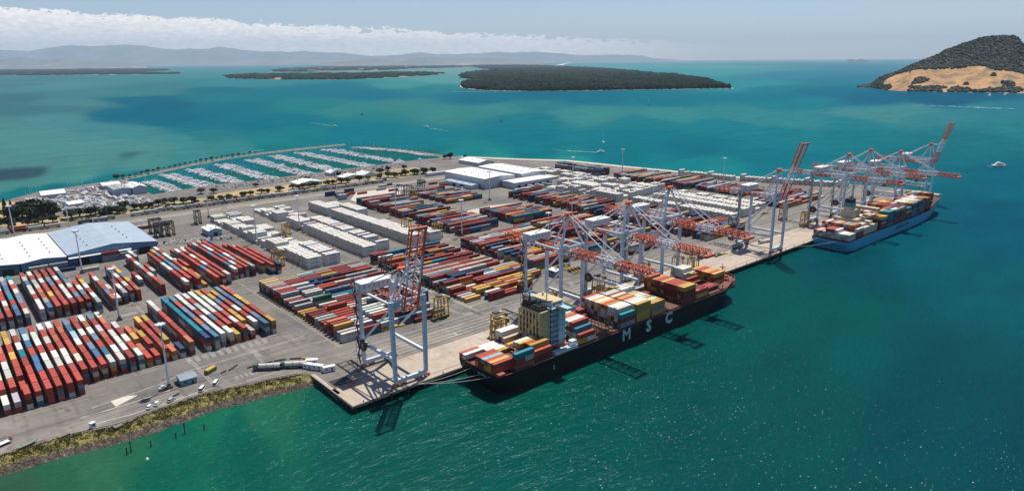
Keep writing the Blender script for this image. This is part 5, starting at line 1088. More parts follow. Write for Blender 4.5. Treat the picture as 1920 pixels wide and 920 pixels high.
    ship_bay(436.0, yc, z0, 'OWOWRRRWWWWW', '222233332222', 'WGWX'.replace('X', 'G'), 'stern bay', S_)
    ship_bay(450.6, yc, z0, 'RWROGYRGSYRW', '444444444443', 'DRGDW', 'second bay', S_)
    ship_bay(450.6 + .01, yc - 0.01, z0 + 10.6, '...........S', '000000000000', 'S', 'x', S_)
    ship_bay(500.2, yc, z0, '..WYWPYWYYYY'.replace('Y', 'Y'), '002222344444', 'DNSD', 'first bay ahead of the bridge', S_)
    ship_bay(514.0, yc, z0, 'WWRYPRRRYTTT', '222333445555', 'TTND', 'bay with the teal side', S_)
    ship_bay(528.0, yc, z0, 'RWWDRPBRRNWG', '333333455555', 'DDNR', 'middle bay', S_)
    ship_bay(542.0, yc, z0, 'RYYRRRRSRRRG', '555555555555', 'DDNR', 'tall red bay', S_)
    ship_bay(556.0, yc, z0, 'RYYYRRWPWPNT', '555555544444', 'DDNSY', 'next tall bay', S_)
    ship_bay(570.0, yc, z0, 'WWDRRWWWWYYS', '333445555555', 'SDYN', 'bay with yellow tops', S_)
    ship_bay(584.0, yc, z0, 'RSRDRWWWWWYN', '444555555555', 'NSDT', 'forward bay', S_)
    ship_bay(598.0, yc, z0, '.WWWRWWWSRD.', '044455555550', 'NDST', 'next forward bay', S_)
    ship_bay(612.0, yc, z0 + 1.5, '.WWWWRRYYYR.', '033344444440', 'DDPY', 'bay before the bow', S_)
    ship_bay(626.0, yc, z0 + 6.2, '..DRWWYYRD..', '002233333300', 'DDPN', 'foremost bay', S_)
    for c in CONT:
        pass
blue_ship()
# mooring lines
def line(p, q, sag, label, r=.09):
    mb = MB(); p = Vector(p); q = Vector(q); pts = [p.lerp(q, t / 10) - Vector((0, 0, sag * 4 * (t / 10) * (1 - t / 10))) for t in range(11)]
    for a, b in zip(pts, pts[1:]): mb.tube(a, b, r, r, 5)
    o = mb.build('mooring_line', mat_rope); tag(o, label, 'mooring line', 'mooring lines of the ships')
mat_rope = mat('rope', (0.55, 0.52, 0.46), .8)
for k, (p, q, s_, l) in enumerate([((59, -8, 9.5), (24, 1.1, 4.2), 1.2, 'uppermost rope from the black stern to the quay edge'), ((58.6, -12, 8.5), (27, 1.1, 4.2), 1.5, 'second rope from the black stern to the quay'), ((58.6, -22, 9), (30, 1.1, 4.2), 1.2, 'third rope from the black stern to the quay'), ((58.8, -28, 9.5), (32, 1.1, 4.2), 1.4, 'lowest rope from the outer corner of the black stern'),
        ((273, -16, 12.5), (302, 1.1, 4.2), 1.4, 'rope from the black bow to the quay'), ((435, -8, 9.5), (412, 1.1, 4.2), 1.2, 'rope from the light blue stern to the quay'), ((434.6, -24, 9), (406, 1.1, 4.2), 1.2, 'outer rope from the light blue stern to the quay')]): line(p, q, s_, l)
# ================================================================== LIGHT MASTS
def mast():
    o = empty('light_mast', (0, 0, GZ)); H = 33.0
    mb = MB(); mb.tube((0, 0, 1.0), (0, 0, H), .62, .28, 10); mb.build('pole', WHITEP, o)
    mb = MB(); mb.box(-1.3, 1.3, -1.3, 1.3, 0, 1.3, 0); mb.box(-.7, .7, -.7, .7, 1.3, 2.6, 1); mb.build('base', [CONCD, DARKM], o)
    mb = MB(); mb.tube((0, 0, H - .3), (0, 0, H + .2), 1.5, 1.5, 12); 
    for k in range(8):
        t = k * math.pi / 4; mb.box(2.0 * math.cos(t) - .45, 2.0 * math.cos(t) + .45, 2.0 * math.sin(t) - .45, 2.0 * math.sin(t) + .45, H - .7, H + .25)
    mb.build('lamp_head', WHITEP, o); return o
MASTS = [(-57.5, 76.3, 'tall white light mast beside the blue roofed hut'), (-54, 194.5, 'tall white light mast between the two left container blocks'), (-51.9, 322.6, 'tall white light mast with a lone container at its foot'), (-37.2, 462, 'tall white light mast behind the blue shed'), (-78, 470, 'tall white light mast behind the white roofed shed'),
         (82.8, 455.4, 'tall white light mast at the far corner of the refrigerated stacks'), (80.5, 322, 'tall white light mast on the left edge of the refrigerated stacks'), (228, 460, 'tall white light mast by the train loading point'), (228.7, 333, 'tall white light mast at the end of the upper middle rows'), (227, 219, 'tall white light mast at the centre crossroad'),
         (350, 470, 'tall white light mast near the far tank sheds'), (348, 328, 'tall white light mast in front of the white warehouse'), (606, 352, 'tall white light mast standing against the sea behind the far stacks'), (500, 345, 'tall white light mast near the dark stacks at the far shore'), (489, 208, 'light mast between the far refrigerated rows'), (630, 208, 'light mast at the long white line on the far beach'),
         (352, 203, 'light mast behind the second working crane'), (247, 128, 'light mast rising among rows behind the first working crane'), (127.7, 339, 'light mast inside the second refrigerated area')]
mp_ = mast()
def kids(o): return [c for c in bpy.data.objects if c.parent is o]
def clone(o, ch=None, parent=None):
    c = o.copy(); S.collection.objects.link(c); c.parent = parent
    for q in (ch if ch is not None else kids(o)):
        clone(q, None if True else None, c)
    return c
def placed(proto, spots, group, cat):
    """first spot moves the prototype itself; spots: (x,y,z,rz,label)"""
    ch = kids(proto); gch = {c.name: kids(c) for c in ch}; out = []
    for i, (x, y, z, rz, lab) in enumerate(spots):
        if i == 0: o = proto
        else:
            o = proto.copy(); S.collection.objects.link(o)
            for c in ch:
                d = c.copy(); S.collection.objects.link(d); d.parent = o
                for g in gch[c.name]: e = g.copy(); S.collection.objects.link(e); e.parent = d
        o.location = (x, y, z); o.rotation_euler = (0, 0, rz); tag(o, lab, cat, group); out.append(o)
    return out
placed(mp_, [(x, y, GZ, 0, l) for x, y, l in MASTS], 'light masts across the container yard', 'light mast')

# ================================================================== STRADDLE CARRIERS
def carrier(YELP=YELP):
    o = empty('straddle_carrier', (0, 0, GZ)); L, W, H = 9.6, 4.9, 12.6
    for s in (-1, 1):
        mb = MB(); y = s * (W / 2 - .35)
        mb.box(-L / 2, L / 2, y - .4, y + .4, .9, 1.7)
        for x in (-L / 2 + .8, L / 2 - .8): mb.beam((x, y, 1.6), (x * .86, y, H), .65, .55, up=(0, 1, 0))
        for x in (-1.2, 1.2): mb.beam((x, y, 1.6), (x, y, H), .3, .25, up=(0, 1, 0))
        mb.build('side_frame', YELP, o)
    mb = MB()
    for x in (-3.6, 3.6): mb.box(x - .45, x + .45, -W / 2, W / 2, H, H + .8, 0)
    for s in (-1, 1): mb.box(-4.2, 4.2, s * 2.1 - .3, s * 2.1 + .3, H + .05, H + .7, 0)
    mb.box(-3.2, -.6, -1.7, 1.7, H + .3, H + 1.7, 1); mb.box(1, 3, -1.6, 1.6, H + .3, H + 1.3, 2); mb.build('top_frame', [YELP, DARKM, GREYM], o)
    mb = MB(); mb.box(3.9, 5.4, -2.2, -.6, H - 2.4, H + .1, 0); mb.box(5.38, 5.44, -2.1, -.7, H - 2.0, H - .5, 1); mb.box(4.0, 5.3, -2.24, -2.18, H - 2.0, H - .5, 1); mb.build('cab', [WHITEP, GLASSD], o)
    mb = MB(); mb.box(-5.9, 5.9, -.9, .9, 6.2, 6.7); mb.box(-6.1, -5.5, -1.2, 1.2, 6.0, 6.4); mb.box(5.5, 6.1, -1.2, 1.2, 6.0, 6.4); mb.build('spreader', YELP, o)
    for s in (-1, 1):
        for x in (-3.6, -1.2, 1.2, 3.6):
            mb = MB(); mb.tube((x, s * 2.1 - .3, .75), (x, s * 2.1 + .3, .75), .75, .75, 10); mb.build('wheel', BLACKP, o)
    return o
CAR = [(96, 66, 0.0, 'yellow straddle carrier at the quayside corner of the first crane block'), (22, 405, 1.57, 'straddle carrier parked at the left of the carrier park'), (27.5, 405, 1.57, 'second carrier from left in the carrier park'), (33, 404, 1.57, 'third carrier from left in the carrier park'), (22.5, 424, 1.57, 'carrier in the back row of the carrier park, left side'), (28, 424, 1.57, 'carrier in the back row of the carrier park, right side'),
       (66, 435, 1.57, 'lone dark straddle carrier on open asphalt beside the far left mast'), (65, 239, 0, 'straddle carrier in the lane left of the first refrigerated stacks'), (106, 319, 1.57, 'straddle carrier working inside the first refrigerated stacks'), (117, 165, 1.57, 'dark straddle carrier in the lane behind the raised boom'), (207, 229, 0, 'straddle carrier at the foot of the long refrigerated row'), (196, 262, 0, 'straddle carrier among the low refrigerated containers'),
       (288, 420, 0, 'straddle carrier left of the pale yard, first of three'), (294, 412, 0, 'straddle carrier at the pale yard, second of three'), (325, 432, 0, 'straddle carrier at the pale yard behind the dark rows'), (290, 394, 0, 'straddle carrier beside the small far block'), (498, 58, 0, 'yellow straddle carrier on the quay road behind the blue ship stern'), (415.4, 62.8, 0, 'straddle carrier right of the far refrigerated block'), (487, 31, 0, 'yellow straddle carrier on the apron beside the blue ship stern'),
       (276, 22, 0, 'yellow straddle carrier on the apron at the black bow'), (281, 12, 0, 'second yellow straddle carrier at the black bow, nearer the edge'), (198, 29, 0, 'straddle carrier under the middle working crane'), (99, 14, 0, 'yellow straddle carrier on the apron inland of the black ship stern'), (104, 21, 0, 'second straddle carrier inland of the black stern'), (244, 28, 0, 'straddle carrier with its load between the second and third working cranes'), (150, 27, 0, 'straddle carrier under the first working crane')]
OLDY = mat('weathered_carrier_paint', (0.13, 0.11, 0.085), .6, var=.3, vscale=1)
_dark = {1, 2, 3, 4, 5, 6, 9, 12, 13, 14, 17}
placed(carrier(), [(x, y, GZ, r, l) for k, (x, y, r, l) in enumerate(CAR) if k not in _dark], 'straddle carriers in the yard', 'straddle carrier')
placed(carrier(OLDY), [(x, y, GZ, r, l) for k, (x, y, r, l) in enumerate(CAR) if k in _dark], 'straddle carriers in the yard', 'straddle carrier')

# ================================================================== BUILDINGS
def gable(mb, x0, x1, y0, y1, z0, ze, zr, axis='y', mw=0, mr=1, over=.5):
    """walls + ridged roof; ridge along axis"""
    if axis == 'y':
        xm = (x0 + x1) / 2
        mb.quad([(x0, y0, z0), (x1, y0, z0), (x1, y0, ze), (xm, y0, zr), (x0, y0, ze)], mw); mb.quad([(x0, y1, z0), (x0, y1, ze), (xm, y1, zr), (x1, y1, ze), (x1, y1, z0)], mw)
        mb.quad([(x0, y0, z0), (x0, y0, ze), (x0, y1, ze), (x0, y1, z0)], mw); mb.quad([(x1, y0, z0), (x1, y1, z0), (x1, y1, ze), (x1, y0, ze)], mw)
        s = (zr - ze) / (xm - x0) * over
        for a, b, za, zb in ((x0 - over, xm, ze - s, zr), (x1 + over, xm, ze - s, zr)):
            mb.quad([(a, y0 - over, za + .15), (b, y0 - over, zb + .15), (b, y1 + over, zb + .15), (a, y1 + over, za + .15)], mr); mb.quad([(a, y0 - over, za - .05), (b, y0 - over, zb - .05), (b, y0 - over, zb + .14), (a, y0 - over, za + .14)], mr)
    else:
        ym = (y0 + y1) / 2
        mb.quad([(x0, y0, z0), (x0, y0, ze), (x0, ym, zr), (x0, y1, ze), (x0, y1, z0)], mw); mb.quad([(x1, y0, z0), (x1, y1, z0), (x1, y1, ze), (x1, ym, zr), (x1, y0, ze)], mw)
        mb.quad([(x0, y0, z0), (x1, y0, z0), (x1, y0, ze), (x0, y0, ze)], mw); mb.quad([(x0, y1, z0), (x0, y1, ze), (x1, y1, ze), (x1, y1, z0)], mw)
        s = (zr - ze) / (ym - y0) * over
        for a, b, za, zb in ((y0 - over, ym, ze - s, zr), (y1 + over, ym, ze - s, zr)):
            mb.quad([(x0 - over, a, za + .15), (x1 + over, a, za + .15), (x1 + over, b, zb + .15), (x0 - over, b, zb + .15)], mr)
def building(name, x0, x1, y0, y1, h, rise, wall, roof, label, axis='y', doors=(), wins=(), rz=0, cat='warehouse', over=.6, door_m=None, group=None):
    cx, cy = (x0 + x1) / 2, (y0 + y1) / 2; o = empty(name, (cx, cy, GZ), rz, label, cat, group); w, d = (x1 - x0) / 2, (y1 - y0) / 2
    mb = MB(); 
    if axis == 'y': mb.quad([(-w, -d, 0), (w, -d, 0), (w, -d, h), (0, -d, h + rise), (-w, -d, h)]); mb.quad([(-w, d, 0), (-w, d, h), (0, d, h + rise), (w, d, h), (w, d, 0)])
    else: mb.quad([(-w, -d, 0), (w, -d, 0), (w, -d, h), (-w, -d, h)]); mb.quad([(-w, d, 0), (-w, d, h), (w, d, h), (w, d, 0)])
    if axis == 'y': mb.quad([(-w, -d, 0), (-w, -d, h), (-w, d, h), (-w, d, 0)]); mb.quad([(w, -d, 0), (w, d, 0), (w, d, h), (w, -d, h)])
    else: mb.quad([(-w, -d, 0), (-w, -d, h), (-w, 0, h + rise), (-w, d, h), (-w, d, 0)]); mb.quad([(w, -d, 0), (w, d, 0), (w, d, h), (w, 0, h + rise), (w, -d, h)])
    mb.build('wall', wall, o)
    mb = MB(); e = over; t = .25
    if axis == 'y':
        s = rise / w * e
        for sg in (-1, 1):
            A = [(sg * (w + e), -d - e, h - s + .06), (0, -d - e, h + rise + .06), (0, d + e, h + rise + .06), (sg * (w + e), d + e, h - s + .06)]; B_ = [(x, y, z + t) for x, y, z in A]
            mb.quad(A); mb.quad(B_); mb.quad([A[0], A[1], B_[1], B_[0]]); mb.quad([A[2], A[3], B_[3], B_[2]]); mb.quad([A[3], A[0], B_[0], B_[3]])
            n = max(2, int(2 * d / 9))
            for k in range(1, n): y = -d + 2 * d * k / n; mb.quad([(sg * w, y, h + t + .09), (0, y, h + rise + t + .09), (0, y + .35, h + rise + t + .09), (sg * w, y + .35, h + t + .09)], 1)
        for k in range(max(2, int(d / 9))): y = -d * .7 + k * 1.4 * d / max(1, int(d / 9)); mb.box(-w * .52, -w * .52 + 1.0, y, y + 1.0, h + rise * .4, h + rise * .5 + 1.2, 2); mb.box(w * .42, w * .42 + 1.0, y + 4, y + 5, h + rise * .4, h + rise * .6 + 1.2, 2)
    else:
        s = rise / d * e
        for sg in (-1, 1):
            A = [(-w - e, sg * (d + e), h - s + .06), (w + e, sg * (d + e), h - s + .06), (w + e, 0, h + rise + .06), (-w - e, 0, h + rise + .06)]; B_ = [(x, y, z + t) for x, y, z in A]
            mb.quad(A); mb.quad(B_); mb.quad([A[0], A[1], B_[1], B_[0]]); mb.quad([A[1], A[2], B_[2], B_[1]]); mb.quad([A[3], A[0], B_[0], B_[3]])
            n = max(2, int(2 * w / 9))
            for k in range(1, n): x = -w + 2 * w * k / n; mb.quad([(x, sg * d, h + t + .09), (x + .3, sg * d, h + t + .09), (x + .3, 0, h + rise + t + .09), (x, 0, h + rise + t + .09)], 1)
    seam = {'white_roof_sheet': SEAMW}.get(roof.name, SEAMB)
    mb.build('roof', [roof, seam, GREYM], o)
    for (sd_, c, ww, hh, m_) in doors:   # side 's' front (-y) or 'w' (-x)
        mb = MB()
        if sd_ == 's': mb.box(c - ww / 2, c + ww / 2, -d - .12, -d + .3, .02, hh)
        else: mb.box(-w - .12, -w + .3, c - ww / 2, c + ww / 2, .02, hh)
        mb.build('door', m_, o)
    for (sd_, c, ww, z_, hh) in wins:
        mb = MB()
        if sd_ == 's': mb.box(c - ww / 2, c + ww / 2, -d - .08, -d + .3, z_, z_ + hh)
        else: mb.box(-w - .08, -w + .3, c - ww / 2, c + ww / 2, z_, z_ + hh)
        mb.build('window', GLASSD, o)
    return o
SEAMW = mat('roof_seam', (0.45, 0.46, 0.46), .6); SEAMB = mat('roof_seam_blue', (0.20, 0.28, 0.38), .6); OPEN = mat('shed_interior', (0.02, 0.02, 0.022), .9)
building('warehouse', -55.5, 8, 352, 449, 8.6, 3.6, BLWALL, BLROOF, 'large shed with pale blue ridged roof and dark blue walls', doors=[('s', -22, 8, 5.5, OPEN), ('s', 8, 9, 5.5, OPEN), ('s', 22, 9, 5.5, OPEN), ('w', 0, 8, 5, OPEN)])
building('warehouse', -86, -57, 352, 452, 7.6, 1.6, BLWALL, WHROOF, 'white roofed shed joined to the left of the blue roofed one', doors=[('s', -6, 7, 5, OPEN), ('s', 6, 7, 5, GREYM)])
building('warehouse', -118, -87, 352, 452, 7.8, 1.6, TEALW, WHROOF, 'leftmost white roofed shed with a teal front wall', doors=[('s', -6, 7, 5, TEALW), ('s', 8, 7, 5, OPEN)])
mbv = MB(); mbv.box(-56, -12, 346.5, 351.4, GZ + 6.4, GZ + 6.7); tag(mbv.build('awning', WHITEP), 'thin white awning along the front of the sheds', 'awning')
building('warehouse', 388, 436, 386, 470, 12.5, 1.5, WALLG, WHROOF, 'large white roofed warehouse nearest the crossroad', doors=[('s', 0, 6, 5, GREYM), ('w', -25, 6, 5, OPEN), ('w', 5, 6, 5, OPEN)])
building('warehouse', 449, 490, 386, 476, 12.0, 1.3, WALLG, WHROOF, 'white warehouse behind, farther to the right', doors=[('s', -8, 6, 5, GREYM)])
building('warehouse', 414, 478, 361, 384.5, 7.6, .9, WALLG, WHROOF, 'low white roofed annex in front of the two warehouses', axis='x', doors=[('s', -24, 5, 4.2, OPEN), ('s', -12, 5, 4.2, OPEN), ('s', 0, 5, 4.2, OPEN), ('s', 12, 5, 4.2, OPEN), ('s', 24, 5, 4.2, OPEN)])
building('lean_to_shed', 374, 386, 395, 450, 5, .8, WALLG, BLROOF, 'low pale canopy shed along the left wall of the warehouse', doors=[('w', -8, 6, 4, OPEN), ('w', 8, 6, 4, OPEN)])
building('storage_shed', 56, 67.5, 371, 391, 5.6, 1.8, mat('pale_blue_wall', (0.30, 0.37, 0.45), .6, var=.1), WHROOF, 'small shed with pale blue walls and white gable roof', doors=[('s', 0, 3.4, 3.6, OPEN)], cat='shed')
building('guard_hut', -52.5, -45.2, 74.2, 82, 2.9, 1.0, mat('hut_teal_wall', (0.16, 0.34, 0.38), .6, var=.1), mat('hut_roof', (0.17, 0.23, 0.25), .6, var=.1), 'blue walled hut with dark gable roof beside the nearest mast', axis='x', doors=[('s', 1.5, .9, 2.0, GLASSD)], wins=[('s', -1.8, 1.4, 1.1, .9), ('w', 0, 1.6, 1.1, .9)], cat='hut', over=.5)
building('yard_office', 203.2, 209, 74.5, 83.5, 4.6, .8, mat('office_wall', (0.25, 0.30, 0.36), .6), WHROOF, 'small office with white roof behind the first working crane', doors=[('s', 0, 1.2, 2.1, GLASSD)], wins=[('w', 0, 4, 2.6, 1.1)], cat='office')
building('plant_room', 225.5, 233, 446, 453, 5.5, .2, mat('plant_wall', (0.22, 0.32, 0.38), .6), GREYM, 'blue grey box building at the foot of the train side mast', cat='plant room')
building('clubhouse', 226, 258, 560, 584, 3.6, 2.8, WALLG, WHROOF, 'white peaked roof clubhouse behind the train', cat='clubhouse'); building('cafe_building', 291, 322, 566, 584, 3.6, 2.4, WALLG, WHROOF, 'white roofed cafe left half of the pair behind the train', cat='cafe'); building('cafe_building', 324, 342, 568, 592, 3.8, 2.8, WALLG, WHROOF, 'white roofed cafe right half with a taller peak', cat='cafe')
building('harbour_office', 296, 312, 612, 630, 4, 3, WALLG, WHROOF, 'white pyramid roofed harbour office at a pontoon root', cat='office')
building('marquee', -30, -6, 690, 708, 5, 3.4, WALLG, WHROOF, 'large white marquee at the left edge of the boatyard', axis='x', cat='marquee'); building('marquee', -18, -2, 608, 622, 4.5, 2.2, WALLG, WHROOF, 'smaller white storage tent in the middle of the boatyard', axis='x', cat='marquee', rz=.3)
building('boat_shed', 38, 56, 652, 690, 8, 1.2, mat('boatshed_wall', (0.34, 0.40, 0.46), .6), GREYM, 'grey walled boat shed, left of the pair at the slipway', cat='boat shed'); building('boat_shed', 57, 73, 650, 686, 8, 2.6, mat('boatshed_wall2', (0.38, 0.44, 0.50), .6), WHROOF, 'white roofed boat shed, right of the pair at the slipway', cat='boat shed'); building('marquee', 38, 58, 716, 738, 4.5, 2.2, WALLG, WHROOF, 'white canopy behind the boat sheds near the shore', axis='x', cat='marquee')
building('storage_shed', 500, 530, 540, 590, 5, 3, WALLG, WHROOF, 'white peaked shed beyond the warehouses near the beach', cat='shed'); building('storage_shed', 392, 470, 515, 522, 4, .6, WALLG, BLROOF, 'long narrow pale shed behind the white warehouse', axis='x', cat='shed')
building('storage_shed', 440, 455, 500, 512, 4, 1.4, WALLG, WHROOF, 'tiny domed white shed behind the warehouse', cat='shed'); building('storage_shed', 452, 520, 500, 508, 3.6, .5, WALLG, GREYM, 'long grey store behind the second warehouse', axis='x', cat='shed')

# ================================================================== VEHICLES AND SMALL THINGS ON THE NEAR SIDE
def loft(mb, secs, mi=0):
    """secs: list of (x, [(y,z)...]) same length, closed ring"""
    n = len(secs[0][1]); i0 = len(mb.v)
    for x, r in secs: mb.v += [(x, y, z) for y, z in r]
    for a in range(len(secs) - 1):
        for k in range(n): mb.f.append((i0 + a * n + k, i0 + (a + 1) * n + k, i0 + (a + 1) * n + (k + 1) % n, i0 + a * n + (k + 1) % n)); mb.m.append(mi)
    mb.f.append(tuple(i0 + k for k in range(n))); mb.m.append(mi); mb.f.append(tuple(i0 + (len(secs) - 1) * n + k for k in reversed(range(n)))); mb.m.append(mi)
def car(kind, paint):
    L, W = (5.0, 1.9) if kind == 'van' else (4.5, 1.8); H = 2.0 if kind == 'van' else 1.45
    o = empty('parked_' + kind, (0, 0, GZ)); mb = MB(); w = W / 2
    ring = lambda zb, zt, ww: [(-ww, zb), (ww, zb), (ww * 1.0, (zb + zt) / 2), (ww * .92, zt), (-ww * .92, zt), (-ww, (zb + zt) / 2)]
    hs = [(-L / 2, .35, .85, w * .86), (-L / 2 + .25, .28, .98, w), (-.6, .28, 1.0, w), (L / 2 - 1.0, .28, .95, w), (L / 2 - .2, .3, .8, w * .95), (L / 2, .35, .65, w * .8)]
    loft(mb, [(x, ring(a, b, c)) for x, a, b, c in hs]); mb.build('body', paint, o)
    mb = MB(); top = (-L / 2 + .15, L / 2 - .9) if kind == 'van' else (-L / 2 + .8, L / 2 - 1.5); bot = (-L / 2 + .05, L / 2 - .5) if kind == 'van' else (-L / 2 + .25, L / 2 - .95)
    V = [(bot[0], -w * .92, .98), (bot[1], -w * .92, .98), (bot[1], w * .92, .98), (bot[0], w * .92, .98), (top[0], -w * .78, H), (top[1], -w * .78, H), (top[1], w * .78, H), (top[0], w * .78, H)]
    i = len(mb.v); mb.v += V; mb.f += [(4, 5, 6, 7), (0, 1, 5, 4), (1, 2, 6, 5), (2, 3, 7, 6), (3, 0, 4, 7)]; mb.m += [1, 0, 0, 0, 0]
    mb.build('cabin', [GLASSD, paint], o); mb = MB(); mb.box(top[0] - .02, top[1] + .02, -w * .79, w * .79, H, H + .05); mb.build('roof', paint, o)
    for x in (-L / 2 + .85, L / 2 - .85):
        for s in (-1, 1): mb = MB(); mb.tube((x, s * (w - .12), .33), (x, s * (w + .02), .33), .33, .33, 10); mb.build('wheel', BLACKP, o)
    return o
CARW = mat('car_white', (0.70, 0.71, 0.72), .25); CARG = mat('car_silver', (0.40, 0.41, 0.42), .25); CARB = mat('car_dark', (0.04, 0.045, 0.06), .25)
VAN = (-46.2, 62.6, 'white van, nearer of two by the nearest container shed'), (-39.5, 64.2, 'white van parked nearest the marked bays by the bank')
van = car('van', CARW); placed(van, [(-46.2, 63.4, GZ + .03, .9, 'white van parked on the shore road left of the other van'), (-39.3, 65.2, GZ + .03, .95, 'white van parked nearest the white marked bays')], 'vans on the shore road', 'van')
c1_ = car('car', CARW); placed(c1_, [(-69.9, 61.4, GZ + .03, .95, 'small white car, left one of the close pair on the shore road'), (-66.5, 62.4, GZ + .03, .95, 'white car, right one of the close pair on the shore road')], 'cars on the shore road', 'car')
c2_ = car('car', CARG); placed(c2_, [(-60.6, 61.8, GZ + .03, .6, 'silver grey car parked alone right of the white pair')], 'cars on the shore road', 'car')
def simple(name, build, label, cat, loc, rz=0, group=None):
    o = empty(name, loc, rz, label, cat, group)
    for nm, mb, m in build: mb.build(nm, m, o)
    return o
def mbx(*boxes):
    m = MB()
    for b in boxes: m.box(*b)
    return m
def tank_trailer():
    o = empty('tank_trailer', (0, 0, GZ)); mb = MB(); mb.tube((-6.3, 0, 2.3), (4.6, 0, 2.3), 1.25, 1.25, 16); mb.build('tank', mat('tank_white', (0.55, 0.54, 0.50), .35, var=.1), o)
    mb = MB(); mb.box(-6.4, 7.0, -1.0, 1.0, .8, 1.1); [mb.box(x, x + .2, -1.2, 1.2, 1.0, 3.4) for x in (-6.4, -3, .5, 4.3)]; mb.build('chassis', DARKM, o)
    mb = MB(); mb.box(5.0, 7.2, -1.2, 1.2, .8, 3.3, 0); mb.box(7.15, 7.25, -1.1, 1.1, 2.1, 3.1, 1); mb.build('cab', [mat('cab_green', (0.03, 0.12, 0.09), .4), GLASSD], o)
    for x in (-5.2, -3.9, -2.6, 3.4, 6.1):
        for s in (-1, 1): mb = MB(); mb.tube((x, s * 1.0 - .15, .5), (x, s * 1.0 + .15, .5), .5, .5, 10); mb.build('wheel', BLACKP, o)
    return o
placed(tank_trailer(), [(-13.5, 64.2, GZ + .03, -.62 + 3.14, 'white tank trailer with green cab on the bend of the shore road'), (-2.5, 57.6, GZ + .03, -.62 + 3.14, 'second white tank trailer, nearer the cabins')], 'tank trailers on the shore road', 'tank trailer')
CABW = mat('cabin_white', (0.60, 0.62, 0.63), .5, var=.08)
def cabin():
    o = empty('site_cabin', (0, 0, GZ)); mbx((-3, 3, -1.2, 1.2, .15, 2.7)).build('wall', CABW, o); mbx((-3.1, 3.1, -1.3, 1.3, 2.7, 2.85)).build('roof', WHROOF, o); mbx((-1.8, -.8, -1.26, -1.18, 1.1, 1.9)).build('window', GLASSD, o); mbx((.9, 1.8, -1.26, -1.18, .2, 2.2)).build('door', mat('cabin_door', (0.10, 0.16, 0.30), .5), o); return o
placed(cabin(), [(2.8, 51.8, GZ + .04, -1.1, 'white cabin at the left of the group by the wharf corner'), (5.6, 47.2, GZ + .04, -1.0, 'white cabin in the middle of the group by the wharf corner'), (9.0, 41.8, GZ + .04, -.25, 'white cabin with blue door nearest the wharf pit'), (6.2, 55.4, GZ + .04, -.6, 'white cabin behind the others by the wharf corner')], 'site cabins at the wharf corner', 'cabin')
for k, (x, y, r, l) in enumerate([(-36.6, 81.2, .55, 'green and yellow open waste container on the road edge')]):
    mb = MB(); mb.box(-3.2, 3.2, -1.25, 1.25, .2, 1.9, 0); mb.box(-3.2, 3.2, -1.25, 1.25, 1.9, 2.15, 1); mb.box(-3.0, 3.0, -1.05, 1.05, 2.15, 2.4, 1)
    simple('waste_container', [('body', mb, [mat('skip_green', (0.04, 0.16, 0.08), .5), YELP])], l, 'waste container', (x, y, GZ + .02), r)
simple('site_booth', [('wall', mbx((-.9, .9, -.9, .9, .1, 2.4)), CABW), ('roof', mbx((-1.1, 1.1, -1.1, 1.1, 2.4, 2.6)), WHROOF), ('window', mbx((-.6, .6, -.95, -.88, 1.1, 2.0)), GLASSD)], 'small white booth at the top of the grassy bank', 'booth', (-93.2, 58.6, GZ), .4)
mb = MB(); mb.box(-1.6, 1.6, -.7, .7, .5, 1.5); mb.box(-.6, .9, -.65, .65, 1.5, 2.2); simple('small_truck', [('body', mb, CABW)] + [('wheel', mbx((x - .35, x + .35, y - .15, y + .15, 0, .7)), BLACKP) for x in (-1, 1) for y in (-.7, .7)], 'small white truck beside the concrete pad and mast', 'truck', (-60.5, 76.6, GZ + .03), .35)
mb = MB(); mb.beam((-3.6, 0, .9), (3.6, 0, .9), .5, .3); mb.box(-3.6, 3.6, -1.2, 1.2, 1.0, 1.15); simple('boat_trailer', [('flat_bed', mbx((-3.6, 3.6, -1.2, 1.2, .9, 1.15)), WHITEP), ('headboard', mbx((3.4, 3.6, -1.2, 1.2, 1.15, 2.6)), REDP)] + [('wheel', mbx((x - .4, x + .4, y - .15, y + .15, 0, .8)), BLACKP) for x in (-2, -1) for y in (-1, 1)], 'white flat trailer with red headboard at the left frame edge', 'trailer', (-124.5, 67.4, GZ + .03), .35)
mb = MB(); loft(mb, [(-3.5, [(-.9, .9), (-.2, .3), (.2, .3), (.9, .9)]), (0, [(-1.2, 1.0), (-.4, .2), (.4, .2), (1.2, 1.0)]), (2.6, [(-.9, 1.2), (-.2, .4), (.2, .4), (.9, 1.2)]), (4, [(-.1, 1.5), (-.05, 1.2), (.05, 1.2), (.1, 1.5)])]); o = mb.build('rowing_boat', mat('old_boat', (0.16, 0.19, 0.14), .6, var=.4, vscale=2), loc=(-116.5, 60.2, GZ), rz=.3); tag(o, 'old grey green boat hull lying upright on the bank', 'boat')
for k, (x, y, r, L, l) in enumerate([(-104, 58.8, .3, 4.2, 'brown crate half buried in the bank grass, left one'), (-84.8, 51.6, .3, 3.4, 'brown crate lying on the slope below the road')]):
    simple('timber_crate', [('box', mbx((-L / 2, L / 2, -1, 1, -.4, .9)), BARK), ('lid', mbx((-L / 2 - .1, L / 2 + .1, -1.1, 1.1, .9, 1.0)), mat('crate_lid', (0.16, 0.13, 0.10), .8))], l, 'crate', (x, y, GZ - .2), r)
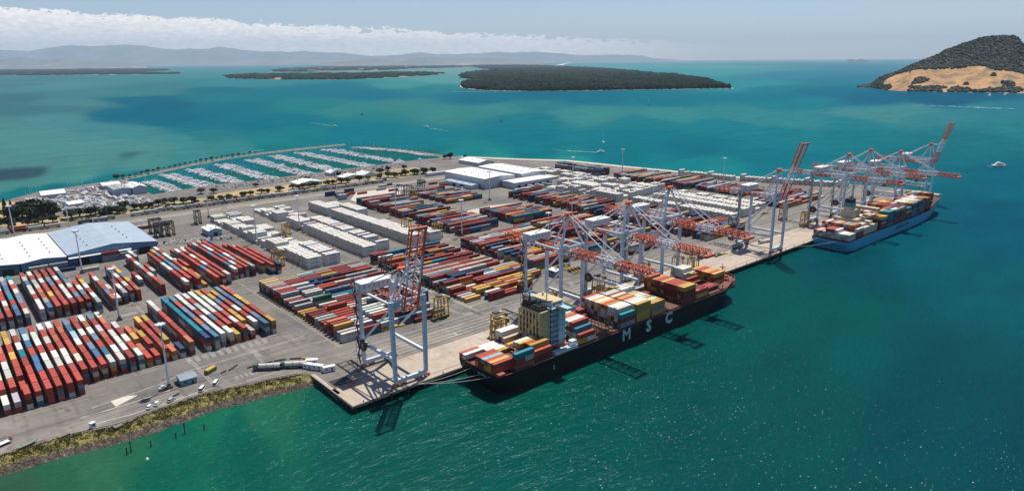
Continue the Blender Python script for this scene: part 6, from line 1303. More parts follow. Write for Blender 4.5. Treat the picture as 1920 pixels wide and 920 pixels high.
# barrier logs along the road verge
bl = [(-47, 76.2, .5), (-57.2, 66.2, .4), (-31.8, 76.6, .5), (-27.6, 77.4, .5), (-25, 79.4, .5), (-18, 73.2, .1), (-11, 72.6, -.15), (-4.5, 71, -.35), (2.6, 67.3, -.6), (7.5, 62.8, -.8)]
for k, (x, y, r) in enumerate(bl):
    mb = MB(); L = 3.2 if k < 5 else 6.0; mb.box(-L / 2, L / 2, -.35, .35, 0, .75); o = mb.build('concrete_barrier', CONCD if k != 9 else YELP, loc=(x, y, GZ + .02), rz=r)
    tag(o, ('dark concrete barrier, %s from the left along the verge' % ordn(k)) if k != 9 else 'yellow barrier closing the row at the wharf bend', 'barrier', 'barriers along the road verge')
# piles standing in the shallows
for k, (px, py, ptop, l) in enumerate([(238, 851, 838, 'short timber pile, leftmost of those in the water'), (246, 847, 825, 'tall timber pile beside the leftmost short one'), (283, 837, 825, 'short timber pile third from the left in the water'), (330, 821, 810, 'short timber pile fourth from the left in the water'), (347, 813, 792, 'tallest timber pile on the right side of the shallows'), (383, 805, 794, 'short timber pile farthest right in the shallows')]):
    p = at(px, py, 0); h = 1
    while proj((p.x, p.y, h))[1] > ptop and h < 15: h += .1
    mb = MB(); mb.tube((0, 0, -2), (.1, 0, h), .3, .26, 8); tag(mb.build('timber_pile', BARK, loc=(p.x, p.y, 0)), l, 'pile', 'piles in the shallows')
# red gangway on the wharf and lashing platform near the pit
mb = MB(); mb.box(-3, 3, -.6, .6, .1, .3)
for x in np.linspace(-3, 3, 7): mb.box(x - .04, x + .04, -.6, -.52, .3, 1.3); mb.box(x - .04, x + .04, .52, .6, .3, 1.3)
mb.box(-3, 3, -.6, -.52, 1.2, 1.3); mb.box(-3, 3, .52, .6, 1.2, 1.3); o = mb.build('gangway', REDP, loc=(10.5, 20.4, GZ + .02), rz=.45); tag(o, 'short red gangway lying beside the open pit', 'gangway')
mb = MB(); mb.box(-1, 1, -.6, .6, 0, 1.1); mb.tube((-1, .3, 1.1), (1, .3, 1.1), .35, .35, 8); tag(mb.build('forklift_load', YELP, loc=(16.8, 27.0, GZ + .02), rz=.5), 'small yellow machine block behind the open pit', 'machine')
# yellow spreader frames stored by the office, and frames near the bow
def sframe():
    o = empty('spreader_frame', (0, 0, GZ)); mbx((-6, 6, -.35, .35, .4, 1.0), (-6.2, -5.6, -1.2, 1.2, .3, .7), (5.6, 6.2, -1.2, 1.2, .3, .7)).build('beam', YELP, o); mbx((-1.6, 1.6, -.9, .9, 1.0, 1.9)).build('head_block', DARKM, o); return o
placed(sframe(), [(221 + (k % 4) * 3.2, 78 + (k // 4) * 11, GZ + .02, 1.45, 'yellow spreader frame, %s of the %s row stored by the small office' % (ordn(k % 4), ('front', 'back')[k // 4])) for k in range(8)], 'spreader frames stored by the office', 'spreader frame')
# lorries on the quay
def lorry():
    o = empty('yard_lorry', (0, 0, GZ)); mbx((-7, 4.6, -1.2, 1.2, 1.0, 1.3)).build('flat_bed', DARKM, o); mb = MB(); mb.box(4.8, 7, -1.2, 1.2, .8, 3.2, 0); mb.box(6.98, 7.05, -1.1, 1.1, 2, 3, 1); mb.build('cab', [WHITEP, GLASSD], o)
    for x in (-5.6, -4.3, 3.2, 5.9):
        for s in (-1, 1): mb = MB(); mb.tube((x, s * 1.0 - .2, .5), (x, s * 1.0 + .2, .5), .5, .5, 8); mb.build('wheel', BLACKP, o)
    return o
placed(lorry(), [(372, 30, GZ + .03, 0, 'white cab lorry on the apron beside the raised far crane'), (404, 24, GZ + .03, 2.9, 'lorry turning on the apron between the two ships'), (352, 392, GZ + .03, .2, 'lorry parked left of the white warehouse'), (360, 402, GZ + .03, .2, 'second lorry parked left of the white warehouse'), (434, 352, GZ + .03, 1.57, 'lorry backed to the annex, first from the left'), (446, 351, GZ + .03, 1.57, 'lorry backed to the annex, second from the left'), (458, 351, GZ + .03, 1.57, 'lorry backed to the annex, third from the left')], 'lorries in the terminal', 'lorry')
for x, y, c, r, l in [(434, 349.2, 'W', 'y', 'on the first lorry at the annex'), (446, 348.2, 'W', 'y', 'on the second lorry at the annex'), (458, 348.2, 'G', 'y', 'on the third lorry at the annex'), (371.5, 30, 'G', 'x', 'on the lorry by the raised far crane')]: stack(x - (.8 if r == 'x' else 0), y, r, 12.19, 1, c, c, l, 'containers on lorries', z0=GZ + 1.32)

# ================================================================== TRAINS
def wagon(m): 
    o = empty('rail_wagon', (0, 0, GZ)); mbx((-6.6, 6.6, -1.3, 1.3, .9, 1.25)).build('flat_bed', m, o)
    for x in (-4.6, 4.6): mbx((x - 1.2, x + 1.2, -1.0, 1.0, .1, .85)).build('bogie', BLACKP, o)
    return o
spots = []; nw = 0
for tr, (y, xa, xb) in enumerate(((513, -112, -2), (517.5, 4, 330), (523, -112, -40), (523, 40, 205), (527, 205, 330))):
    x = xa
    while x < xb:
        if crnd.random() < .93:
            lab = 'flat rail wagon, %s from the left on %s track' % (ordn(round((x - xa) / 13.6)), ('the nearest left', 'the long middle', 'the rear left', 'the rear middle', 'the rear right')[tr]); spots.append((x, y, GZ + .1, 0, lab))
            stack(x, y, 'x', 12.19, 1, crnd.choice('GGGGSWGDRNWGGSDL' if tr != 1 else 'WGGWWGWGX'.replace('X', 'W')), 'G', 'on the %s wagon of %s track' % (ordn(round((x - xa) / 13.6)), ('nearest left', 'middle', 'rear left', 'rear middle', 'rear right')[tr]), 'containers on the train', z0=GZ + 1.36)
        x += 13.6
placed(wagon(DARKM), spots, 'rail wagons on the sidings', 'rail wagon')
mb = MB()
for y in (513, 517.5, 523, 527):
    for dy in (-.75, .75): mb.box(-300, 420, y + dy - .06, y + dy + .06, Z1, Z1 + .15)
o = mb.build('rail_track', DARKM); tag(o, kind='structure')
# extra stacks at the train loading point
for x, y, c, t in ((228, 478, 'N', 2), (241, 479, 'D', 1), (254, 480, 'N', 2), (236, 470, 'N', 1), (250, 470, 'R', 1), (238, 462, 'R', 1), (262, 463, 'R', 1), (292, 470, 'G', 1), (305, 488, 'W', 1), (320, 492, 'N', 1), (300, 455, 'R', 1), (375, 455, 'G', 1), (362, 460, 'R', 1), (366, 442, 'R', 1), (355, 476, 'S', 1)): stack(x, y, 'x', 12.19, t, c, c, '%d metres past the train side mast' % int(x - 215), 'stacks at the train loading point')
# ================================================================== MARINA
def boat_mesh(kind):
    mb = MB(); 
    if kind == 'yacht': L, B, F = 11, 3.4, 1.25
    elif kind == 'launch': L, B, F = 10, 3.5, 1.5
    else: L, B, F = 7, 2.5, 1.0
    secs = []; deck = []
    for t in (0, .12, .35, .6, .8, .93, 1):
        w = B / 2 * (.82 + .18 * min(1, t * 4)) * (1 - max(0, (t - .45) / .55) ** 2.1); x = -L / 2 + L * t; sh = F * (1 + .22 * t * t); w = max(w, .05)
        secs.append((x, [(-w, sh), (-w * .8, .25), (0, -.3), (w * .8, .25), (w, sh)])); deck.append((x, w, sh))
    loft(mb, secs)
    d = MB()
    if kind == 'yacht':
        mb.box(-1.6, 2.6, -.95, .95, F, F + .55, 0); mb.box(-1.5, 2.2, -.98, .98, F + .15, F + .4, 1); mb.box(-4.4, -2, -.8, .8, F + .02, F + .06, 2)
        mb.tube((.8, 0, F), (.8, 0, F + 13.5), .11, .07, 5, 3); mb.tube((.8, 0, F + 1.3), (-3.6, 0, F + 1.4), .2, .17, 5, 2); mb.beam((.8, -1, F + 7), (.8, 1, F + 7), .06, .06, 3)
    elif kind == 'launch':
        mb.box(-2.6, 2.2, -1.35, 1.35, F, F + 1.2, 0); mb.box(-2.4, 2.24, -1.38, 1.38, F + .5, F + .95, 1); mb.box(-2.8, 1.0, -1.1, 1.1, F + 1.2, F + 1.35, 0); mb.box(-1.6, -.2, -.9, .9, F + 1.35, F + 2.1, 0); mb.box(-.3, -.15, -.85, .85, F + 1.5, F + 2.0, 1); mb.tube((-1.8, 0, F + 2), (-1.8, 0, F + 4), .05, .05, 4, 3)
    else:
        mb.box(-.6, 1.4, -.9, .9, F, F + .8, 0); mb.box(-.4, 1.45, -.92, .92, F + .35, F + .65, 1); mb.box(-3.9, -3.5, -.25, .25, .3, 1.6, 1)
    return mb
BW = mat('boat_white', (0.86, 0.86, 0.85), .35); BWIN = mat('boat_window', (0.10, 0.13, 0.16), .15); BSAIL = mat('sail_cover_blue', (0.38, 0.42, 0.48), .7); BMAST = mat('mast_alloy', (0.55, 0.56, 0.58), .35)
BDK = mat('boat_blue', (0.04, 0.09, 0.18), .35)
BME = {}
for kd in ('yacht', 'launch', 'runabout'):
    o = boat_mesh(kd).build(kd, [BW, BWIN, BSAIL, BMAST]); BME[kd] = o.data; bpy.data.objects.remove(o)
    m2 = BME[kd].copy(); m2.materials[0] = BDK; BME[kd + '_blue'] = m2
PIERS = [((100, 768), (107, 646)), ((136, 812), (146, 656)), ((178, 832), (186, 656)), ((228, 858), (230, 656)), ((284, 876), (284, 656)), ((331, 902), (331, 662)), ((381, 912), (389, 664)), ((438, 918), (446, 668))]
PNAME = ['shortest pontoon at the left', 'second pontoon', 'third pontoon', 'fourth pontoon', 'fifth pontoon', 'sixth pontoon', 'seventh pontoon', 'rightmost pontoon']
BOATS = []
brnd = random.Random(4); WOODP = mat('pontoon_deck', (0.38, 0.35, 0.30), .8, var=.2)
for pi, (a, b) in enumerate(PIERS):
    a = Vector((*a, 0)); b = Vector((*b, 0)); L = (a - b).length; d = (a - b) / L; n = Vector((-d.y, d.x, 0)); ang = math.atan2(d.y, d.x)
    o = empty('pontoon', (b.x, b.y, 0), ang - math.pi / 2, 'floating %s with boats on both sides' % PNAME[pi], 'pontoon', 'pontoons in the marina')
    mbx((-1.4, 1.4, 0, L, .1, .6)).build('walkway', WOODP, o)
    k = 0
    while k * 9.2 + 6 < L: mbx((-8.5, 8.5, 6 + k * 9.2, 6.6 + k * 9.2, .12, .5)).build('finger', WOODP, o); k += 1
    for side in (-1, 1):
        y = 5; q = 0
        while y < L - 3:
            kd = brnd.choice(('yacht', 'yacht', 'launch', 'launch', 'runabout')); sc = brnd.choice((.6, .7, .78, .85, .9, 1.05)) * (1.0 if L < 150 else 1.08)
            if brnd.random() < .95:
                P = b + d * y + n * side * (1.8 + 5.6 * sc); BOATS.append((P.x, P.y, .0, ang + math.pi / 2 * (1 if side > 0 else -1) + (math.pi if brnd.random() < .3 else 0), kd + ('_blue' if brnd.random() < .05 else ''), sc,
                    '%s %s, %s berth from shore, %s side of %s' % ('white', {'yacht': 'yacht', 'launch': 'launch', 'runabout': 'runabout'}[kd], ordn(q), 'left' if side > 0 else 'right', PNAME[pi])))
            y += 3.9; q += 1
P = lerp_poly([(541, 700), (533, 798), (508, 880), (500, 896)], 60)
for k in range(0, 58, 1):
    if brnd.random() < .8: x, y = P[k]; BOATS.append((x - 14 - brnd.uniform(0, 2), y, 0, brnd.uniform(-.1, .1) + math.pi, brnd.choice(('yacht', 'launch')), 1.1, 'white boat, %s along the right hand breakwater' % ordn(k)))
yard = []
for k in range(420):
    x = brnd.uniform(-44, 72); y = brnd.uniform(578, 752)
    if y > 700 + (x + 44) * .5 or (x > 34 and 644 < y < 745) or (-32 < x < 0 and (684 < y or 603 < y < 626)) or (x > 60 and y < 640): continue
    if any(math.hypot(x - a, y - b) < 5.4 for a, b, *_ in yard): continue
    yard.append((x, y, GZ + .9, brnd.choice((0.4, 1.9, 3.5, 5.0)) + brnd.uniform(-.15, .15), brnd.choice(('launch', 'yacht', 'runabout', 'runabout', 'launch')), brnd.uniform(.7, 1.15)))
yard.sort(key=lambda t: t[1])
for k, t in enumerate(yard): BOATS.append((*t, 'white boat on a cradle ashore, %s counted from the rail side' % ordn(k)))
BOATS.sort(key=lambda t: (Vector(t[:3]) - CAM).length / t[5])
inb = [b for b in BOATS if (lambda p: p and 0 < p[0] < 1920 and 0 < p[1] < 920)(proj(b[:3]))]; ib = set(id(b) for b in inb[:292]); rest = [b for b in BOATS if id(b) not in ib]
for b in inb[:292]:
    x, y, z, rz, kd, sc, lab = b
    if kd.endswith('_blue'): lab = lab.replace('white', 'dark blue', 1)
    nm = {'yacht': 'sailing_yacht', 'launch': 'motor_launch', 'runabout': 'runabout'}[kd.split('_')[0]]
    o = bpy.data.objects.new(nm, BME[kd]); S.collection.objects.link(o); o.location = (x, y, z); o.rotation_euler = (0, 0, rz); o.scale = (sc,) * 3
    tag(o, lab, 'boat', 'boats in the marina' if z < 1 else 'boats ashore in the boatyard')
def mass_boats():
    V = []; F3 = {}; vs = []; fs = []; ms = []; off = 0
    for x, y, z, rz, kd, sc, lab in rest:
        me = BME[kd.split('_')[0]]; c, s_ = math.cos(rz), math.sin(rz)
        vv = np.array([v.co[:] for v in me.vertices]) * sc; vs += [(x + p[0] * c - p[1] * s_, y + p[0] * s_ + p[1] * c, z + p[2]) for p in vv]
        for f in me.polygons: fs.append(tuple(off + i for i in f.vertices)); ms.append(f.material_index)
        off += len(me.vertices)
    me = bpy.data.meshes.new('moored_boats'); me.from_pydata(vs, [], fs)
    for m in (BW, BWIN, BSAIL, BMAST): me.materials.append(m)
    me.polygons.foreach_set('material_index', ms); me.update(); o = bpy.data.objects.new('moored_boats', me); S.collection.objects.link(o); tag(o, 'mass of white boats at the farther berths of the marina', 'boats', kind='stuff')
if rest: mass_boats()
print('boats', len(BOATS), len(rest))

# boats under way with their wakes
FOAM = mat('foam', (0.62, 0.70, 0.72), .6)
def wake(px0, py0, px1, py1, w0, w1, seed):
    a = at(px0, py0, 0); b = at(px1, py1, 0); d = (b - a); L = d.length; d.normalize(); n = Vector((-d.y, d.x, 0)); mb = MB(); rnd = random.Random(seed)
    for k in range(90):
        t = rnd.random() ** 1.6; w = (w0 + (w1 - w0) * t) / 2; s = rnd.choice((-1, 1)) * rnd.uniform(.4, 1) * w; P = a + d * L * t + n * s; l = L * .045 * rnd.uniform(.6, 1.6); q = .45 * (1 - t * .75) * (w0 * .25 + .4)
        mb.quad([(P + n * q + Vector((0, 0, .10)))[:], (P + d * l + n * q * .5 + Vector((0, 0, .10)))[:], (P + d * l - n * q * .5 + Vector((0, 0, .10)))[:], (P - n * q + Vector((0, 0, .10)))[:]])
    tag(mb.build('wake', FOAM), 'white foam trailing behind a moving boat', 'wake', kind='stuff')
for px, py, kd, rz, sc, lab, wk in [(628, 237, 'launch', -.9, 1.3, 'small white launch heading right on the channel, left one of two', (622, 236, 585, 231, 3, 8)), (799, 239, 'launch', 2.2, 1.3, 'small white launch on the channel right of the other launch', (806, 240.5, 842, 246, 3, 9)), (1127, 286, 'launch', -.65, 1.35, 'white launch with a long straight wake off the terminal', (1122, 286, 1040, 281, 4, 8)),
        (939.5, 228, 'yacht', 1.2, 1.5, 'dark sailing yacht in mid channel', None), (1131, 267, 'yacht', 1.0, 1.1, 'small yacht beyond the launch with the long wake', None), (1873, 312.5, 'launch', -.7, 2.0, 'white boat alone on open water at the far right', (1868, 312, 1850, 311, 4, 6)),
        (1855, 180.5, 'launch', .3, 3.0, 'white boat lying off the foot of the hill, left one', None), (1884, 178.5, 'launch', .3, 3.0, 'white boat lying off the foot of the hill, right one', None), (1216, 196, 'yacht', .3, 1.6, 'tiny dark yacht below the wooded island', None), (679, 215, 'runabout', .3, 2, 'tiny dark boat in the middle of the channel at left', None), (530, 309, 'yacht', .5, .8, 'yacht motoring behind the breakwater', None)]:
    p = at(px, py, 0); o = bpy.data.objects.new({'yacht': 'sailing_yacht', 'launch': 'motor_launch', 'runabout': 'runabout'}[kd], BME[kd] if px not in (939.5, 1216, 679) else BME[kd + '_blue']); S.collection.objects.link(o); o.location = (p.x, p.y, 0); o.rotation_euler = (0, 0, rz); o.scale = (sc,) * 3
    tag(o, lab, 'boat', 'boats out on the harbour')
    if wk: wake(*wk, seed=int(px))
wake(1900, 204, 1720, 197, 26, 40, 5); wake(848, 172, 960, 173, 14, 26, 6); wake(494, 281, 436, 289, 4, 8, 8)
for k, (px, py) in enumerate(((276, 888.5 - 29), )):
    p = at(276, 860, 0); mb = MB(); mb.tube((0, 0, -.2), (0, 0, .7), .8, .3, 8); tag(mb.build('mooring_buoy', mat('buoy_white', (0.7, 0.72, 0.74), .4), loc=(p.x, p.y, 0)), 'small white mooring buoy in the green shallows', 'buoy')

# cars in the marina car parks
carm = MB(); 
CM_ = []
for nm, m in (('white', CARW), ('silver', CARG), ('dark', CARB)):
    mb = MB(); ring = lambda zb, zt, ww: [(-ww, zb), (ww, zb), (ww * .95, zt), (-ww * .95, zt)]
    loft(mb, [(-2.2, ring(.3, .9, .8)), (-1.9, ring(.25, 1.0, .9)), (1.2, ring(.25, .98, .9)), (2.2, ring(.3, .75, .8))]); loft(mb, [(-1.7, ring(.98, 1.0, .85)), (-1.2, ring(.98, 1.45, .72)), (.4, ring(.98, 1.45, .72)), (1.2, ring(.9, .98, .85))], 1); mb.box(-1.15, .35, -.7, .7, 1.45, 1.5); CM_.append((nm, mb.build('c', [m, GLASSD]).data))
for o in [q for q in bpy.data.objects if q.name.startswith('c') and q.data and q.data in [c[1] for c in CM_]]: bpy.data.objects.remove(o)
for k in range(110):
    r = k // 37; x = 150 + (k % 37) * 7.6 + brnd.uniform(-1, 1); y = (632, 622, 611)[r] + (x - 150) * .02 + brnd.uniform(-.5, .5)
    if 290 < x < 318 and 606 < y < 636: continue
    if brnd.random() < .25: continue
    nm, me = brnd.choice(CM_); o = bpy.data.objects.new('parked_car', me); S.collection.objects.link(o); o.location = (x, y, Z3); o.rotation_euler = (0, 0, 1.57 + brnd.choice((0, 3.14)))
    tag(o, '%s car, %s along the %s line of the marina car park' % (nm, ordn(k % 37), ('waterside', 'middle', 'landward')[r]), 'car', 'cars in the marina car park')
for k in range(46):
    x = 8 + (k % 23) * 2.6; y = 384 - (k // 23) * 7 - (k % 23) * .9; nm, me = brnd.choice(CM_); 
    if brnd.random() < .2: continue
    o = bpy.data.objects.new('parked_car', me); S.collection.objects.link(o); o.location = (x + 4, y - 4, GZ + .02); o.rotation_euler = (0, 0, 1.3)
    tag(o, '%s car, %s in the %s staff row right of the blue shed' % (nm, ordn(k % 23), ('far', 'near')[k // 23]), 'car', 'staff cars by the blue shed')

# ================================================================== TREES
def tree_proto(seed, kind):
    """unit tree: crown radius ~1, height ~1.6"""
    rnd = random.Random(seed); tr = MB(); cr = MB()
    if kind == 'conifer':
        tr.tube((0, 0, 0), (0, 0, 2.6), .07, .02, 6)
        for k in range(900):
            t = rnd.random() ** .8; z = .35 + 2.45 * t; r = (1 - t) ** .8 * .62 * rnd.uniform(.35, 1.05); a = rnd.uniform(0, 6.283); s = .11 * rnd.uniform(.7, 1.3); leaf(cr, (r * math.cos(a), r * math.sin(a), z - r * .15), s, rnd)
        return tr, cr
    tr.tube((0, 0, 0), (.03, 0, .55), .10, .07, 6)
    blobs = []
    for k in range(9):
        a = rnd.uniform(0, 6.283); r = rnd.uniform(.15, .62); z = rnd.uniform(.55, 1.15); rad = rnd.uniform(.30, .48); c = (r * math.cos(a), r * math.sin(a), z); blobs.append((c, rad)); tr.tube((.02, 0, .4), c, .05, .02, 5)
    blobs.append(((0, 0, 1.1), .5))
    for c, rad in blobs:
        for k in range(110):
            u = rnd.uniform(-.5, 1); a = rnd.uniform(0, 6.283); q = math.sqrt(max(0, 1 - u * u)); rr_ = rad * rnd.uniform(.72, 1.08)
            leaf(cr, (c[0] + rr_ * q * math.cos(a), c[1] + rr_ * q * math.sin(a), c[2] + rr_ * u * .8), .115 * rnd.uniform(.7, 1.4), rnd)
    return tr, cr
def leaf(mb, P, s, rnd):
    n = Vector((rnd.gauss(0, 1), rnd.gauss(0, 1), rnd.gauss(.6, 1))).normalized(); a = n.orthogonal().normalized() * s; b = n.cross(a).normalized() * s * rnd.uniform(.6, 1); P = Vector(P)
    mb.quad([P - a, P - b * .8, P + a, P + b])
TP = []
for sd_, kd in ((1, 'round'), (2, 'round'), (3, 'round'), (4, 'round'), (5, 'conifer')):
    t, c = tree_proto(sd_, kd)
    ot = t.build('trunk', BARK); oc = c.build('crown', LEAFD if sd_ in (1, 5) else LEAFM); oc2 = oc.data.copy(); oc2.materials[0] = LEAFD; TP.append((ot.data, oc.data, oc2, kd)); bpy.data.objects.remove(ot); bpy.data.objects.remove(oc)
trnd = random.Random(9)
def tree(x, y, s, vi, dark, label, group, zs=1.0):
    tm, cm_, cd, kd = TP[vi]; o = bpy.data.objects.new('round_tree' if kd == 'round' else 'conifer_tree', None); S.collection.objects.link(o); o.location = (x, y, GZ); o.scale = (s, s, s * zs); o.rotation_euler = (0, 0, trnd.uniform(0, 6.28)); tag(o, label, 'tree', group)
    for nm, me in (('trunk', tm), ('crown', cd if dark else cm_)): c = bpy.data.objects.new(nm, me); S.collection.objects.link(c); c.parent = o
GR = 'trees of the park at the left'
big = [(-66, 574, 11), (-55, 578, 13), (-47, 586, 12), (-60, 592, 11), (-43, 574, 11), (-38, 586, 10), (-52, 566, 9), (-72, 584, 8), (-42, 600, 9), (-34, 572, 7)]
for k, (x, y, s) in enumerate(big): tree(x, y, s, k % 4, True, 'huge dark tree, %s from the left in the dense park clump' % ordn(k), GR)
for k, (x, y, s) in enumerate([(-69, 650, 4.6), (-64, 642, 4.0), (-37, 616, 4.8)]): tree(x, y, s, 4, True, '%s tall narrow conifer %s' % (('first', 'second', 'third')[k], ('at the park shore', 'beside the park shore conifer', 'at the right edge of the dark clump')[k]), GR, 1.0)
for k, (x, y, s) in enumerate([(-92, 566, 9), (-100, 556, 8), (-84, 552, 7), (-108, 590, 9), (-120, 570, 10), (-90, 640, 6), (-104, 545, 7), (-76, 548, 6.5)]): tree(x, y, s, k % 4, k % 2 == 0, 'round green tree, %s toward the left edge past the dark clump' % ordn(k), GR)
GR = 'trees along the railway'
line1 = [(-73.9, 539.4, 4), (-60.7, 542.3, 4.5), (-55, 540, 4), (-48.1, 546.2, 4.5), (-40.2, 541, 5), (-22.9, 547.1, 7), (-15, 552, 6.5), (-6, 548.4, 7), (0, 556, 5.5), (5.4, 541, 6), (11, 545, 6.5), (17.7, 543.8, 6), (29, 560.8, 6.5), (36.6, 553.8, 5), (43, 547, 5), (48.4, 546, 5.5), (62, 559, 5), (70, 566, 4.5), (77.4, 556, 5.5), (86, 552, 5), (94.2, 549, 5.5), (114.7, 545, 4.5), (123.1, 543, 4), (133.9, 543.7, 4), (150, 545, 4.5), (160, 547, 4), (174.5, 551, 4.2), (180.4, 546, 4), (195.9, 548.8, 5), (215, 553, 4.5), (221, 549, 4), (227, 551, 4.5), (236, 549, 4), (242.3, 549.2, 4.5), (259.2, 546.5, 5), (268, 550, 4.2), (281.2, 552, 5), (288, 548, 4.5), (304, 546, 5.5), (318, 549, 4), (334.6, 545.5, 5), (348.3, 547.6, 5.5), (354.9, 541.3, 5), (366, 544, 4), (374.7, 545.7, 5.5), (387.4, 541.6, 6), (394, 545, 5), (400.1, 539, 6.5), (407, 544, 5), (416.5, 540, 5.5), (358.2, 585.7, 5), (379.4, 599, 4.5), (403.1, 593.9, 4.5), (300, 598, 5), (120, 600, 5), (132, 592, 4.5), (255, 600, 4), (186, 598, 3.5)]
for k, (x, y, s) in enumerate(line1): tree(x, y, s * 1.3, trnd.randrange(4), trnd.random() < .35, 'bushy tree, %s from the left in the line behind the trains' % ordn(k), GR, .72)
for k in range(34):
    x = -30 + k * 5.4 + trnd.uniform(-2, 2); y = 536.5 + trnd.uniform(0, 9); tree(x, y, trnd.uniform(2.6, 4.6), trnd.randrange(4), trnd.random() < .3, 'low shrub, %s from the left in the scrub beside the rails' % ordn(k), 'shrubs beside the rails', .6)
for k, (x, y, s) in enumerate([(516.7, 636, 7), (509, 640, 5)]): tree(x, y, s, k, k == 0, ('dark tree at the right end of the marina', 'smaller tree left of the dark one at the marina end')[k], 'trees at the marina end')
for k in range(26):
    P_ = lerp_poly([(70, 796), (137, 845), (192, 885), (262, 925), (318, 943)], 26)[k]; tree(P_[0], P_[1], trnd.uniform(2.2, 4.2) if k else 6, k % 4, k % 3 == 0, 'low bush, %s from shore on the breakwater' % ordn(k), 'bushes on the breakwater', .7)
tree(520, 600, 4, 2, True, 'palm like dark tree on the beach by the peaked shed', 'trees at the marina end', 1.6)
# ================================================================== EMIT THE CONTAINERS
def cont_template(L, H, reefer):
    W = 2.438; hx, hy = L / 2, W / 2; V = []; F = []; Sh = []
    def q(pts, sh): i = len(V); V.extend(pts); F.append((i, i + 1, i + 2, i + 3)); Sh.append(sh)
    def bx(x0, x1, y0, y1, z0, z1, sh, bottom=False):
        q([(x0, y0, z1), (x1, y0, z1), (x1, y1, z1), (x0, y1, z1)], sh); q([(x0, y0, z0), (x1, y0, z0), (x1, y0, z1), (x0, y0, z1)], sh); q([(x1, y1, z0), (x0, y1, z0), (x0, y1, z1), (x1, y1, z1)], sh)
        q([(x0, y1, z0), (x0, y0, z0), (x0, y0, z1), (x0, y1, z1)], sh); q([(x1, y0, z0), (x1, y1, z0), (x1, y1, z1), (x1, y0, z1)], sh)
    for sx_ in (-1, 1):
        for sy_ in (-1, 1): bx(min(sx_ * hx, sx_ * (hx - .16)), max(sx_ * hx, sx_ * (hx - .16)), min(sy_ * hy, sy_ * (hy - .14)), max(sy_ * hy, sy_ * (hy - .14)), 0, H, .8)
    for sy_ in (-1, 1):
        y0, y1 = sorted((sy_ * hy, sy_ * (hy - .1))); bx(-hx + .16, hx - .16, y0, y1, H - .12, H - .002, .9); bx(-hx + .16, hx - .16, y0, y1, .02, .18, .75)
    # corrugated long sides, shade deepened in the face colour, alternate flutes darker
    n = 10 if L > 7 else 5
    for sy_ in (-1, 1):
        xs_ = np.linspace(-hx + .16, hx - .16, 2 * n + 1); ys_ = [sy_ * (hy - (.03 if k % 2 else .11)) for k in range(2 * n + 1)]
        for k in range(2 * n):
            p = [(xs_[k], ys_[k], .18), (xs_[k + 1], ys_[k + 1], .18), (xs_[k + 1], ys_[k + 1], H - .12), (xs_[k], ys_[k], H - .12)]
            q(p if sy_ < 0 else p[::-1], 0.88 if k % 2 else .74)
    # roof with shallow pressed panels, face colour kept lighter than the shade-darkened sides
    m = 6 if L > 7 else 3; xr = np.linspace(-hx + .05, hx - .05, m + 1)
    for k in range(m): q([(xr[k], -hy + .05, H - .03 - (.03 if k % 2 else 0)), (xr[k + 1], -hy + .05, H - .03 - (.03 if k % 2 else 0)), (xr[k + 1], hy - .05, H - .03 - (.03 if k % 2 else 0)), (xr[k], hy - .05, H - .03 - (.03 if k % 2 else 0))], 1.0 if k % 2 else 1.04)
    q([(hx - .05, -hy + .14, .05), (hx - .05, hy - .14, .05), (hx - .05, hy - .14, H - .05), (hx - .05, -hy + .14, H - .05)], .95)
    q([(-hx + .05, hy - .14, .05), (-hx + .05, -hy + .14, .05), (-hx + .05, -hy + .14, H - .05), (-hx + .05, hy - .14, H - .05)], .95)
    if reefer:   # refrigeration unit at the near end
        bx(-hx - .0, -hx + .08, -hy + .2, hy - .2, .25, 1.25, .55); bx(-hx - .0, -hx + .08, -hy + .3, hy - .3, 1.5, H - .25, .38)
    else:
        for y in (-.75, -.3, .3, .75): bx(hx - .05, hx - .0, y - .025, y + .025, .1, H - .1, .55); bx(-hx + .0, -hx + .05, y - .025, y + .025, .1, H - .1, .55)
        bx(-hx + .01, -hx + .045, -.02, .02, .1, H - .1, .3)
    return np.array(V, np.float32), np.array(F, np.int32), np.array(Sh, np.float32)
TPL = {}
def tpl(L, H, reefer):
    k = (round(L, 2), round(H, 2), bool(reefer))
    if k not in TPL: TPL[k] = cont_template(*k)
    return TPL[k]
def carea(P):
    a = 0
    for i in range(len(P)): a += P[i][0] * P[(i + 1) % len(P)][1] - P[(i + 1) % len(P)][0] * P[i][1]
    return abs(a) / 2
occ = set()
for c in CONT: occ.add((round(c['x'] / 2), round(c['y'] / 2), round(c['z'] / 2.6)))
def blocked(c, dx, dy):
    x, y = c['x'] + dx, c['y'] + dy
    for ex in (-1, 0, 1):
        for ey in (-1, 0, 1):
            if (round(x / 2) + ex, round(y / 2) + ey, round(c['z'] / 2.6)) in occ and math.hypot(ex, ey) < 1.5: return True
    return False
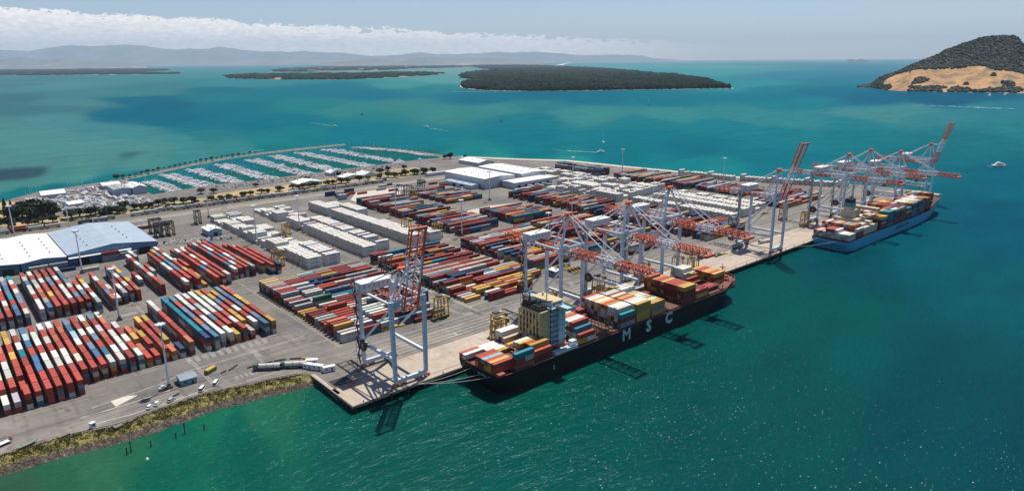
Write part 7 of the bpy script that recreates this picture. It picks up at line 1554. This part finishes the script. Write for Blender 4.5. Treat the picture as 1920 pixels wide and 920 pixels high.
for c in CONT:
    hx = c['L'] / 2 if c['d'] == 'x' else 1.22; hy = 1.22 if c['d'] == 'x' else c['L'] / 2; z0, z1 = c['z'], c['z'] + c['H']; x, y = c['x'], c['y']; s = 0
    def ar(pts):
        P = [proj(p) for p in pts]
        if any(p is None for p in P): return 0
        if not all(-30 < p[0] < 1950 and -30 < p[1] < 950 for p in P): return 0
        cx_ = sum(p[0] for p in P) / 4; cy_ = sum(p[1] for p in P) / 4
        return carea(P) if (0 < cx_ < 1920 and 0 < cy_ < 920) else 0
    if c['top']: s += ar([(x - hx, y - hy, z1), (x + hx, y - hy, z1), (x + hx, y + hy, z1), (x - hx, y + hy, z1)])
    if not blocked(c, 0, -(2 * hy + 1.0)): s += ar([(x - hx, y - hy, z0), (x + hx, y - hy, z0), (x + hx, y - hy, z1), (x - hx, y - hy, z1)])
    if not blocked(c, -(2 * hx + 1.0), 0): s += ar([(x - hx, y - hy, z0), (x - hx, y + hy, z0), (x - hx, y + hy, z1), (x - hx, y - hy, z1)])
    c['s'] = s
rank = sorted(CONT, key=lambda c: -c['s']); IND = rank[:300]; MASS = rank[300:]
CM = {}
def cmesh(c):
    k = (round(c['L'], 2), round(c['H'], 2), c['reefer'])
    if k not in CM:
        V, F, Sh = tpl(*k); me = bpy.data.meshes.new('shipping_container'); me.from_pydata(V.tolist(), [], F.tolist()); me.materials.append(C_IND)
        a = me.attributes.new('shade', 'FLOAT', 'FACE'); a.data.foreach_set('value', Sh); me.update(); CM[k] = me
    return CM[k]
seen = {}
for c in IND:
    o = bpy.data.objects.new('shipping_container', cmesh(c)); S.collection.objects.link(o); o.location = (c['x'], c['y'], c['z'])
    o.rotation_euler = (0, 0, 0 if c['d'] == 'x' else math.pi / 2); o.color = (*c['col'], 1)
    lab = c['label']; 
    tag(o, lab, 'shipping container', 'containers in the ' + c['group']); c['obj'] = o
LETB = mat('letter_blue', (0.05, 0.22, 0.36), .6); LETW = mat('letter_white', (0.7, 0.72, 0.72), .6)
# shipping-line names on the sides that face the water
nl = 0
for c in IND:
    if c['d'] != 'x' or c['L'] < 7 or blocked(c, 0, -4.05): continue
    if c['code'] == 'X' : text_mesh('MAERSK', 1.15, LETB, 'lettering', c['obj'], (.6, -1.235, 1.55), (math.pi / 2, 0, 0), .02); text_mesh('*', 2.0, LETB, 'star_emblem', c['obj'], (-2.6, -1.235, 1.0), (math.pi / 2, 0, 0), .03)
    elif c['code'] == 'G' and nl % 2 == 0: text_mesh('HAMBURG S\u00dcD', 1.0, LETB, 'lettering', c['obj'], (0, -1.235, 1.4), (math.pi / 2, 0, 0), .02)
    elif c['code'] == 'N': text_mesh('APL', 1.7, LETW, 'lettering', c['obj'], (0, -1.235, 1.3), (math.pi / 2, 0, 0), .04)
    elif c['code'] == 'G': text_mesh('MAERSK', 1.2, LETB, 'lettering', c['obj'], (.5, -1.235, 1.4), (math.pi / 2, 0, 0), .02)
    elif c['code'] == 'W' and c['group'].startswith('block'): text_mesh('HAMBURG S\u00dcD', 1.0, LETB, 'lettering', c['obj'], (0, -1.235, 1.4), (math.pi / 2, 0, 0), .02)
    else: continue
    nl += 1
def emit_mass():
    VV = []; FF = []; PP = []; off = 0
    for c in MASS:
        V, F, Sh = tpl(c['L'], c['H'], c['reefer']); v = V.copy()
        if c['d'] == 'y': v = np.stack([-V[:, 1], V[:, 0], V[:, 2]], -1)
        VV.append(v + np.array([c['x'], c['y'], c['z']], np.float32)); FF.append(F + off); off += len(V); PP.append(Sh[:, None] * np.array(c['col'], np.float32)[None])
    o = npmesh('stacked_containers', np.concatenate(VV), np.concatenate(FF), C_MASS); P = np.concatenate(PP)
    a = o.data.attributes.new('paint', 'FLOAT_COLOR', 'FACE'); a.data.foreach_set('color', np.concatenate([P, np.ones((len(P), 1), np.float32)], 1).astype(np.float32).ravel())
    tag(o, 'thousands of mostly red and white containers stacked in rows across the terminal', 'containers', kind='stuff')
emit_mass()
print('containers', len(CONT), 'ind', len(IND), 'mass', len(MASS), 'min score', IND[-1]['s'])
